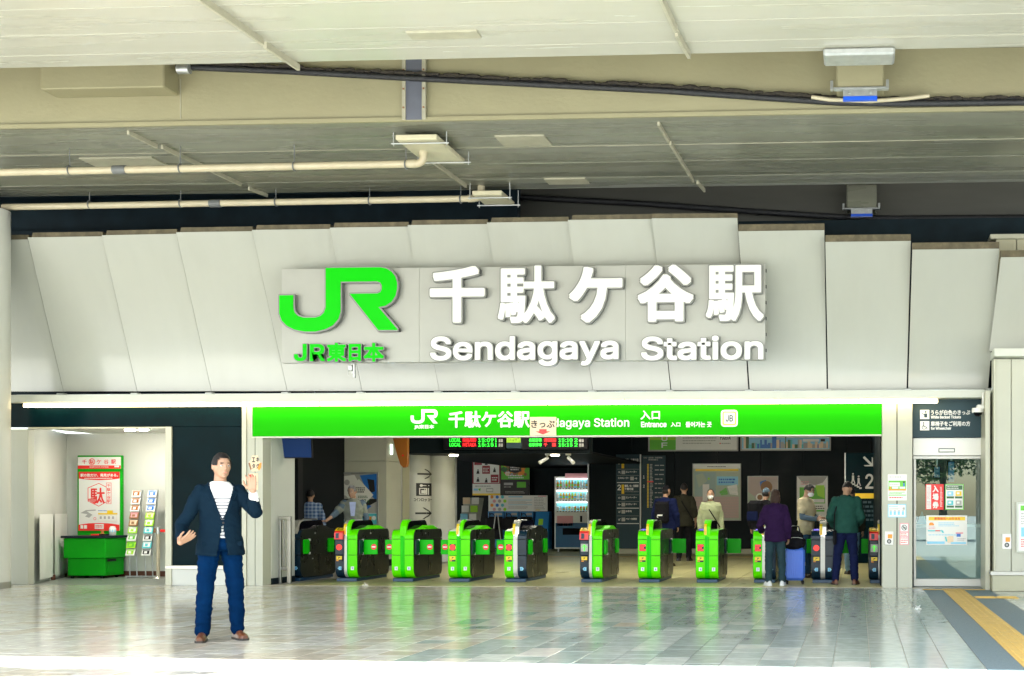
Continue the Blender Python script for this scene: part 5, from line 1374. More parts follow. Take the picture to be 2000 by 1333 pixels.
def gate(pxl, left, right, lb, nl=None, nr=None, lmode=None, disp=None, flaps='fold', half=False, hood='silver', wave=None, lflap=None):
    """pxl: photograph x of the front left edge; left/right: colours of the two front lobes"""
    x0 = at(pxl, 1090, GYF).x
    W = .375 if not half else .15
    t = thing('ticket_gate', (x0, GYF, 0), lb, 'ticket gate', 'ticket gates in the row')
    def G(mb, nm, mts, par=None):
        """local metres from the gate's front left foot"""
        o = bpy.data.objects.new(nm, mb.mesh(nm, [mts] if isinstance(mts, str) else mts)); col.objects.link(o); o.parent = par or t; ORG[o.name] = Vector((0, 0, 0)); return o
    C = {'g': 'gate_green', 'n': 'gate_navy'}
    # core, base
    G(MB().cbox(.012, W - .012, .02, GL - .05, .0, .055, .006), 'base_plate', 'gate_base')
    G(MB().prism(rprof(.02, GL - .012, .07, .865, (.15, .09, .09, .12)), .014, W - .014, 'x'), 'body', 'gate_char')
    cz = ((.055, .447), (.453, .717), (.723, .90))
    lobes = [(0, .150, left), (.225, .375, right)] if not half else [(.0, .15, left)]
    for (a, b, c_) in lobes:
        outer = 1 if b > .2 or half else -1
        for z0_, z1_ in cz:
            pf = clip(BODY, z0_, z1_)
            m_ = MB().prism(pf, a, b, 'x'); 
            o = G(m_, 'front_shell', C[c_])
            bv = o.modifiers.new('b', 'BEVEL'); bv.width = .006; bv.segments = 2; bv.limit_method = 'ANGLE'; bv.angle_limit = R(50)
    # side panels, sitting inside the coloured rim
    for z0_, z1_ in ((.06, .447), (.453, .717), (.723, .89)):
        pf = clip(SIDE, z0_, z1_)
        pr = pf
        G(MB().prism(pr, W - .004, W + .007, 'x'), 'side_panel', 'gate_char')
        if not half: G(MB().prism(pr, -.007, .004, 'x'), 'side_panel', 'gate_char')
    G(MB().cbox(W + .006, W + .012, .72, .728, .1, .44, .001).cbox(W + .006, W + .012, .55, .58, .60, .605, .001), 'panel_seam', 'black', None)
    G(MB().cbox(W + .006, W + .011, .55, .60, .80, .825, .002), 'lock_plate', 'galv')
    G(MB().cbox(W + .006, W + .011, .45, .50, .36, .38, .002), 'lock_plate', 'galv') if half or right == 'n' else None
    # centre spine and hood
    if not half:
        sp = 'silver' if 'n' in (left, right) else 'gate_green_dark'
        G(MB().prism(rprof(.006, .3, .058, .80, (.14, .02, .02, .05)), .150, .198, 'x'), 'spine', sp)
        G(MB().prism(rprof(.012, .3, .058, .80, (.14, .02, .02, .05)), .198, .225, 'x'), 'spine_groove', 'gate_green_dark' if sp == 'silver' and right == 'g' else sp)
        if hood == 'silver': G(MB().cbox(.155, .222, .012, .022, .712, .728, .003), 'spine_clip', 'silver')
        hx0, hx1 = .135, .245
    else: hx0, hx1 = -.02, .10
    hc = {'silver': 'chrome', 'green': 'gate_green'}[hood]
    n_ = 6
    rim1 = MB()
    outer, inner = HOOD, HOODS
    def band(xa, xb, mi):
        k = len(outer)
        vs = [(xa, *p) for p in outer] + [(xb, *p) for p in outer] + [(xa, *p) for p in inner] + [(xb, *p) for p in inner]
        fs = []
        for i in range(5):
            fs += [(i, i + 1, k + i + 1, k + i), (2 * k + i, 3 * k + i, 3 * k + i + 1, 2 * k + i + 1), (i, 2 * k + i, 2 * k + i + 1, i + 1), (k + i, k + i + 1, 3 * k + i + 1, 3 * k + i)]
        rim1.add(vs, fs, mi)
    xm = (hx0 + hx1) / 2
    band(hx0, xm - .001, 0); band(xm + .001, hx1, 1)
    G(rim1, 'hood_rim', [hc, 'gate_green' if right == 'g' and not half else hc])
    G(MB().prism(HOODS, hx0 + .004, hx1 - .004, 'x'), 'hood', 'gate_glass')
    G(MB().cbox(hx0 + .02, hx1 - .02, .30, .62, 1.03, 1.052, .006), 'hood_window', 'galv')
    if not half and not (left == 'g' and right == 'g' and hood == 'green' and pxl < 800):
        ys = MB()
        ys.add([(hx0 + .002, .0125, .80), (hx0 + .046, .0125, .80), (hx0 + .046, .012, .862), (hx0 + .046, .026, .945), (hx0 + .046, .055, .985), (hx0 + .002, .055, .985), (hx0 + .002, .026, .945), (hx0 + .002, .012, .862)],
               [(0, 1, 2, 7), (7, 2, 3, 6), (6, 3, 4, 5)])
        for k in range(4): ys.frect(hx0 + .014, hx0 + .034, .815 + k * .014, .823 + k * .014, .0105, 1)
        G(ys, 'yellow_sticker', ['yellow', 'orange'])
    # raised cover on the right lobe
    if wave:
        xa = .245 if not half else .10
        G(MB().prism(WAVE, xa, W - .004, 'x'), 'top_cover', {'g': 'gate_green', 'n': 'gate_char'}[wave])
    # reader or touch pad on the left lobe
    if lmode == 'reader':
        G(MB().prism([(-.06, .72), (-.03, .715), (.1, .715), (.1, .90), (.03, .895), (-.05, .835)], .002, .148, 'x'), 'reader', 'red')
        G(MB().add([(.03, -.0615, .735), (.085, -.0615, .735), (.085, -.056, .825), (.03, -.056, .825)], [(0, 1, 2, 3)]), 'ticket_slot', 'gate_navy')
        G(MB().prism([(-.03, .865), (.0, .875), (.09, .92), (.09, .90), (.03, .897)], .0, .15, 'x'), 'reader_top', 'yellow')
        G(MB().add([(.03, -.01, .8765), (.13, -.01, .8765), (.13, .07, .9165), (.03, .07, .9165)], [(0, 1, 2, 3)]).add([(.05, .005, .8845), (.11, .005, .8845), (.11, .05, .907), (.05, .05, .907)], [(0, 1, 2, 3)], 1), 'touch_pad', ['black', 'yellow'])
        G(MB().cbox(.0, .15, -.03, .05, .45, .714, .012), 'reader_box', 'gate_navy')
        yd = -.0315
    elif lmode in ('pad', 'flat'):
        if lmode == 'pad':
            G(MB().prism([(.06, .87), (.30, .90), (.30, .88), (.06, .86)], .01, .14, 'x'), 'touch_pad', 'black')
            G(MB().add([(.03, .09, .8765), (.12, .09, .8765), (.12, .26, .8975), (.03, .26, .8975)], [(0, 1, 2, 3)]), 'pad_screen', 'screen_violet')
        else:
            G(MB().prism([(.05, .87), (.35, .905), (.35, .88), (.05, .86)], .01, .14, 'x'), 'ticket_inlet', 'silver')
        yd = -.001
    else: yd = -.001
    yd -= .004
    dp = MB(); cx_, cz_ = .080, .585
    if disp == 'stop':
        if left == 'g': dp.frect(.03, .13, .53, .64, yd + .001, 1)
        dp.disc(cx_, cz_, .05, yd, 20, 0); dp.frect(cx_ - .025, cx_ + .025, cz_ - .004, cz_ + .004, yd - .001, 3)
    elif disp == 'IC':
        dp.frect(.025, .135, .525, .645, yd + .001, 1); dp.frect(.032, .128, .532, .638, yd, 0); 
        text(dp, 'IC', .036, .112, .545, .625, yd - .0006, 3, .05); dp.frect(.10, .13, .565, .605, yd - .0016, 1)
    elif disp == 'arrow':
        dp.frect(.02, .14, .52, .65, yd + .001, 4); arrow(dp, cx_, cz_, .11, R(90), yd, 2, .2)
    if disp: G(dp, 'display', ['red_lit', 'gate_navy', 'green_lit', 'print_wine', 'print_grey'])
    if not half:
        st = MB(); st.frect(.03, .13, .375, .435, yd, 0); st.frect(.03, .13, .345, .373, yd, 1); st.frect(.03, .07, .35, .366, yd - .0006, 2)
        st.poly([(.06, .39), (.075, .39), (.085, .405), (.10, .41), (.10, .418), (.06, .42), (.075, .408)], yd - .0006, 3)
        if disp: G(st, 'warning_sticker', ['yellow', 'print_black', 'orange', 'print_black'])
    np_ = MB()
    def plate(xc, s, c_, dirn):
        y_ = -.006; z_ = .225; w_ = .028
        if c_ == 'n': np_.poly([(xc - w_, z_ - .03), (xc + w_, z_ - .03), (xc + w_, z_ + .03), (xc - w_, z_ + .03)] if not dirn else ([(xc - w_, z_ - .03), (xc + w_ * .5, z_ - .03), (xc + w_ * 1.3, z_), (xc + w_ * .5, z_ + .03), (xc - w_, z_ + .03)] if dirn > 0 else [(xc + w_, z_ - .03), (xc + w_, z_ + .03), (xc - w_ * .5, z_ + .03), (xc - w_ * 1.3, z_), (xc - w_ * .5, z_ - .03)]), y_, 2)
        else: np_.frect(xc - w_, xc + w_, z_ - .03, z_ + .03, y_, 0)
        text(np_, s, xc - .012 * len(s), xc + .012 * len(s), z_ - .018, z_ + .018, y_ - .0006, 1, .04)
    if nl: plate(.08, nl, left, -1 if not half else 1)
    if nr: plate(.30, nr, right, 1)
    if nl or nr: G(np_, 'number_plate', ['letter_white', 'print_blue', 'print_sky'])
    # flaps
    def hinge(y_, sd=1):
        xs = W if sd > 0 else 0
        for z_ in (.47, .70):
            a = xs + sd * .008; b = xs + sd * .035
            G(MB().cbox(min(a, b), max(a, b), y_, y_ + .03, z_ - .02, z_ + .02, .004), 'hinge', 'print_white')
    if flaps == 'fold':
        for y_, d_ in ((.10, .20), (1.08, .22)):
            G(MB().prism(rprof(y_, y_ + d_, .462, .708, (.03, .03, .03, .03), 3), W + .008, W + .034, 'x'), 'flap', 'flap_green')
        hinge(.31)
    elif flaps in ('front', 'back'):
        y_ = .20 if flaps == 'front' else 1.12
        L = .245
        o = G(MB().cbox(W + .035, W + .035 + L, y_, y_ + .022, .456, .708, .006), 'flap', 'flap_green')
        if flaps == 'front':
            m_ = MB(); m_.disc(W + .035 + L - .065, .585, .05, y_ - .002, 20, 0); m_.frect(W + L - .065, W + L + .0, .573, .597, y_ - .003, 1)
            G(m_, 'no_entry_mark', ['red', 'letter_white'], o)
        G(MB().cbox(W + .008, W + .032, y_ - .15, y_ + .03, .456, .708, .006), 'flap_box', 'gate_navy'); hinge(y_ - .012)
    if lflap:
        y_ = .20 if lflap == 'front' else 1.12
        L = .185 if lflap == 'front' else .12
        o = G(MB().cbox(-.01 - L, -.01, y_, y_ + .022, .456, .708, .006), 'flap', 'flap_green')
        if lflap == 'front':
            m_ = MB(); m_.disc(-.01 - L + .075, .585, .05, y_ - .002, 20, 0); m_.frect(-.01 - L + .04, -.01 - L + .11, .573, .597, y_ - .003, 1)
            G(m_, 'no_entry_mark', ['red', 'letter_white'], o)
    return t
gate(569, 'n', 'n', 'dark navy end gate beside the white return wall, without green front', nl='10', half=True, hood='silver', wave='n')
gate(655, 'n', 'g', 'gate with red reader and red stop light, second from the left', '10', '9', 'reader', 'stop', 'front', wave='g')
gate(765, 'g', 'g', 'all green gate without stickers, third from the left', '9', '8', None, None, 'front', hood='green', wave='g', lflap='front')
gate(875, 'g', 'g', 'green gate numbered 8 and 7 with a red stop display', '8', '7', 'flat', 'stop', 'front', wave='g', lflap='front')
gate(985, 'g', 'n', 'gate with green left and navy right front, left of the wide gap', '7', '6', 'flat', 'stop', 'fold', wave='n', lflap='front')
gate(1133, 'n', 'g', 'gate with red reader and green arrow light right of the wide gap', '6', '5', 'reader', 'arrow', 'fold', wave='g')
gate(1246, 'g', 'g', 'green gate in front of the navy jacket and backpack', '5', '4', 'pad', 'IC', 'back', hood='green')
gate(1359, 'g', 'g', 'green gate in front of the pale sage blouse', '4', '3', 'pad', 'IC', 'back', hood='green', lflap='back')
gate(1471, 'g', 'n', 'gate partly hidden by the person in the purple sweater', '3', '2', 'pad', 'IC', 'back', lflap='back')
gate(1585, 'n', 'n', 'navy gate with a red stop light between the suitcase and the green shirt', '2', '1', 'pad', 'stop', 'back', lflap='back')
gate(1698, 'n', 'n', 'navy gate with red reader cut off by the right pillar', '1', None, 'reader', 'arrow', 'fold', lflap='back')
# steel barrier rail at the left end
xa, xb = X(541, 19.85), X(567, 19.85); zt = Zp(550, 1009, 19.85)
br = thing('barrier_rail', (xa, 19.85, 0), 'brushed steel barrier frame left of the first gate', 'barrier')
for xx in (xa, xb - .06): MB().cbox(xx, xx + .06, 19.85, 19.91, 0, zt - .06, .006).obj('post', 'steel', br)
MB().cbox(xa, xb, 19.85, 19.91, zt - .058, zt, .006).obj('top_rail', 'steel', br)
MB().cbox(xa + .062, xb - .062, 19.86, 19.90, .22, .28, .005).obj('bottom_rail', 'steel', br)
MB().cbox(xa + .09, xa + .115, 19.87, 19.89, .28, zt - .06, .003).obj('bar', 'steel', br)
MB().cbox(xa + .15, xa + .162, 19.87, 19.89, .28, zt - .06, .003).obj('bar', 'steel', br)
xa2, xb2 = X(585, 22.2), X(618, 22.2)
MB().cbox(xa2, xb2, 22.2, 22.26, 1.0, 1.06, .005).cbox(xa2 + .02, xa2 + .06, 22.205, 22.255, 0, 1.0, .004).cbox(xb2 - .06, xb2 - .02, 22.205, 22.255, 0, 1.0, .004).obj('barrier_rail', 'steel', None, 'low steel barrier behind the dark end gate', 'barrier', origin=(xa2, 22.2, 0))
# ================================================================== people
mat('skin', (.35, .20, .125), .55, var=.06, scale=14)
mat('skin_lip', (.42, .17, .13), .5)
mat('hair_black', (.012, .010, .010), .5, spec=.25, bump=.5, bscale=160)
mat('hair_grey', (.16, .16, .16), .55, spec=.25, var=.4, scale=60, bump=.5, bscale=160)
mat('hair_brown', (.035, .018, .012), .5, spec=.25, bump=.5, bscale=160)
mat('eye_white', (.75, .74, .70), .3)
mat('eye_dark', (.02, .012, .01), .2)
for nm_, c_ in (('cloth_blazer', (.004, .013, .024)), ('cloth_blue', (.0003, .014, .052)), ('cloth_navy', (.008, .012, .045)), ('cloth_black', (.010, .010, .012)), ('cloth_olive', (.028, .028, .020)),
                ('cloth_sage', (.30, .33, .20)), ('cloth_cream', (.55, .52, .42)), ('cloth_purple', (.022, .009, .038)), ('cloth_teal', (.016, .06, .048)), ('cloth_slate', (.022, .045, .055)),
                ('cloth_beige', (.52, .44, .28)), ('cloth_denim', (.05, .12, .24)), ('cloth_lightdenim', (.16, .28, .42)), ('cloth_greyblue', (.10, .14, .18)), ('cloth_vest', (.20, .21, .17)), ('cloth_shirt', (.38, .42, .62)), ('cloth_white', (.70, .70, .66))):
    mat(nm_, c_, .85, spec=.04, var=.12, scale=9, bump=.12, bscale=90)
mat('leather_brown', (.13, .045, .018), .3, var=.2, scale=12)
mat('leather_dark', (.02, .012, .010), .35)
mat('sole', (.03, .025, .02), .7)
mat('sneaker', (.62, .64, .66), .6)
mat('mask_white', (.75, .76, .76), .8)
def stripe_mat(name, a, b, period, duty, axis='z', b2=None):
    m = bpy.data.materials.new(name); m.use_nodes = True; n = m.node_tree; N = n.nodes; L = n.links; bs = N['Principled BSDF']
    bs.inputs['Roughness'].default_value = .85; bs.inputs['Specular IOR Level'].default_value = .15
    tc = N.new('ShaderNodeTexCoord'); sp = N.new('ShaderNodeSeparateXYZ'); L.new(tc.outputs['Object'], sp.inputs[0])
    def st(out):
        mu = N.new('ShaderNodeMath'); mu.operation = 'DIVIDE'; mu.inputs[1].default_value = period; L.new(out, mu.inputs[0])
        fr = N.new('ShaderNodeMath'); fr.operation = 'FRACT'; L.new(mu.outputs[0], fr.inputs[0])
        lt_ = N.new('ShaderNodeMath'); lt_.operation = 'LESS_THAN'; lt_.inputs[1].default_value = duty; L.new(fr.outputs[0], lt_.inputs[0]); return lt_.outputs[0]
    f = st(sp.outputs['Z'])
    if axis == 'xz':
        g = st(sp.outputs['X']); ad = N.new('ShaderNodeMath'); ad.operation = 'ADD'; L.new(f, ad.inputs[0]); L.new(g, ad.inputs[1])
        hv = N.new('ShaderNodeMath'); hv.operation = 'MULTIPLY'; hv.inputs[1].default_value = .5; L.new(ad.outputs[0], hv.inputs[0]); f = hv.outputs[0]
    else:   # plain yoke above the stripes
        gt_ = N.new('ShaderNodeMath'); gt_.operation = 'LESS_THAN'; gt_.inputs[1].default_value = 1.345; L.new(sp.outputs['Z'], gt_.inputs[0])
        gb_ = N.new('ShaderNodeMath'); gb_.operation = 'GREATER_THAN'; gb_.inputs[1].default_value = .93; L.new(sp.outputs['Z'], gb_.inputs[0])
        mm = N.new('ShaderNodeMath'); mm.operation = 'MULTIPLY'; L.new(f, mm.inputs[0]); L.new(gt_.outputs[0], mm.inputs[1])
        m2 = N.new('ShaderNodeMath'); m2.operation = 'MULTIPLY'; L.new(mm.outputs[0], m2.inputs[0]); L.new(gb_.outputs[0], m2.inputs[1]); f = m2.outputs[0]
    mx = N.new('ShaderNodeMix'); mx.data_type = 'RGBA'; mx.inputs['A'].default_value = (*a, 1); mx.inputs['B'].default_value = (*b, 1)
    L.new(f, mx.inputs['Factor']); L.new(mx.outputs['Result'], bs.inputs['Base Color']); M[name] = m
stripe_mat('cloth_striped', (.76, .76, .74), (.03, .035, .06), .031, .30)
stripe_mat('cloth_plaid', (.06, .11, .24), (.30, .38, .52), .07, .42, 'xz')

WORK = bpy.data.scenes.new('workshop')      # only used while shaping bodies and clothes
JUNK = []
def fuse(mb, voxel, smooth=3, wrinkle=0, wfreq=9, seed=0, keep=None):
    me = mb.mesh('fuse', [])
    o = bpy.data.objects.new('fuse', me); WORK.collection.objects.link(o)
    r = o.modifiers.new('r', 'REMESH'); r.mode = 'VOXEL'; r.voxel_size = voxel; r.use_smooth_shade = True
    s = o.modifiers.new('s', 'SMOOTH'); s.factor = .5; s.iterations = smooth
    
    with bpy.context.temp_override(scene=WORK, view_layer=WORK.view_layers[0]): dg = bpy.context.evaluated_depsgraph_get()
    out = bpy.data.meshes.new_from_object(o.evaluated_get(dg))
    JUNK.extend((o, me))
    if wrinkle:
        nrm_ = [v.normal.copy() for v in out.vertices]; new = []
        for v, vn in zip(out.vertices, nrm_):
            c = v.co; q = Vector((c.x * wfreq * .7 + seed, c.y * wfreq * .7, c.z * wfreq * 1.5 + c.x * 3))
            n = noise.noise(q) + .5 * noise.noise(q * 2.3) + .9 * (.5 - abs(noise.noise(Vector((c.x * 5 + seed, c.y * 5, c.z * 16 + c.x * 9)))))
            new += list(c + vn * (n * wrinkle))
        out.vertices.foreach_set('co', new)
        out.update()
    if keep:
        bm = bmesh.new(); bm.from_mesh(out)
        bmesh.ops.delete(bm, geom=[f for f in bm.faces if not keep(f.calc_center_median())], context='FACES')
        bm.to_mesh(out); bm.free()
    out.polygons.foreach_set('use_smooth', [True] * len(out.polygons))
    return out
TORSO = [(.88, .165, .115, 0), (.96, .158, .112, 0), (1.06, .143, .105, -.005), (1.18, .152, .110, -.008), (1.30, .168, .118, -.005), (1.38, .165, .106, .005), (1.43, .135, .085, .012), (1.465, .085, .070, .012), (1.49, .062, .062, .010)]
def loft(mb, rings, T, n=20):
    vs = []
    for z, rx, ry, yo in rings:
        for k in range(n):
            a = 2 * math.pi * k / n; vs.append(T(Vector((rx * math.cos(a), yo + ry * math.sin(a), z))))
    m = len(rings)
    mb.add(vs, [(i * n + k, i * n + (k + 1) % n, (i + 1) * n + (k + 1) % n, (i + 1) * n + k) for i in range(m - 1) for k in range(n)])
    mb.add(vs[:n], [tuple(range(n - 1, -1, -1))]); mb.add(vs[-n:], [tuple(range(n))])
def limb(mb, pts, rs, n=12):
    P_ = [Vector(p) for p in pts]; Q, q = [], []
    for i in range(len(P_) - 1):
        for k in range(5):
            t = k / 5; Q.append(P_[i].lerp(P_[i + 1], t)); q.append(rs[i] + (rs[i + 1] - rs[i]) * t)
    Q.append(P_[-1]); q.append(rs[-1])
    mb.tube(Q, q, n)
    for p, r in ((P_[0], rs[0]), (P_[-1], rs[-1])): mb.ellip(p, (r, r, r), n, 7)
    for p, r in zip(P_[1:-1], rs[1:-1]): mb.ellip(p, (r, r, r), n, 7)
def hand(mb, wrist, d, nrm, thumb, curl=.5, s=1.0):
    d = Vector(d).normalized(); nrm = Vector(nrm); nrm = (nrm - d * nrm.dot(d)).normalized(); sd = d.cross(nrm) * thumb
    w = Vector(wrist)
    for k in range(4):
        off = sd * (.030 - .020 * k)
        limb(mb, [w + off * .55, w + d * .085 * s + off], [.014, .0125], 8)
    L = (.068, .076, .070, .054)
    for k in range(4):
        p = w + d * .085 * s + sd * (.030 - .020 * k); a = 0; pts = [p]
        for j in range(3):
            a += curl * (.55 + .1 * k); dd = d * math.cos(a) + nrm * math.sin(a) + sd * (.20 - .13 * k)
            p = p + dd.normalized() * L[k] * (.44, .32, .26)[j] * s; pts.append(p)
        limb(mb, pts, [.0105, .0098, .009, .0078], 8)
    p0 = w + d * .02 + sd * .022
    p1 = p0 + (d * .6 + sd * .8).normalized() * .04; p2 = p1 + (d * .85 + sd * .35 + nrm * .3).normalized() * .034; p3 = p2 + (d + nrm * .3).normalized() * .026
    limb(mb, [p0, p1, p2, p3], [.014, .0125, .0105, .009], 8)
def person(label, px, py, H, turn, arms=None, stance=((-.10, 0), (.10, 0)), head=(0, 0), lean=0, hair=('short', 'hair_black'), top='cloth_black', sleeve=1.0, bottom='cloth_black', shoes=('leather_dark', 'sole'),
           voxel=.016, loose=.02, hem=.84, face=True, mask=False, special=None, loc=None, skirt=False, shoe_w=1.0, build=1.0, hood=False):
    p0 = Vector(loc) if loc else on_z(px, py, 0)
    s = H / 1.75
    rz = math.atan2(-p0.x, p0.y) * 1.0 + R(turn)
    cl, sl = math.cos(lean), math.sin(lean)
    def T(p):
        p = Vector(p)
        if p.z > .95:
            f = min(1, (p.z - .95) / .2); a = lean * f; dz = p.z - .95
            p = Vector((p.x, p.y * math.cos(a) - dz * math.sin(a), .95 + dz * math.cos(a) + p.y * math.sin(a) * .3))
        return p
    hy, hp = head
    HM = Matrix.Rotation(hy, 4, 'Z') @ Matrix.Rotation(hp, 4, 'X')
    nb = T((0, .005, 1.50))
    def HT(p): return nb + (Matrix.Rotation(-lean * .0, 4, 'X') @ HM) @ (Vector(p) - Vector((0, .005, 1.50)))
    HC = Vector((0, -.025, 1.635))
    body = MB()
    tor = [(z, (rx - .018) * build, (ry - .018) * build, yo) for z, rx, ry, yo in TORSO[:-2]] + [(1.465, .075, .06, .012), (1.49, .055, .055, .01)]
    loft(body, tor, T)
    limb(body, [T((0, .012, 1.44)), HT((0, -.0, 1.57))], [.056, .052])
    rot = HM.to_3x3()
    body.ellip(HT(HC), (.074, .095, .113), 18, 12, rot=rot)
    body.ellip(HT(HC + Vector((0, -.022, -.058))), (.056, .064, .058), 14, 9, rot=rot)
    if face:
        body.ellip(HT(HC + Vector((0, -.098, -.020))), (.012, .016, .020), 8, 6, rot=rot); body.ellip(HT(HC + Vector((0, -.092, .0))), (.008, .012, .024), 8, 6, rot=rot)
        body.ellip(HT(HC + Vector((0, -.080, .022))), (.050, .014, .010), 10, 6, rot=rot)
        body.ellip(HT(HC + Vector((0, -.082, -.058))), (.022, .012, .012), 8, 6, rot=rot); body.ellip(HT(HC + Vector((0, -.075, -.094))), (.02, .016, .016), 8, 6, rot=rot)
    for sx in (-1, 1): body.ellip(HT(HC + Vector((sx * .076, .012, -.012))), (.011, .020, .032), 8, 6, rot=rot)
    SH = [T((-.160 * build, .008, 1.395)), T((.160 * build, .008, 1.395))]
    arms = arms or [None, None]
    AR = []
    for i, sx in enumerate((-1, 1)):
        a = arms[i] or ((sx * .235 * build, .03, 1.115), (sx * .245 * build, -.045, .875), (sx * .02, -.25, -1), (-sx, .2, 0), .45)
        if not arms[i]: a = (T(a[0]) if lean < .2 else a[0], *a[1:])
        AR.append((SH[i], Vector(a[0]), Vector(a[1]), a[2], a[3], a[4]))
    for i, (sh, el, wr, hd, hn, cu) in enumerate(AR):
        limb(body, [sh, el, wr], [.046, .040, .027])
        body.ellip(wr, (.028, .028, .028), 10, 6)
        hand(body, wr, hd, hn, (1 if i == 0 else -1), cu)
    LG = []
    for i, sx in enumerate((-1, 1)):
        fx, fy = stance[i]
        hip, kn, an = Vector((sx * .088, 0, .90)), Vector(((sx * .088 + fx) / 2 + sx * .01, fy * .5 - .012, .49)), Vector((fx, fy + .02, .08))
        LG.append((hip, kn, an)); limb(body, [hip, kn, an], [.075, .050, .036])
    def sc_(me):
        for v in me.vertices: v.co *= s
        return me
    root = bpy.data.objects.new('person', sc_(fuse(body, voxel * .64, 2))); col.objects.link(root)
    root.data.materials.append(M['skin']); root.location = p0; root.rotation_euler = (0, 0, rz); ORG[root.name] = Vector((0, 0, 0))
    tag(root, label, 'person')
    def part(nm, me, mts, par=root):
        o = bpy.data.objects.new(nm, me); col.objects.link(o); o.parent = par
        me.materials.clear()
        for m_ in ([mts] if isinstance(mts, str) else mts): me.materials.append(M[m_])
        ORG[o.name] = Vector((0, 0, 0)); return o
    def mpart(nm, mb, mts, par=root): return part(nm, sc_(mb.mesh(nm, [])), mts, par)
    # trousers / skirt
    tr = MB()
    wr_ = .012 if voxel < .012 else .011
    loft(tr, [(.84, .17 * build, .12, 0), (.90, .175 * build, .125, 0), (.98, .168 * build, .122, 0), (1.02, .16 * build, .118, 0)], T)
    if skirt: loft(tr, [(.30, .26, .22, 0), (.6, .21, .17, 0), (.88, .18, .125, 0)], T)
    for hip, kn, an in LG:
        limb(tr, [hip + Vector((0, 0, -.02)), kn, an + Vector((0, .0, .02))], [.094 * build, .073, .063])
    part('skirt' if skirt else 'trousers', sc_(fuse(tr, voxel, 3, wr_, 9, px * .37)), bottom)
    # top
    tp = MB()
    if special != 'blazer':
        rings = [(hem, .172 * build + loose, .122 + loose, 0)] + [(z, rx * build + loose, ry * (build * .5 + .5) + loose, yo) for z, rx, ry, yo in TORSO if hem < z < 1.47] + [(1.475, .074, .072, .012), (1.495, .066, .066, .01)]
        loft(tp, rings, T)
        for sh, el, wr, *_ in AR:
            if sleeve > .95: limb(tp, [sh, el, el.lerp(wr, .93)], [.064 + loose * .3, .050 + loose * .5, .039 + loose * .4])
            elif sleeve > .4: limb(tp, [sh, el, el.lerp(wr, .35)], [.064 + loose * .3, .052 + loose * .5, .050 + loose * .4])
            else: limb(tp, [sh, sh.lerp(el, .62)], [.064 + loose * .3, .060 + loose * .5])
        if hood:
            tp.ellip(T((0, .085, 1.44)), (.105, .06, .075), 14, 8)
        part({'cloth_beige': 'knit_vest'}.get(top, 'top'), sc_(fuse(tp, voxel, 2, .014, 8, px * .11)), top)
    # shoes
    for i in range(2):
        fx, fy = stance[i]; sx = -1 if i == 0 else 1
        yw = sx * .22; up, so = MB(), MB()
        cyw, syw = math.cos(yw), math.sin(yw)
        def W(x, y, z): return (fx + x * cyw - y * syw, fy + .02 + x * syw + y * cyw, z)
        prof = [(.072, .026, .055), (.060, .034, .075), (.02, .037, .082), (-.04, .038, .078), (-.09, .043, .064), (-.14, .045, .052), (-.175, .038, .043), (-.198, .022, .034)]
        n_ = 9; vs = []; sv = []
        for y, w_, h_ in prof:
            w_ *= shoe_w
            for k in range(n_):
                a = math.pi * k / (n_ - 1); vs.append(W(w_ * math.cos(a), y, .018 + (h_) * math.sin(a) ** .8))
            for (q, z) in ((1.08, 0), (1.10, .02)):
                sv += [W(w_ * q, y * 1.02, z), W(-w_ * q, y * 1.02, z)]
        m_ = len(prof)
        up.add(vs, [(i_ * n_ + k, i_ * n_ + k + 1, (i_ + 1) * n_ + k + 1, (i_ + 1) * n_ + k) for i_ in range(m_ - 1) for k in range(n_ - 1)], 0, True)
        up.add(vs[:n_], [tuple(range(n_))]); up.add(vs[-n_:], [tuple(range(n_ - 1, -1, -1))])
        for i_ in range(m_ - 1):
            a, b = i_ * 4, i_ * 4 + 4
            so.add([sv[a + j] for j in range(4)] + [sv[b + j] for j in range(4)], [(2, 3, 7, 6), (0, 1, 5, 4), (0, 2, 6, 4), (1, 3, 7, 5)])
        so.add(sv[:4], [(0, 1, 3, 2)]); so.add(sv[-4:], [(0, 1, 3, 2)])
        so_ = mpart('shoe', up, shoes[0]); mpart('sole', so, shoes[1], so_)
    # hair
    st, hm = hair
    hb = MB(); er = (.083, .104, .121) if st != 'long' else (.088, .108, .124)
    N_, M_ = 28, 20; vs = []; ok = []
    for i in range(M_ + 1):
        t = math.pi * i / M_
        for k in range(N_):
            q = Vector((er[0] * math.sin(t) * math.cos(2 * math.pi * k / N_), er[1] * math.sin(t) * math.sin(2 * math.pi * k / N_), er[2] * math.cos(t)))
            ln = {'short': q.z > .012 - q.y * .62, 'bob': q.z > .02 - q.y * 1.5 and q.z > -.11, 'long': q.z > .02 - q.y * 1.7, 'cap': q.z > .03 - q.y * .25}[st]
            if st == 'short' and abs(q.x) > .06 and q.y < .0: ln = q.z > .0
            q = q * (1 + .035 * noise.noise(q * 30 + Vector((px, 0, 0))))
            vs.append(HT(HC + Vector((0, .006, .004)) + q)); ok.append(ln)
    fs = [(i * N_ + k, (i + 1) * N_ + k, (i + 1) * N_ + (k + 1) % N_, i * N_ + (k + 1) % N_) for i in range(M_) for k in range(N_)]
    hb.add(vs, [f for f in fs if sum(ok[j] for j in f) >= 3], 0, True)
    if st == 'bob':
        for sx in (-.05, .05): hb.ellip(HT(HC + Vector((sx, .03, -.075))), (.045, .072, .095), 12, 9)
        hb.ellip(HT(HC + Vector((0, .055, -.07))), (.08, .055, .10), 14, 9)
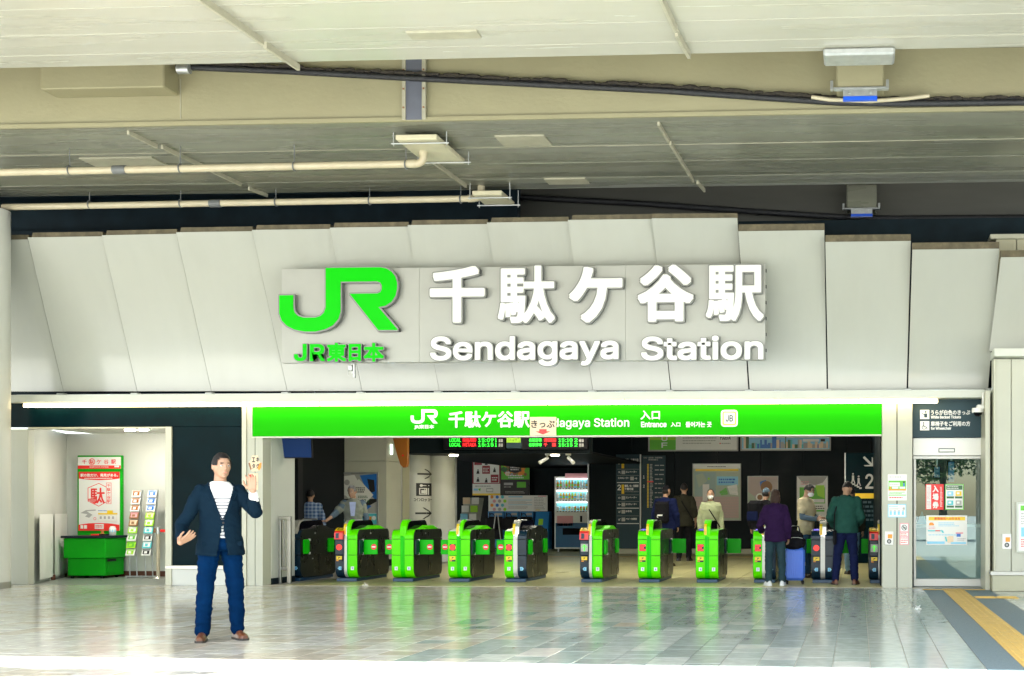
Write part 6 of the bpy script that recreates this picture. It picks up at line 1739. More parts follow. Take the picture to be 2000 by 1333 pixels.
    if st == 'long':
        limb(hb, [HT(HC + Vector((0, .05, -.02))), HT(HC + Vector((0, .07, -.14))), HT(HC + Vector((0, .085, -.25)))], [.075, .07, .045])
    if st == 'cap':
        hb2 = MB(); q = [HT(HC + Vector((x, y, .030))) for x, y in ((-.07, -.08), (-.055, -.155), (0, -.175), (.055, -.155), (.07, -.08))]
        up_ = Vector((0, 0, .008)); hb2.add(q + [p + up_ for p in q], [(0, 1, 2, 3, 4), (9, 8, 7, 6, 5)] + [(k, k + 1, k + 6, k + 5) for k in range(4)])
        c_ = mpart('cap', hb, hm); mpart('peak', hb2, hm, c_)
        ho = MB(); ho.ellip(HT(HC + Vector((0, .02, -.015))), (.079, .092, .07), 16, 10, rot=rot); mpart('hair', ho, 'hair_black')
    else: mpart('hair', hb, hm)
    if face and not mask or face:
        for sx in (-1, 1):
            e = MB(); e.ellip(HT(HC + Vector((sx * .030, -.083, .004))), (.013, .008, .007), 10, 6, rot=rot); eo_ = mpart('eye', e, 'eye_white')
            e = MB(); e.ellip(HT(HC + Vector((sx * .030, -.089, .004))), (.006, .004, .006), 8, 5, rot=rot); mpart('iris', e, 'eye_dark', eo_)
            e = MB(); e.ellip(HT(HC + Vector((sx * .031, -.090, .028))), (.020, .006, .004), 8, 5, rot=rot); mpart('eyebrow', e, hm if 'hair' in hm else 'hair_black')
        if not mask:
            e = MB(); e.ellip(HT(HC + Vector((0, -.095, -.060))), (.022, .006, .0045), 10, 5, rot=rot); mpart('mouth', e, 'skin_lip')
    if mask:
        e = MB(); e.ellip(HT(HC + Vector((0, -.045, -.052))), (.066, .068, .056), 16, 10, rot=rot); mo = mpart('face_mask', e, 'mask_white')
        for sx in (-1, 1): e = MB(); e.tube([HT(HC + Vector((sx * .066, -.05, -.035))), HT(HC + Vector((sx * .080, .01, -.01)))], .003, 5); mpart('ear_loop', e, 'mask_white', mo)
    return dict(root=root, T=T, HT=HT, s=s, SH=SH, AR=AR, mpart=mpart, part=part, sc=sc_, build=build, LG=LG)

# --- the man in the blazer, foreground
pm = person('man in navy blazer and striped shirt standing on the plaza, gesturing with both hands', 430, 1251, 1.77, 6,
            arms=[((-.325, .02, 1.065), (-.350, -.20, .925), (.62, -.45, .46), (.2, .5, .8), .25), ((.285, -.16, 1.195), (.245, -.30, 1.395), (-.12, -.05, 1), (-.35, -.9, .1), .22)],
            stance=((-.150, -.015), (.155, .015)), head=(R(14), R(4)), hair=('short', 'hair_black'), bottom='cloth_blue', shoes=('leather_brown', 'sole'), voxel=.009, special='blazer')
def man_clothes(q):
    T, s, mp, AR = q['T'], q['s'], q['mpart'], q['AR']
    sh_ = MB(); loft(sh_, [(.90, .170, .124, 0)] + [(z, rx + .006, ry + .008, yo) for z, rx, ry, yo in TORSO if .9 < z < 1.46] + [(1.47, .088, .078, .01), (1.485, .078, .072, .008)], T, 28)
    q['part']('striped_shirt', q['sc'](fuse(sh_, .012, 3, .004, 9)), 'cloth_striped')
    jk = MB(); E_ = .018
    loft(jk, [(.80, .212, .160, -.004), (.88, .205, .154, -.004), (.98, .186, .140, -.004), (1.08, .172, .132, -.006)] + [(z, rx + E_, ry + E_, yo) for z, rx, ry, yo in TORSO if 1.1 < z < 1.45] + [(1.462, .115, .095, .014), (1.478, .098, .086, .014)], T, 32)
    for sh, el, wr, *_ in AR: limb(jk, [sh, el, el.lerp(wr, .62)], [.066, .058, .049], 14)
    def gap(z):
        if z > 1.13: return .012 + (z - 1.13) * .30
        if z > 1.075: return .0
        return .004 + (1.075 - z) * .16
    def keep(c):
        if c.y < -.05 and abs(c.x) < .2:
            return abs(c.x - .006) > gap(c.z) or gap(c.z) == 0 or c.y < -.22
        if c.z > 1.45 and abs(c.x) < .1 and c.y < .0: return abs(c.x) > gap(c.z)
        return not (c.z < .803 or (c.z > 1.468 and abs(c.x) < .10))
    me = fuse(jk, .009, 3, .010, 8, 3.3, keep)
    jo = q['part']('blazer', q['sc'](me), 'cloth_blazer')
    sd_ = jo.modifiers.new('thick', 'SOLIDIFY'); sd_.thickness = .006; sd_.offset = -1
    # lapels and collar
    for sx in (-1, 1):
        lp = MB(); f = lambda z, k: Vector((sx * (gap(z) + k) + .006, 0, z))
        def yy(x, z):
            rr = min(TORSO, key=lambda r_: abs(r_[0] - z)); rx, ry = rr[1] + E_, rr[2] + E_
            return rr[3] - ry * math.sqrt(max(.05, 1 - (x / rx) ** 2)) - .010
        pts = []
        for z, k in ((1.13, .0), (1.22, .0), (1.32, .0), (1.41, .0), (1.41, .028), (1.37, .050), (1.345, .072), (1.30, .060), (1.21, .028)):
            v = f(z, k); v.y = yy(v.x, z); pts.append(v)
        ce = sum(pts, Vector()) / len(pts); ce.y = min(ce.y, yy(ce.x, ce.z)) - .002
        n_ = len(pts); lp.add(pts + [ce] + [p + Vector((0, .012, 0)) for p in pts], [(k, (k + 1) % n_, n_) for k in range(n_)] + [(k, (k + 1) % n_, n_ + 1 + (k + 1) % n_, n_ + 1 + k) for k in range(n_)])
        mp('lapel', lp, 'cloth_blazer', jo)
        pk = MB(); c_ = Vector((sx * .105, -.140, .905))
        pk.add([c_ + Vector((dx, abs(dx) * .35 - .0, dz)) for dx, dz in ((-.065, .02), (.065, .02), (.065, -.02), (-.065, -.02))] + [c_ + Vector((dx, abs(dx) * .35 + .03, dz)) for dx, dz in ((-.065, .02), (.065, .02), (.065, -.02), (-.065, -.02))],
               [(0, 1, 2, 3), (0, 1, 5, 4), (1, 2, 6, 5), (2, 3, 7, 6), (3, 0, 4, 7)]); mp('pocket_flap', pk, 'cloth_blazer', jo)
    b_ = MB(); b_.ellip(T((.012, -.142, 1.10)), (.010, .006, .010), 10, 6); mp('button', b_, 'leather_dark', jo)
    cu = MB()
    sh, el, wr = AR[1][:3]; d_ = (wr - el)
    limb(cu, [el + d_ * .60, el + d_ * .86], [.046, .040], 14); mp('shirt_cuff', cu, 'cloth_white')
man_clothes(pm)

# --- people by and behind the gates
purple = person('woman seen from behind in a dark purple sweater with white shoes, beside the suitcase', 1514, 1144, 1.56, 186, stance=((-.13, -.02), (.12, .03)), head=(R(-12), R(10)), hair=('bob', 'hair_brown'),
       arms=[None, ((.27, -.10, 1.10), (.22, -.30, .98), (-.2, -1, -.1), (-1, 0, 0), .5)], top='cloth_purple', bottom='cloth_slate', shoes=('sneaker', 'sneaker'), loose=.035, hem=.80, face=False, shoe_w=1.15)
vest = person('man in beige knit vest and white mask, head bowed, by the blue suitcase', 1574, 1128, 1.70, 62, arms=[((-.235, -.05, 1.12), (-.14, -.30, 1.08), (.1, -1, .1), (.8, 0, -.3), .6), ((.235, -.05, 1.12), (.14, -.28, 1.05), (-.1, -1, .1), (-.8, 0, -.3), .6)],
       head=(R(4), R(20)), top='cloth_beige', sleeve=.2, bottom='cloth_denim', mask=True, loose=.035, hem=.80)
for i in (0, 1):
    sh, el, wr = vest['AR'][i][:3]; m_ = MB(); limb(m_, [sh.lerp(el, .5), el, el.lerp(wr, .9)], [.058, .054, .043]); vest['mpart']('shirt_sleeve', m_, 'cloth_greyblue')
teal = person('man seen from behind in a teal green shirt with brown shoes at the right gates', 1652, 1142, 1.72, 178, stance=((-.15, 0), (.17, .03)), head=(R(-14), R(30)), lean=.06, top='cloth_teal', bottom='cloth_navy',
       arms=[((-.26, .02, 1.12), (-.20, -.22, 1.0), (.1, -1, 0), (1, 0, 0), .5), ((.27, .02, 1.13), (.22, -.2, .98), (-.1, -1, 0), (-1, 0, 0), .6)], shoes=('leather_brown', 'sole'), face=False, loose=.03, hem=.86, build=1.12)
navy = person('person in a navy jacket and black cap with a dark backpack behind the gates', 1300, 1106, 1.74, 160, stance=((-.12, .06), (.12, -.08)), head=(R(-22), 0), hair=('cap', 'cloth_black'), top='cloth_navy', bottom='cloth_black', loose=.045, hem=.78, face=False, build=1.08)
olive = person('man in dark olive hooded top with bare forearms facing the black wall', 1336, 1096, 1.84, 176, stance=((-.11, 0), (.11, 0)), hair=('short', 'hair_black'), top='cloth_olive', sleeve=.5, bottom='cloth_black', loose=.035, hem=.78, face=False, build=1.05, hood=True)
sage = person('woman in pale sage blouse and white mask walking towards the gates', 1388, 1110, 1.64, 10, stance=((-.08, -.08), (.08, .1)), hair=('long', 'hair_black'), top='cloth_sage', bottom='cloth_cream', mask=True, loose=.04, hem=.90, head=(R(-12), 0), skirt=True, shoes=('sneaker', 'sneaker'))
dark = person('person in black coat bending behind the purple sweater', 1487, 1112, 1.70, 150, hair=('cap', 'cloth_greyblue'), top='cloth_black', bottom='cloth_black', loose=.045, lean=.35, face=False, build=1.1)
jeans = person('person in pale jeans half hidden in front of the teal shirt', 1662, 1122, 1.66, 184, top='cloth_olive', bottom='cloth_lightdenim', face=False, shoes=('leather_dark', 'sole'), stance=((-.06, 0), (.05, .02)))
o3 = at(690, 1100, 22.4); staff = person('grey haired man in a pale vest leaning a hand on the dark end gate', 690, 1100, 1.68, -4, loc=(o3.x, 22.4, 0), hair=('short', 'hair_grey'), top='cloth_vest', sleeve=.2, bottom='cloth_navy', mask=False, head=(R(-20), R(12)),
       arms=[((-.33, -.16, 1.18), (-.46, -.40, 1.06), (-.6, -.7, .0), (0, .1, -1), .3), None])
for i in (0, 1):
    sh, el, wr = staff['AR'][i][:3]; m_ = MB(); limb(m_, [sh, el, el.lerp(wr, .3)], [.075, .06, .05]); staff['mpart']('shirt_sleeve', m_, 'cloth_greyblue')
m_ = MB(); m_.add([staff['T'](p) for p in ((-.06, -.142, 1.42), (.06, -.142, 1.42), (.035, -.152, 1.15), (-.035, -.152, 1.15))], [(0, 1, 2, 3)]); staff['mpart']('shirt_front', m_, 'cloth_shirt')
o4 = at(606, 1100, 24.2); plaid = person('person seen from behind in a blue plaid shirt left of the broad pillar', 606, 1100, 1.62, 172, loc=(o4.x, 24.2, 0), top='cloth_plaid', bottom='cloth_navy', face=False, loose=.035, build=1.08)

# --- things carried
def worn(nm, mb, mts, q, lb, cat, parts=()):
    """a carried thing, written in the wearer's metres and set down in the world"""
    W_m = Matrix.Translation(q['root'].location) @ Matrix.Rotation(q['root'].rotation_euler.z, 4, 'Z')
    me = mb.mesh(nm, mts)
    for v in me.vertices: v.co *= q['s']
    o = bpy.data.objects.new(nm, me); col.objects.link(o); o.matrix_world = W_m; tag(o, lb, cat)
    o.location = q['root'].location; o.rotation_euler = q['root'].rotation_euler
    for pn, pb, pm_ in parts:
        m2 = pb.mesh(pn, pm_)
        for v in m2.vertices: v.co *= q['s']
        c_ = bpy.data.objects.new(pn, m2); col.objects.link(c_); c_.parent = o
    return o
b_ = MB().cbox(-.155, .155, .16, .32, .93, 1.40, .05)
pk = MB().cbox(-.12, .12, .318, .36, .97, 1.17, .02)
lg = MB(); lg.add([(-.06, .362, 1.09), (.05, .362, 1.09), (.05, .362, 1.12), (-.06, .362, 1.12)], [(0, 1, 2, 3)]); lg.tube([(.05, .363, 1.11), (.062, .363, 1.08), (.05, .363, 1.05), (.04, .363, 1.07)], .006, 5)
stp = MB()
for sx in (-1, 1): stp.tube([(sx * .10, .16, 1.36), (sx * .11, .06, 1.46), (sx * .115, -.1, 1.42), (sx * .13, -.15, 1.25), (sx * .15, -.05, 1.02)], .022, 8)
worn('backpack', b_, ['cloth_black'], navy, 'black backpack with a small pale logo worn over the navy jacket', 'backpack', (('front_pocket', pk, ['cloth_black']), ('badge', lg, ['letter_white']), ('strap', stp, ['cloth_black'])))
b_ = MB().cbox(-.17, .17, .15, .36, .98, 1.45, .07)
worn('backpack', b_, ['cloth_black'], dark, 'bulky black backpack behind the purple sweater', 'backpack', (('front_pocket', MB().cbox(-.13, .13, .355, .40, 1.02, 1.22, .02), ['cloth_navy']),))
worn('shoulder_strap', MB().tube([(-.16, .0, 1.44), (-.06, -.155, 1.30), (.08, -.175, 1.08), (.19, -.08, .92)], .014, 8), ['cloth_black'], sage, 'black strap across the pale sage blouse', 'bag strap')
worn('shoulder_strap', MB().tube([(.10, .09, 1.46), (.02, .165, 1.30), (-.12, .165, 1.08), (-.2, .06, .93)], .012, 8), ['cloth_black'], olive, 'black strap across the back of the olive hooded top', 'bag strap')
worn('shoulder_bag', MB().cbox(.15, .21, -.14, .16, .66, .92, .025), ['cloth_black'], teal, 'dark shoulder bag at the right hip of the teal shirt', 'bag', (('strap', MB().tube([(.19, .13, .9), (.18, .1, 1.2), (.10, .05, 1.47), (.17, -.1, 1.2), (.19, -.12, .9)], .010, 8), ['cloth_black']),))
worn('shoulder_strap', MB().tube([(.10, .08, 1.46), (.15, .13, 1.25), (.17, .13, 1.05), (.12, -.1, .95)], .014, 8), ['cloth_black'], vest, 'dark strap over the shoulder of the beige vest', 'bag strap')
# suitcase with the bag on top
p = on_z(1552, 1141, 0)
su = thing('suitcase', p, 'bright blue upright suitcase on four wheels', 'suitcase')
def SP(nm, mb, mts, par=su):
    o = bpy.data.objects.new(nm, mb.mesh(nm, [mts] if isinstance(mts, str) else mts)); col.objects.link(o); o.parent = par; return o
mat('case_blue', (.05, .15, .62), .35)
SP('shell', MB().cbox(-.165, .165, -.11, .11, .06, .60, .045), 'case_blue')
for k in range(8): SP('rib', MB().cbox(-.135 + k * .036, -.120 + k * .036, -.117, -.108, .10, .56, .003), 'case_blue')
for sx in (-1, 1):
    for sy in (-1, 1):
        w_ = SP('wheel', MB().tube([(sx * .13 - .014, sy * .08, .028), (sx * .13 + .014, sy * .08, .028)], .028, 12), 'black'); SP('fork', MB().cbox(sx * .13 - .02, sx * .13 + .02, sy * .08 - .015, sy * .08 + .015, .03, .065, .004), 'black', w_)
SP('handle', MB().tube([(-.07, .07, .58), (-.07, .07, .93), (-.05, .07, .95), (.05, .07, .95), (.07, .07, .93), (.07, .07, .58)], .009, 8), 'galv')
su.rotation_euler = (0, 0, R(8))
bagm = MB(); bagm.ellip((0, 0, .10), (.17, .12, .12), 18, 12); bagm.ellip((.01, 0, .20), (.12, .09, .10), 16, 10); bagm.ellip((-.05, -.02, .06), (.13, .12, .08), 14, 9); bagm.cbox(-.13, .13, -.12, -.06, .03, .16, .03)
bag_me = fuse(bagm, .012, 2, .012, 12, 5.0)
bag_me.materials.append(M['cloth_black']); bg_ = bpy.data.objects.new('carry_bag', bag_me); col.objects.link(bg_); bg_.location = p + Vector((.02, -.03, .585)); tag(bg_, 'soft black bag sitting on the blue suitcase', 'bag')
hd_ = MB().tube([(-.07, 0, .27), (-.05, -.02, .36), (.05, -.02, .36), (.07, 0, .27)], .012, 8); ho = SP('handle', hd_, 'cloth_black', bg_)
zp_ = MB().tube([(-.12, -.128, .17), (-.04, -.128, .185), (.05, -.12, .185), (.12, -.118, .17)], .005, 6); SP('zip', zp_, 'galv', bg_)
SP('side_latch', MB().cbox(.163, .175, -.03, .03, .30, .36, .004), 'galv')

# ================================================================== things in the alcove
p0 = on_z(165, 1130, 0); Yc = 21.05
x0, x1 = X(124, Yc), X(206, Yc); h_ = Zp(170, 1047, Yc)
ct = thing('stamp_counter', (x0, Yc, 0), 'bright green stamp counter with a dark top in the alcove', 'counter')
MB().cbox(x0, x1, Yc, Yc + .62, .36, h_ - .045, .008).obj('upper_cabinet', 'counter_green', ct)
MB().cbox(x0 + .05, x1 - .03, Yc + .04, Yc + .6, .05, .357, .008).obj('lower_cabinet', 'counter_green', ct)
MB().cbox(x0 - .03, x1 + .02, Yc - .04, Yc + .64, h_ - .042, h_, .006).obj('top', 'counter_top', ct)
MB().cbox(x1 + .001, x1 + .012, Yc + .05, Yc + .3, .30, .345, .003).obj('side_latch', 'black', ct)
MB().cbox(x1 - .029, x1 - .02, Yc + .1, Yc + .32, .1, .3, .003).obj('side_door', 'counter_green', ct)
for xx in (x0 + .1, x1 - .12):
    for yy in (Yc + .1, Yc + .52): MB().tube([(xx - .02, yy, .028), (xx + .02, yy, .028)], .028, 10).obj('castor', 'black', ct)
# backboard with posters
Yk = 21.69
x0, x1, z0, z1 = rect(151, 890, 238, 1052, Yk)
bb = thing('stamp_board', (x0, Yk, 0), 'tall green framed board with red and white station posters behind the counter', 'notice board')
MB().cbox(x0, x1, Yk, Yk + .06, .05, z1, .006).obj('board', 'counter_green', bb)
def board_print(px0, py0, px1, py1, fn, nm):
    X0, X1, Z0, Z1 = rect(px0, py0, px1, py1, Yk - .004)
    MB().cbox(X0, X1, Yk - .006, Yk - .001, Z0, Z1, .001).obj(nm, 'print_white', bb)
    p = MB(); u = lambda a: X0 + a * (X1 - X0); v = lambda b: Z1 - b * (Z1 - Z0)
    class D:
        n = 0
        def y(s): s.n += 1; return Yk - .0068 - .0003 * s.n
        def r(s, a, b, c, d, m): p.frect(u(a), u(c), v(d), v(b), s.y(), m)
        def t(s, st, a, b, c, d, m, bold=0): y = s.y(); s.n += 4; text(p, st, u(a), u(c), v(d), v(b), y, m, bold)
        def vt(s, st, a, b, c, d, m, bold=0): y = s.y(); s.n += 4; vtext(p, st, u(a), u(c), v(d), v(b), y, m, bold)
        def l(s, a, b, c, d, n, m, seed=1, fill=.42): lines(p, u(a), u(c), v(d), v(b), n, s.y(), m, seed, fill)
        def p(s, pts, m): p.poly([(u(a), v(b)) for a, b in pts], s.y(), m)
        def c(s, a, b, r, m): p.disc(u(a), v(b), r * (X1 - X0), s.y(), 16, m)
    fn(D()); p.obj('print', PM, bb)
def d_head(d):
    d.r(0, .72, 1, 1, RD)
    for k, ch in enumerate('千駄ケ谷駅'):
        if k != 1: d.t(ch, .10 + k * .17, .22, .21 + k * .17, .60, RD, .015)
    d.c(.335, .4, .075, RD); d.c(.335, .4, .060, W_); d.t('駄', .285, .22, .385, .58, RD, .02)
    d.t('SENDAGAYA STATION', .28, .80, .72, .90, W_, .03); d.r(.86, .74, .97, .88, W_)
board_print(152, 893, 236, 916, d_head, 'heading_sheet')
def d_main(d):
    d.p([(0, 0), (1, 0), (1, .115), (.75, .135), (.5, .142), (.25, .135), (0, .115)], RD); d.t('駅の数だけ、発見がある。', .04, .03, .96, .085, W_, .04); d.l(.14, .10, .86, .12, 1, W_, 3, .7)
    hx = [(.49, .19), (.72, .27), (.72, .50), (.49, .59), (.22, .50), (.22, .27)]; d.p(hx, RD); d.p([(.49 + (a - .49) * .94, .39 + (b - .39) * .94) for a, b in hx], W_)
    d.t('駄', .28, .27, .64, .54, RD, .02); d.p([(.22, .46), (.44, .44), (.46, .52), (.40, .545), (.24, .49)], RD); d.l(.24, .465, .43, .52, 3, W_, 4, .3)
    d.r(.675, .185, .80, .545, RD); d.r(.685, .192, .79, .538, W_); d.vt('千駄ケ谷駅', .695, .20, .78, .53, RD, .02)
    d.p([(.05, .70), (.18, .65), (.42, .64), (.42, .66), (.2, .67), (.34, .73), (.26, .78), (.16, .76), (.22, .72)], GY); d.c(.40, .795, .035, RD); d.c(.40, .795, .025, W_)
    d.l(.48, .65, .7, .67, 1, BL, 3, .6); d.r(.48, .70, .95, .725, YE); d.r(.70, .655, .84, .71, YE); d.r(.48, .735, .93, .84, PE); d.r(.485, .738, .925, .836, W_)
    for k in range(4): d.r(.52 + k * .1, .755, .57 + k * .1, .80, GY)
    d.p([(0, .90), (.25, .875), (.5, .868), (.75, .875), (1, .90), (1, 1), (0, 1)], RD); d.r(.05, .905, .12, .965, W_); d.r(.14, .905, .21, .965, W_); d.r(.4, .885, .62, .97, W_); d.l(.42, .9, .6, .95, 2, RD, 3, .6)
board_print(154, 922, 234, 1037, d_main, 'poster_sheet')
for px_, py0_, py1_, dx_, mt_, nm_, lb in ((188, 1042, 1046, .12, 'red', 'stamp_pad', 'flat red stamp pad on the green counter'),):
    a = at(px_, py1_, Yc + .15); MB().cbox(a.x - dx_ * .6, a.x + dx_ * .6, Yc + .1, Yc + .3, h_ + .001, h_ + .03, .005).obj(nm_, mt_, None, lb, 'stamp pad', origin=(a.x, Yc + .2, h_))
a = at(202, 1040, Yc + .2)
st_ = thing('rubber_stamp', (a.x, Yc + .2, h_), 'station stamp with a wooden knob on a black base on the counter', 'stamp')
MB().cbox(a.x - .08, a.x + .08, Yc + .12, Yc + .28, h_ + .001, h_ + .03, .006).obj('base', 'black', st_); MB().lathe([(.03, .03), (.02, .06), (.025, .09), (.012, .1), (0, .1)], (a.x - .02, Yc + .2, h_), 12).obj('knob', 'wood_orange', st_)
a = at(220, 1040, Yc + .25)
bo = thing('spray_bottle', (a.x, Yc + .25, h_), 'clear plastic bottle with a blue label standing on the green counter', 'bottle')
MB().lathe([(0, .002), (.055, .002), (.056, .13), (.045, .15), (.04, .165), (0, .168)], (a.x, Yc + .25, h_), 18).obj('bottle', 'print_white', bo); MB().lathe([(.0565, .06), (.0565, .11)], (a.x, Yc + .25, h_), 12).obj('label', 'print_sky', bo)
# brochure stands, leaning back
def stand(pxb, pyb, pyt, lb, cols_):
    Y0 = 21.2; a = at(pxb, pyb, Y0); wd = .17; lean = .21; zb = Zp(pxb, 1086, Y0); zt = at(pxb + 12, pyt, Y0 + lean).z
    t = thing('brochure_stand', (a.x, Y0, 0), lb, 'brochure stand', 'brochure stands in the alcove')
    for sx in (.02, wd - .02):
        MB().tube([(a.x + sx, Y0 + .12, .03), (a.x + sx, Y0 + .1, zb)], .011, 8).obj('leg', 'galv', t)
    m_ = MB().cbox(a.x - .06, a.x + wd + .06, Y0 + .10, Y0 + .13, .015, .04, .004); m_.obj('foot_bar', 'galv', t)
    MB().cbox(a.x + .03, a.x + .055, Y0 - .05, Y0 + .45, .0, .025, .004).obj('base_bar', 'galv', t)
    n_ = len(cols_); hs = (zt - zb) / n_
    bk_ = MB(); d_ = Vector((0, lean, zt - zb)); o_ = Vector((a.x, Y0 + .03, zb))
    bk_.add([o_ + Vector((0, .02, 0)), o_ + Vector((wd, .02, 0)), o_ + Vector((wd, .02, 0)) + d_, o_ + Vector((0, .02, 0)) + d_, o_ + Vector((0, .05, 0)), o_ + Vector((wd, .05, 0)), o_ + Vector((wd, .05, 0)) + d_, o_ + Vector((0, .05, 0)) + d_],
            [(0, 1, 2, 3), (4, 7, 6, 5), (0, 4, 5, 1), (1, 5, 6, 2), (2, 6, 7, 3), (3, 7, 4, 0)]); bk_.obj('back_panel', 'galv', t)
    for k, (c1, c2) in enumerate(cols_):
        q = o_ + d_ * (k / n_); s_ = d_.normalized(); nn = Vector((0, -s_.z, s_.y)); x_ = Vector((1, 0, 0))
        m_ = MB()
        def card(u0, u1, v0, v1, off, mi):
            c = [q + x_ * u * wd + s_ * v * hs * 1.1 + nn * off for u, v in ((u0, v0), (u1, v0), (u1, v1), (u0, v1))]
            m_.add(c, [(0, 1, 2, 3)], mi)
        f0 = .055 * 1
        c = [q + x_ * .02 * wd + nn * .03, q + x_ * .98 * wd + nn * .03, q + x_ * .98 * wd + s_ * hs * .92 + nn * .012, q + x_ * .02 * wd + s_ * hs * .92 + nn * .012]
        m_.add(c + [v - nn * .012 for v in c], [(0, 1, 2, 3), (0, 4, 5, 1), (1, 5, 6, 2), (2, 6, 7, 3), (3, 7, 4, 0)], 0)
        def on(u, v, off): return q + x_ * u * wd + s_ * hs * .92 * v + nn * (.030 - .018 * v + off)
        m_.add([on(.15, .2, .002), on(.85, .2, .002), on(.85, .75, .002), on(.15, .75, .002)], [(0, 1, 2, 3)], 1)
        m_.add([on(.08, .80, .002), on(.92, .80, .002), on(.92, .93, .002), on(.08, .93, .002)], [(0, 1, 2, 3)], 1)
        m_.add([on(.3, .3, .004), on(.62, .3, .004), on(.62, .66, .004), on(.3, .66, .004)], [(0, 1, 2, 3)], 0)
        m_.obj('brochure', [c1, c2], t)
    return t
stand(244, 1128, 957, 'brochure stand with green and ochre leaflets beside the green board', [('print_white', 'print_lime'), ('print_lime', 'print_green'), ('print_white', 'print_green'), ('print_lime', 'print_white'), ('print_brown', 'print_peach'), ('print_brown', 'print_pink'), ('print_white', 'wood_orange'), ('print_white', 'wood_orange'), ('print_white', 'wood_orange')])
stand(275, 1128, 957, 'brochure stand with blue and lime leaflets near the queue post', [('print_white', 'print_black'), ('print_cyan', 'print_white'), ('print_white', 'print_black'), ('print_cyan', 'print_white'), ('print_lime', 'print_white'), ('print_lime', 'print_peach'), ('print_white', 'print_blue'), ('print_white', 'print_blue'), ('print_white', 'print_blue')])
# queue post with a red belt
q = at(309, 1132, 21.25)
qp = thing('queue_post', (q.x, 21.25, 0), 'slim steel queue post with a red belt end in the alcove', 'queue post')
MB().lathe([(.0, .0), (.16, .0), (.16, .012), (.03, .022), (.03, .03)], (q.x, 21.25, 0), 24).obj('base', 'steel', qp)
zq = Zp(309, 1030, 21.25)
MB().tube([(q.x, 21.25, .02), (q.x, 21.25, zq)], .030, 14).obj('pole', 'pipe_cream', qp); MB().tube([(q.x, 21.25, zq - .12), (q.x, 21.25, zq)], .040, 14).obj('head', 'galv', qp)
MB().cbox(q.x + .04, q.x + .13, 21.24, 21.26, zq - .09, zq - .04, .003).obj('belt', 'red', qp); MB().cbox(q.x - .07, q.x - .035, 21.22, 21.28, zq - .10, zq - .02, .004).obj('belt_clip', 'print_brown', qp)
# tag shaped stickers on the left beige pillar
Yt = YF - .034
def outline(pts, mt, nm, lb, extra=None):
    q = [at(a, b, Yt) for a, b in pts]; m_ = MB().prism([(v.x, v.z) for v in q], Yt, Yt + .003, 'y')
    o = m_.obj(nm, mt, None, lb, 'sticker', origin=q[0])
    if extra:
        e, mts = extra(); e.obj('print', mts, o)
def ex1():
    m_ = MB(); TR(m_, 'エキタグ', 492, 893, 505, 901, Yt - .002, 0, .04) if False else None
    X0, X1, Z0, Z1 = rect(491, 892, 507, 917, Yt - .001); hh = Z1 - Z0; ww = X1 - X0
    for i, ch in enumerate('エキタグ'):
        a, b = X0 + (i % 2) * ww * .5, Z1 - (i // 2) * hh * .5; text(m_, ch, a + .01, a + ww * .46, b - hh * .45, b - hh * .06, Yt - .001, 0, .04)
    m_.poly([(at(x, y, Yt).x, at(x, y, Yt).z) for x, y in ((503, 915), (507, 905), (511, 904), (510, 914), (506, 920))], Yt - .002, 1)
    m_.poly([(at(x, y, Yt).x, at(x, y, Yt).z) for x, y in ((485, 905), (488, 904), (492, 917), (489, 918))], Yt - .002, 2)
    return m_, ['print_black', 'orange', 'print_brown']
outline([(486, 903), (491, 898), (492, 890), (504, 890), (505, 900), (508, 903), (508, 918), (502, 921), (492, 921), (487, 914)], 'print_peach', 'tag_sticker', 'cream tag shaped sticker with black kana on the left beige pillar', ex1)
def ex2():
    m_ = MB(); c = at(491, 932, Yt)
    m_.disc(c.x, c.z, .045, Yt - .001, 14, 0); X0, X1, Z0, Z1 = rect(487.5, 935, 494, 953, Yt - .001); m_.frect(X0, X1, Z0, Z1, Yt - .0014, 0)
    X0, X1, Z0, Z1 = rect(495, 941, 503, 948, Yt - .001); lines(m_, X0, X1, Z0, Z1, 2, Yt - .001, 1, 3); return m_, ['red', 'print_grey']
outline([(487, 925), (504, 925), (504, 957), (487, 957)], 'print_peach', 'card_sticker', 'cream card reader sticker with a red figure on the left beige pillar', ex2)

bpy.data.batch_remove(JUNK); bpy.data.scenes.remove(WORK)
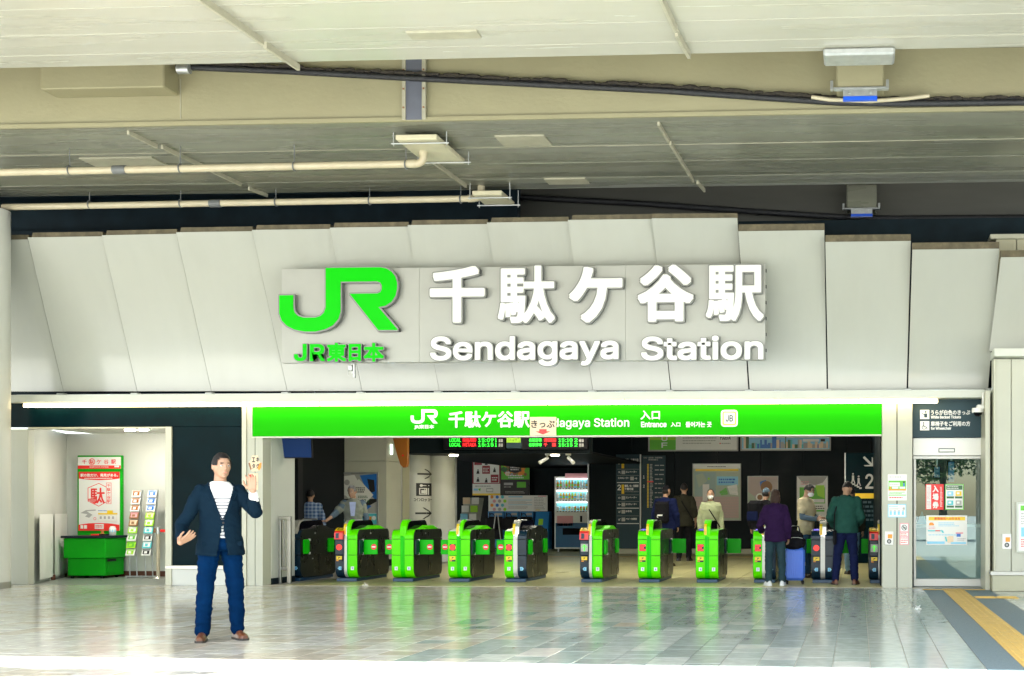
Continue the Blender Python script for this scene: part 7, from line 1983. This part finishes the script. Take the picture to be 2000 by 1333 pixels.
# ================================================================== street trees outside the picture (shadow on the paving, reflection in the door)
mat('leaf_green', (.07, .15, .02), .5, var=.35, scale=3)
mat('bark', (.10, .075, .05), .9, var=.3, scale=8)
def tree(x, y, clumps, lb, seed, trunk_h=5.5):
    r0 = random.Random(seed)
    t = thing('street_tree', (x, y, 0), lb, 'tree', 'street trees across the plaza')
    tm = MB().tube([(x, y, 0), (x + .05, y, 2), (x - .05, y + .1, trunk_h)], [.2, .15, .09], 10)
    tm.obj('trunk', 'bark', t)
    br_ = MB(); lf = MB()
    for (cx, cy_, cz, rx, ry, rz, n) in clumps:
        br_.tube([(x, y, trunk_h * .8), ((x + cx) / 2, (y + cy_) / 2, (trunk_h + cz) / 2 + .3), (cx, cy_, cz)], [.07, .05, .015], 6)
        for k in range(n):
            while True:
                p = Vector((r0.uniform(-1, 1), r0.uniform(-1, 1), r0.uniform(-1, 1)))
                if p.length < 1 and r0.random() < .35 + p.length: break
            c = Vector((cx + p.x * rx, cy_ + p.y * ry, cz + p.z * rz)); s_ = r0.uniform(.06, .13)
            a = Vector((r0.gauss(0, 1), r0.gauss(0, 1), r0.gauss(0, .5))).normalized(); b = a.cross(Vector((r0.gauss(0, 1), r0.gauss(0, 1), r0.gauss(0, 1)))).normalized()
            lf.add([c - a * s_, c + b * s_ * .45, c + a * s_, c - b * s_ * .45], [(0, 1, 2, 3)])
    br_.obj('branches', 'bark', t); lf.obj('crown', 'leaf_green', t, kind='stuff')
tree(-11.5, 1.6, [(-11.5, 1.6, 7.6, 2.2, 1.8, 1.5, 2600), (-9.4, 2.4, 7.0, 1.6, .9, .7, 1100), (-8.4, 3.72, 6.7, 1.5, .30, .20, 900), (-7.0, 3.82, 6.6, 1.1, .17, .14, 620)], 'leafy street tree at the left whose branch shades the sunlit paving', 3)
tree(3.6, -13.4, [(2.9, -13.2, 3.5, 1.7, 1.3, 1.3, 2600), (1.5, -13.0, 3.9, 1.2, 1.0, .9, 1100), (4.6, -13.6, 3.8, 1.4, 1.2, 1.2, 1300), (3.2, -13.3, 5.0, 1.5, 1.3, .9, 1100)], 'leafy street tree mirrored in the glass of the sliding door', 5, 3.2)
tree(8.4, -16, [(8.4, -16, 4.2, 2.2, 1.8, 1.8, 2400), (6.6, -15.6, 3.4, 1.3, 1.2, 1.2, 1100)], 'second leafy street tree farther back across the plaza', 9, 3.6)
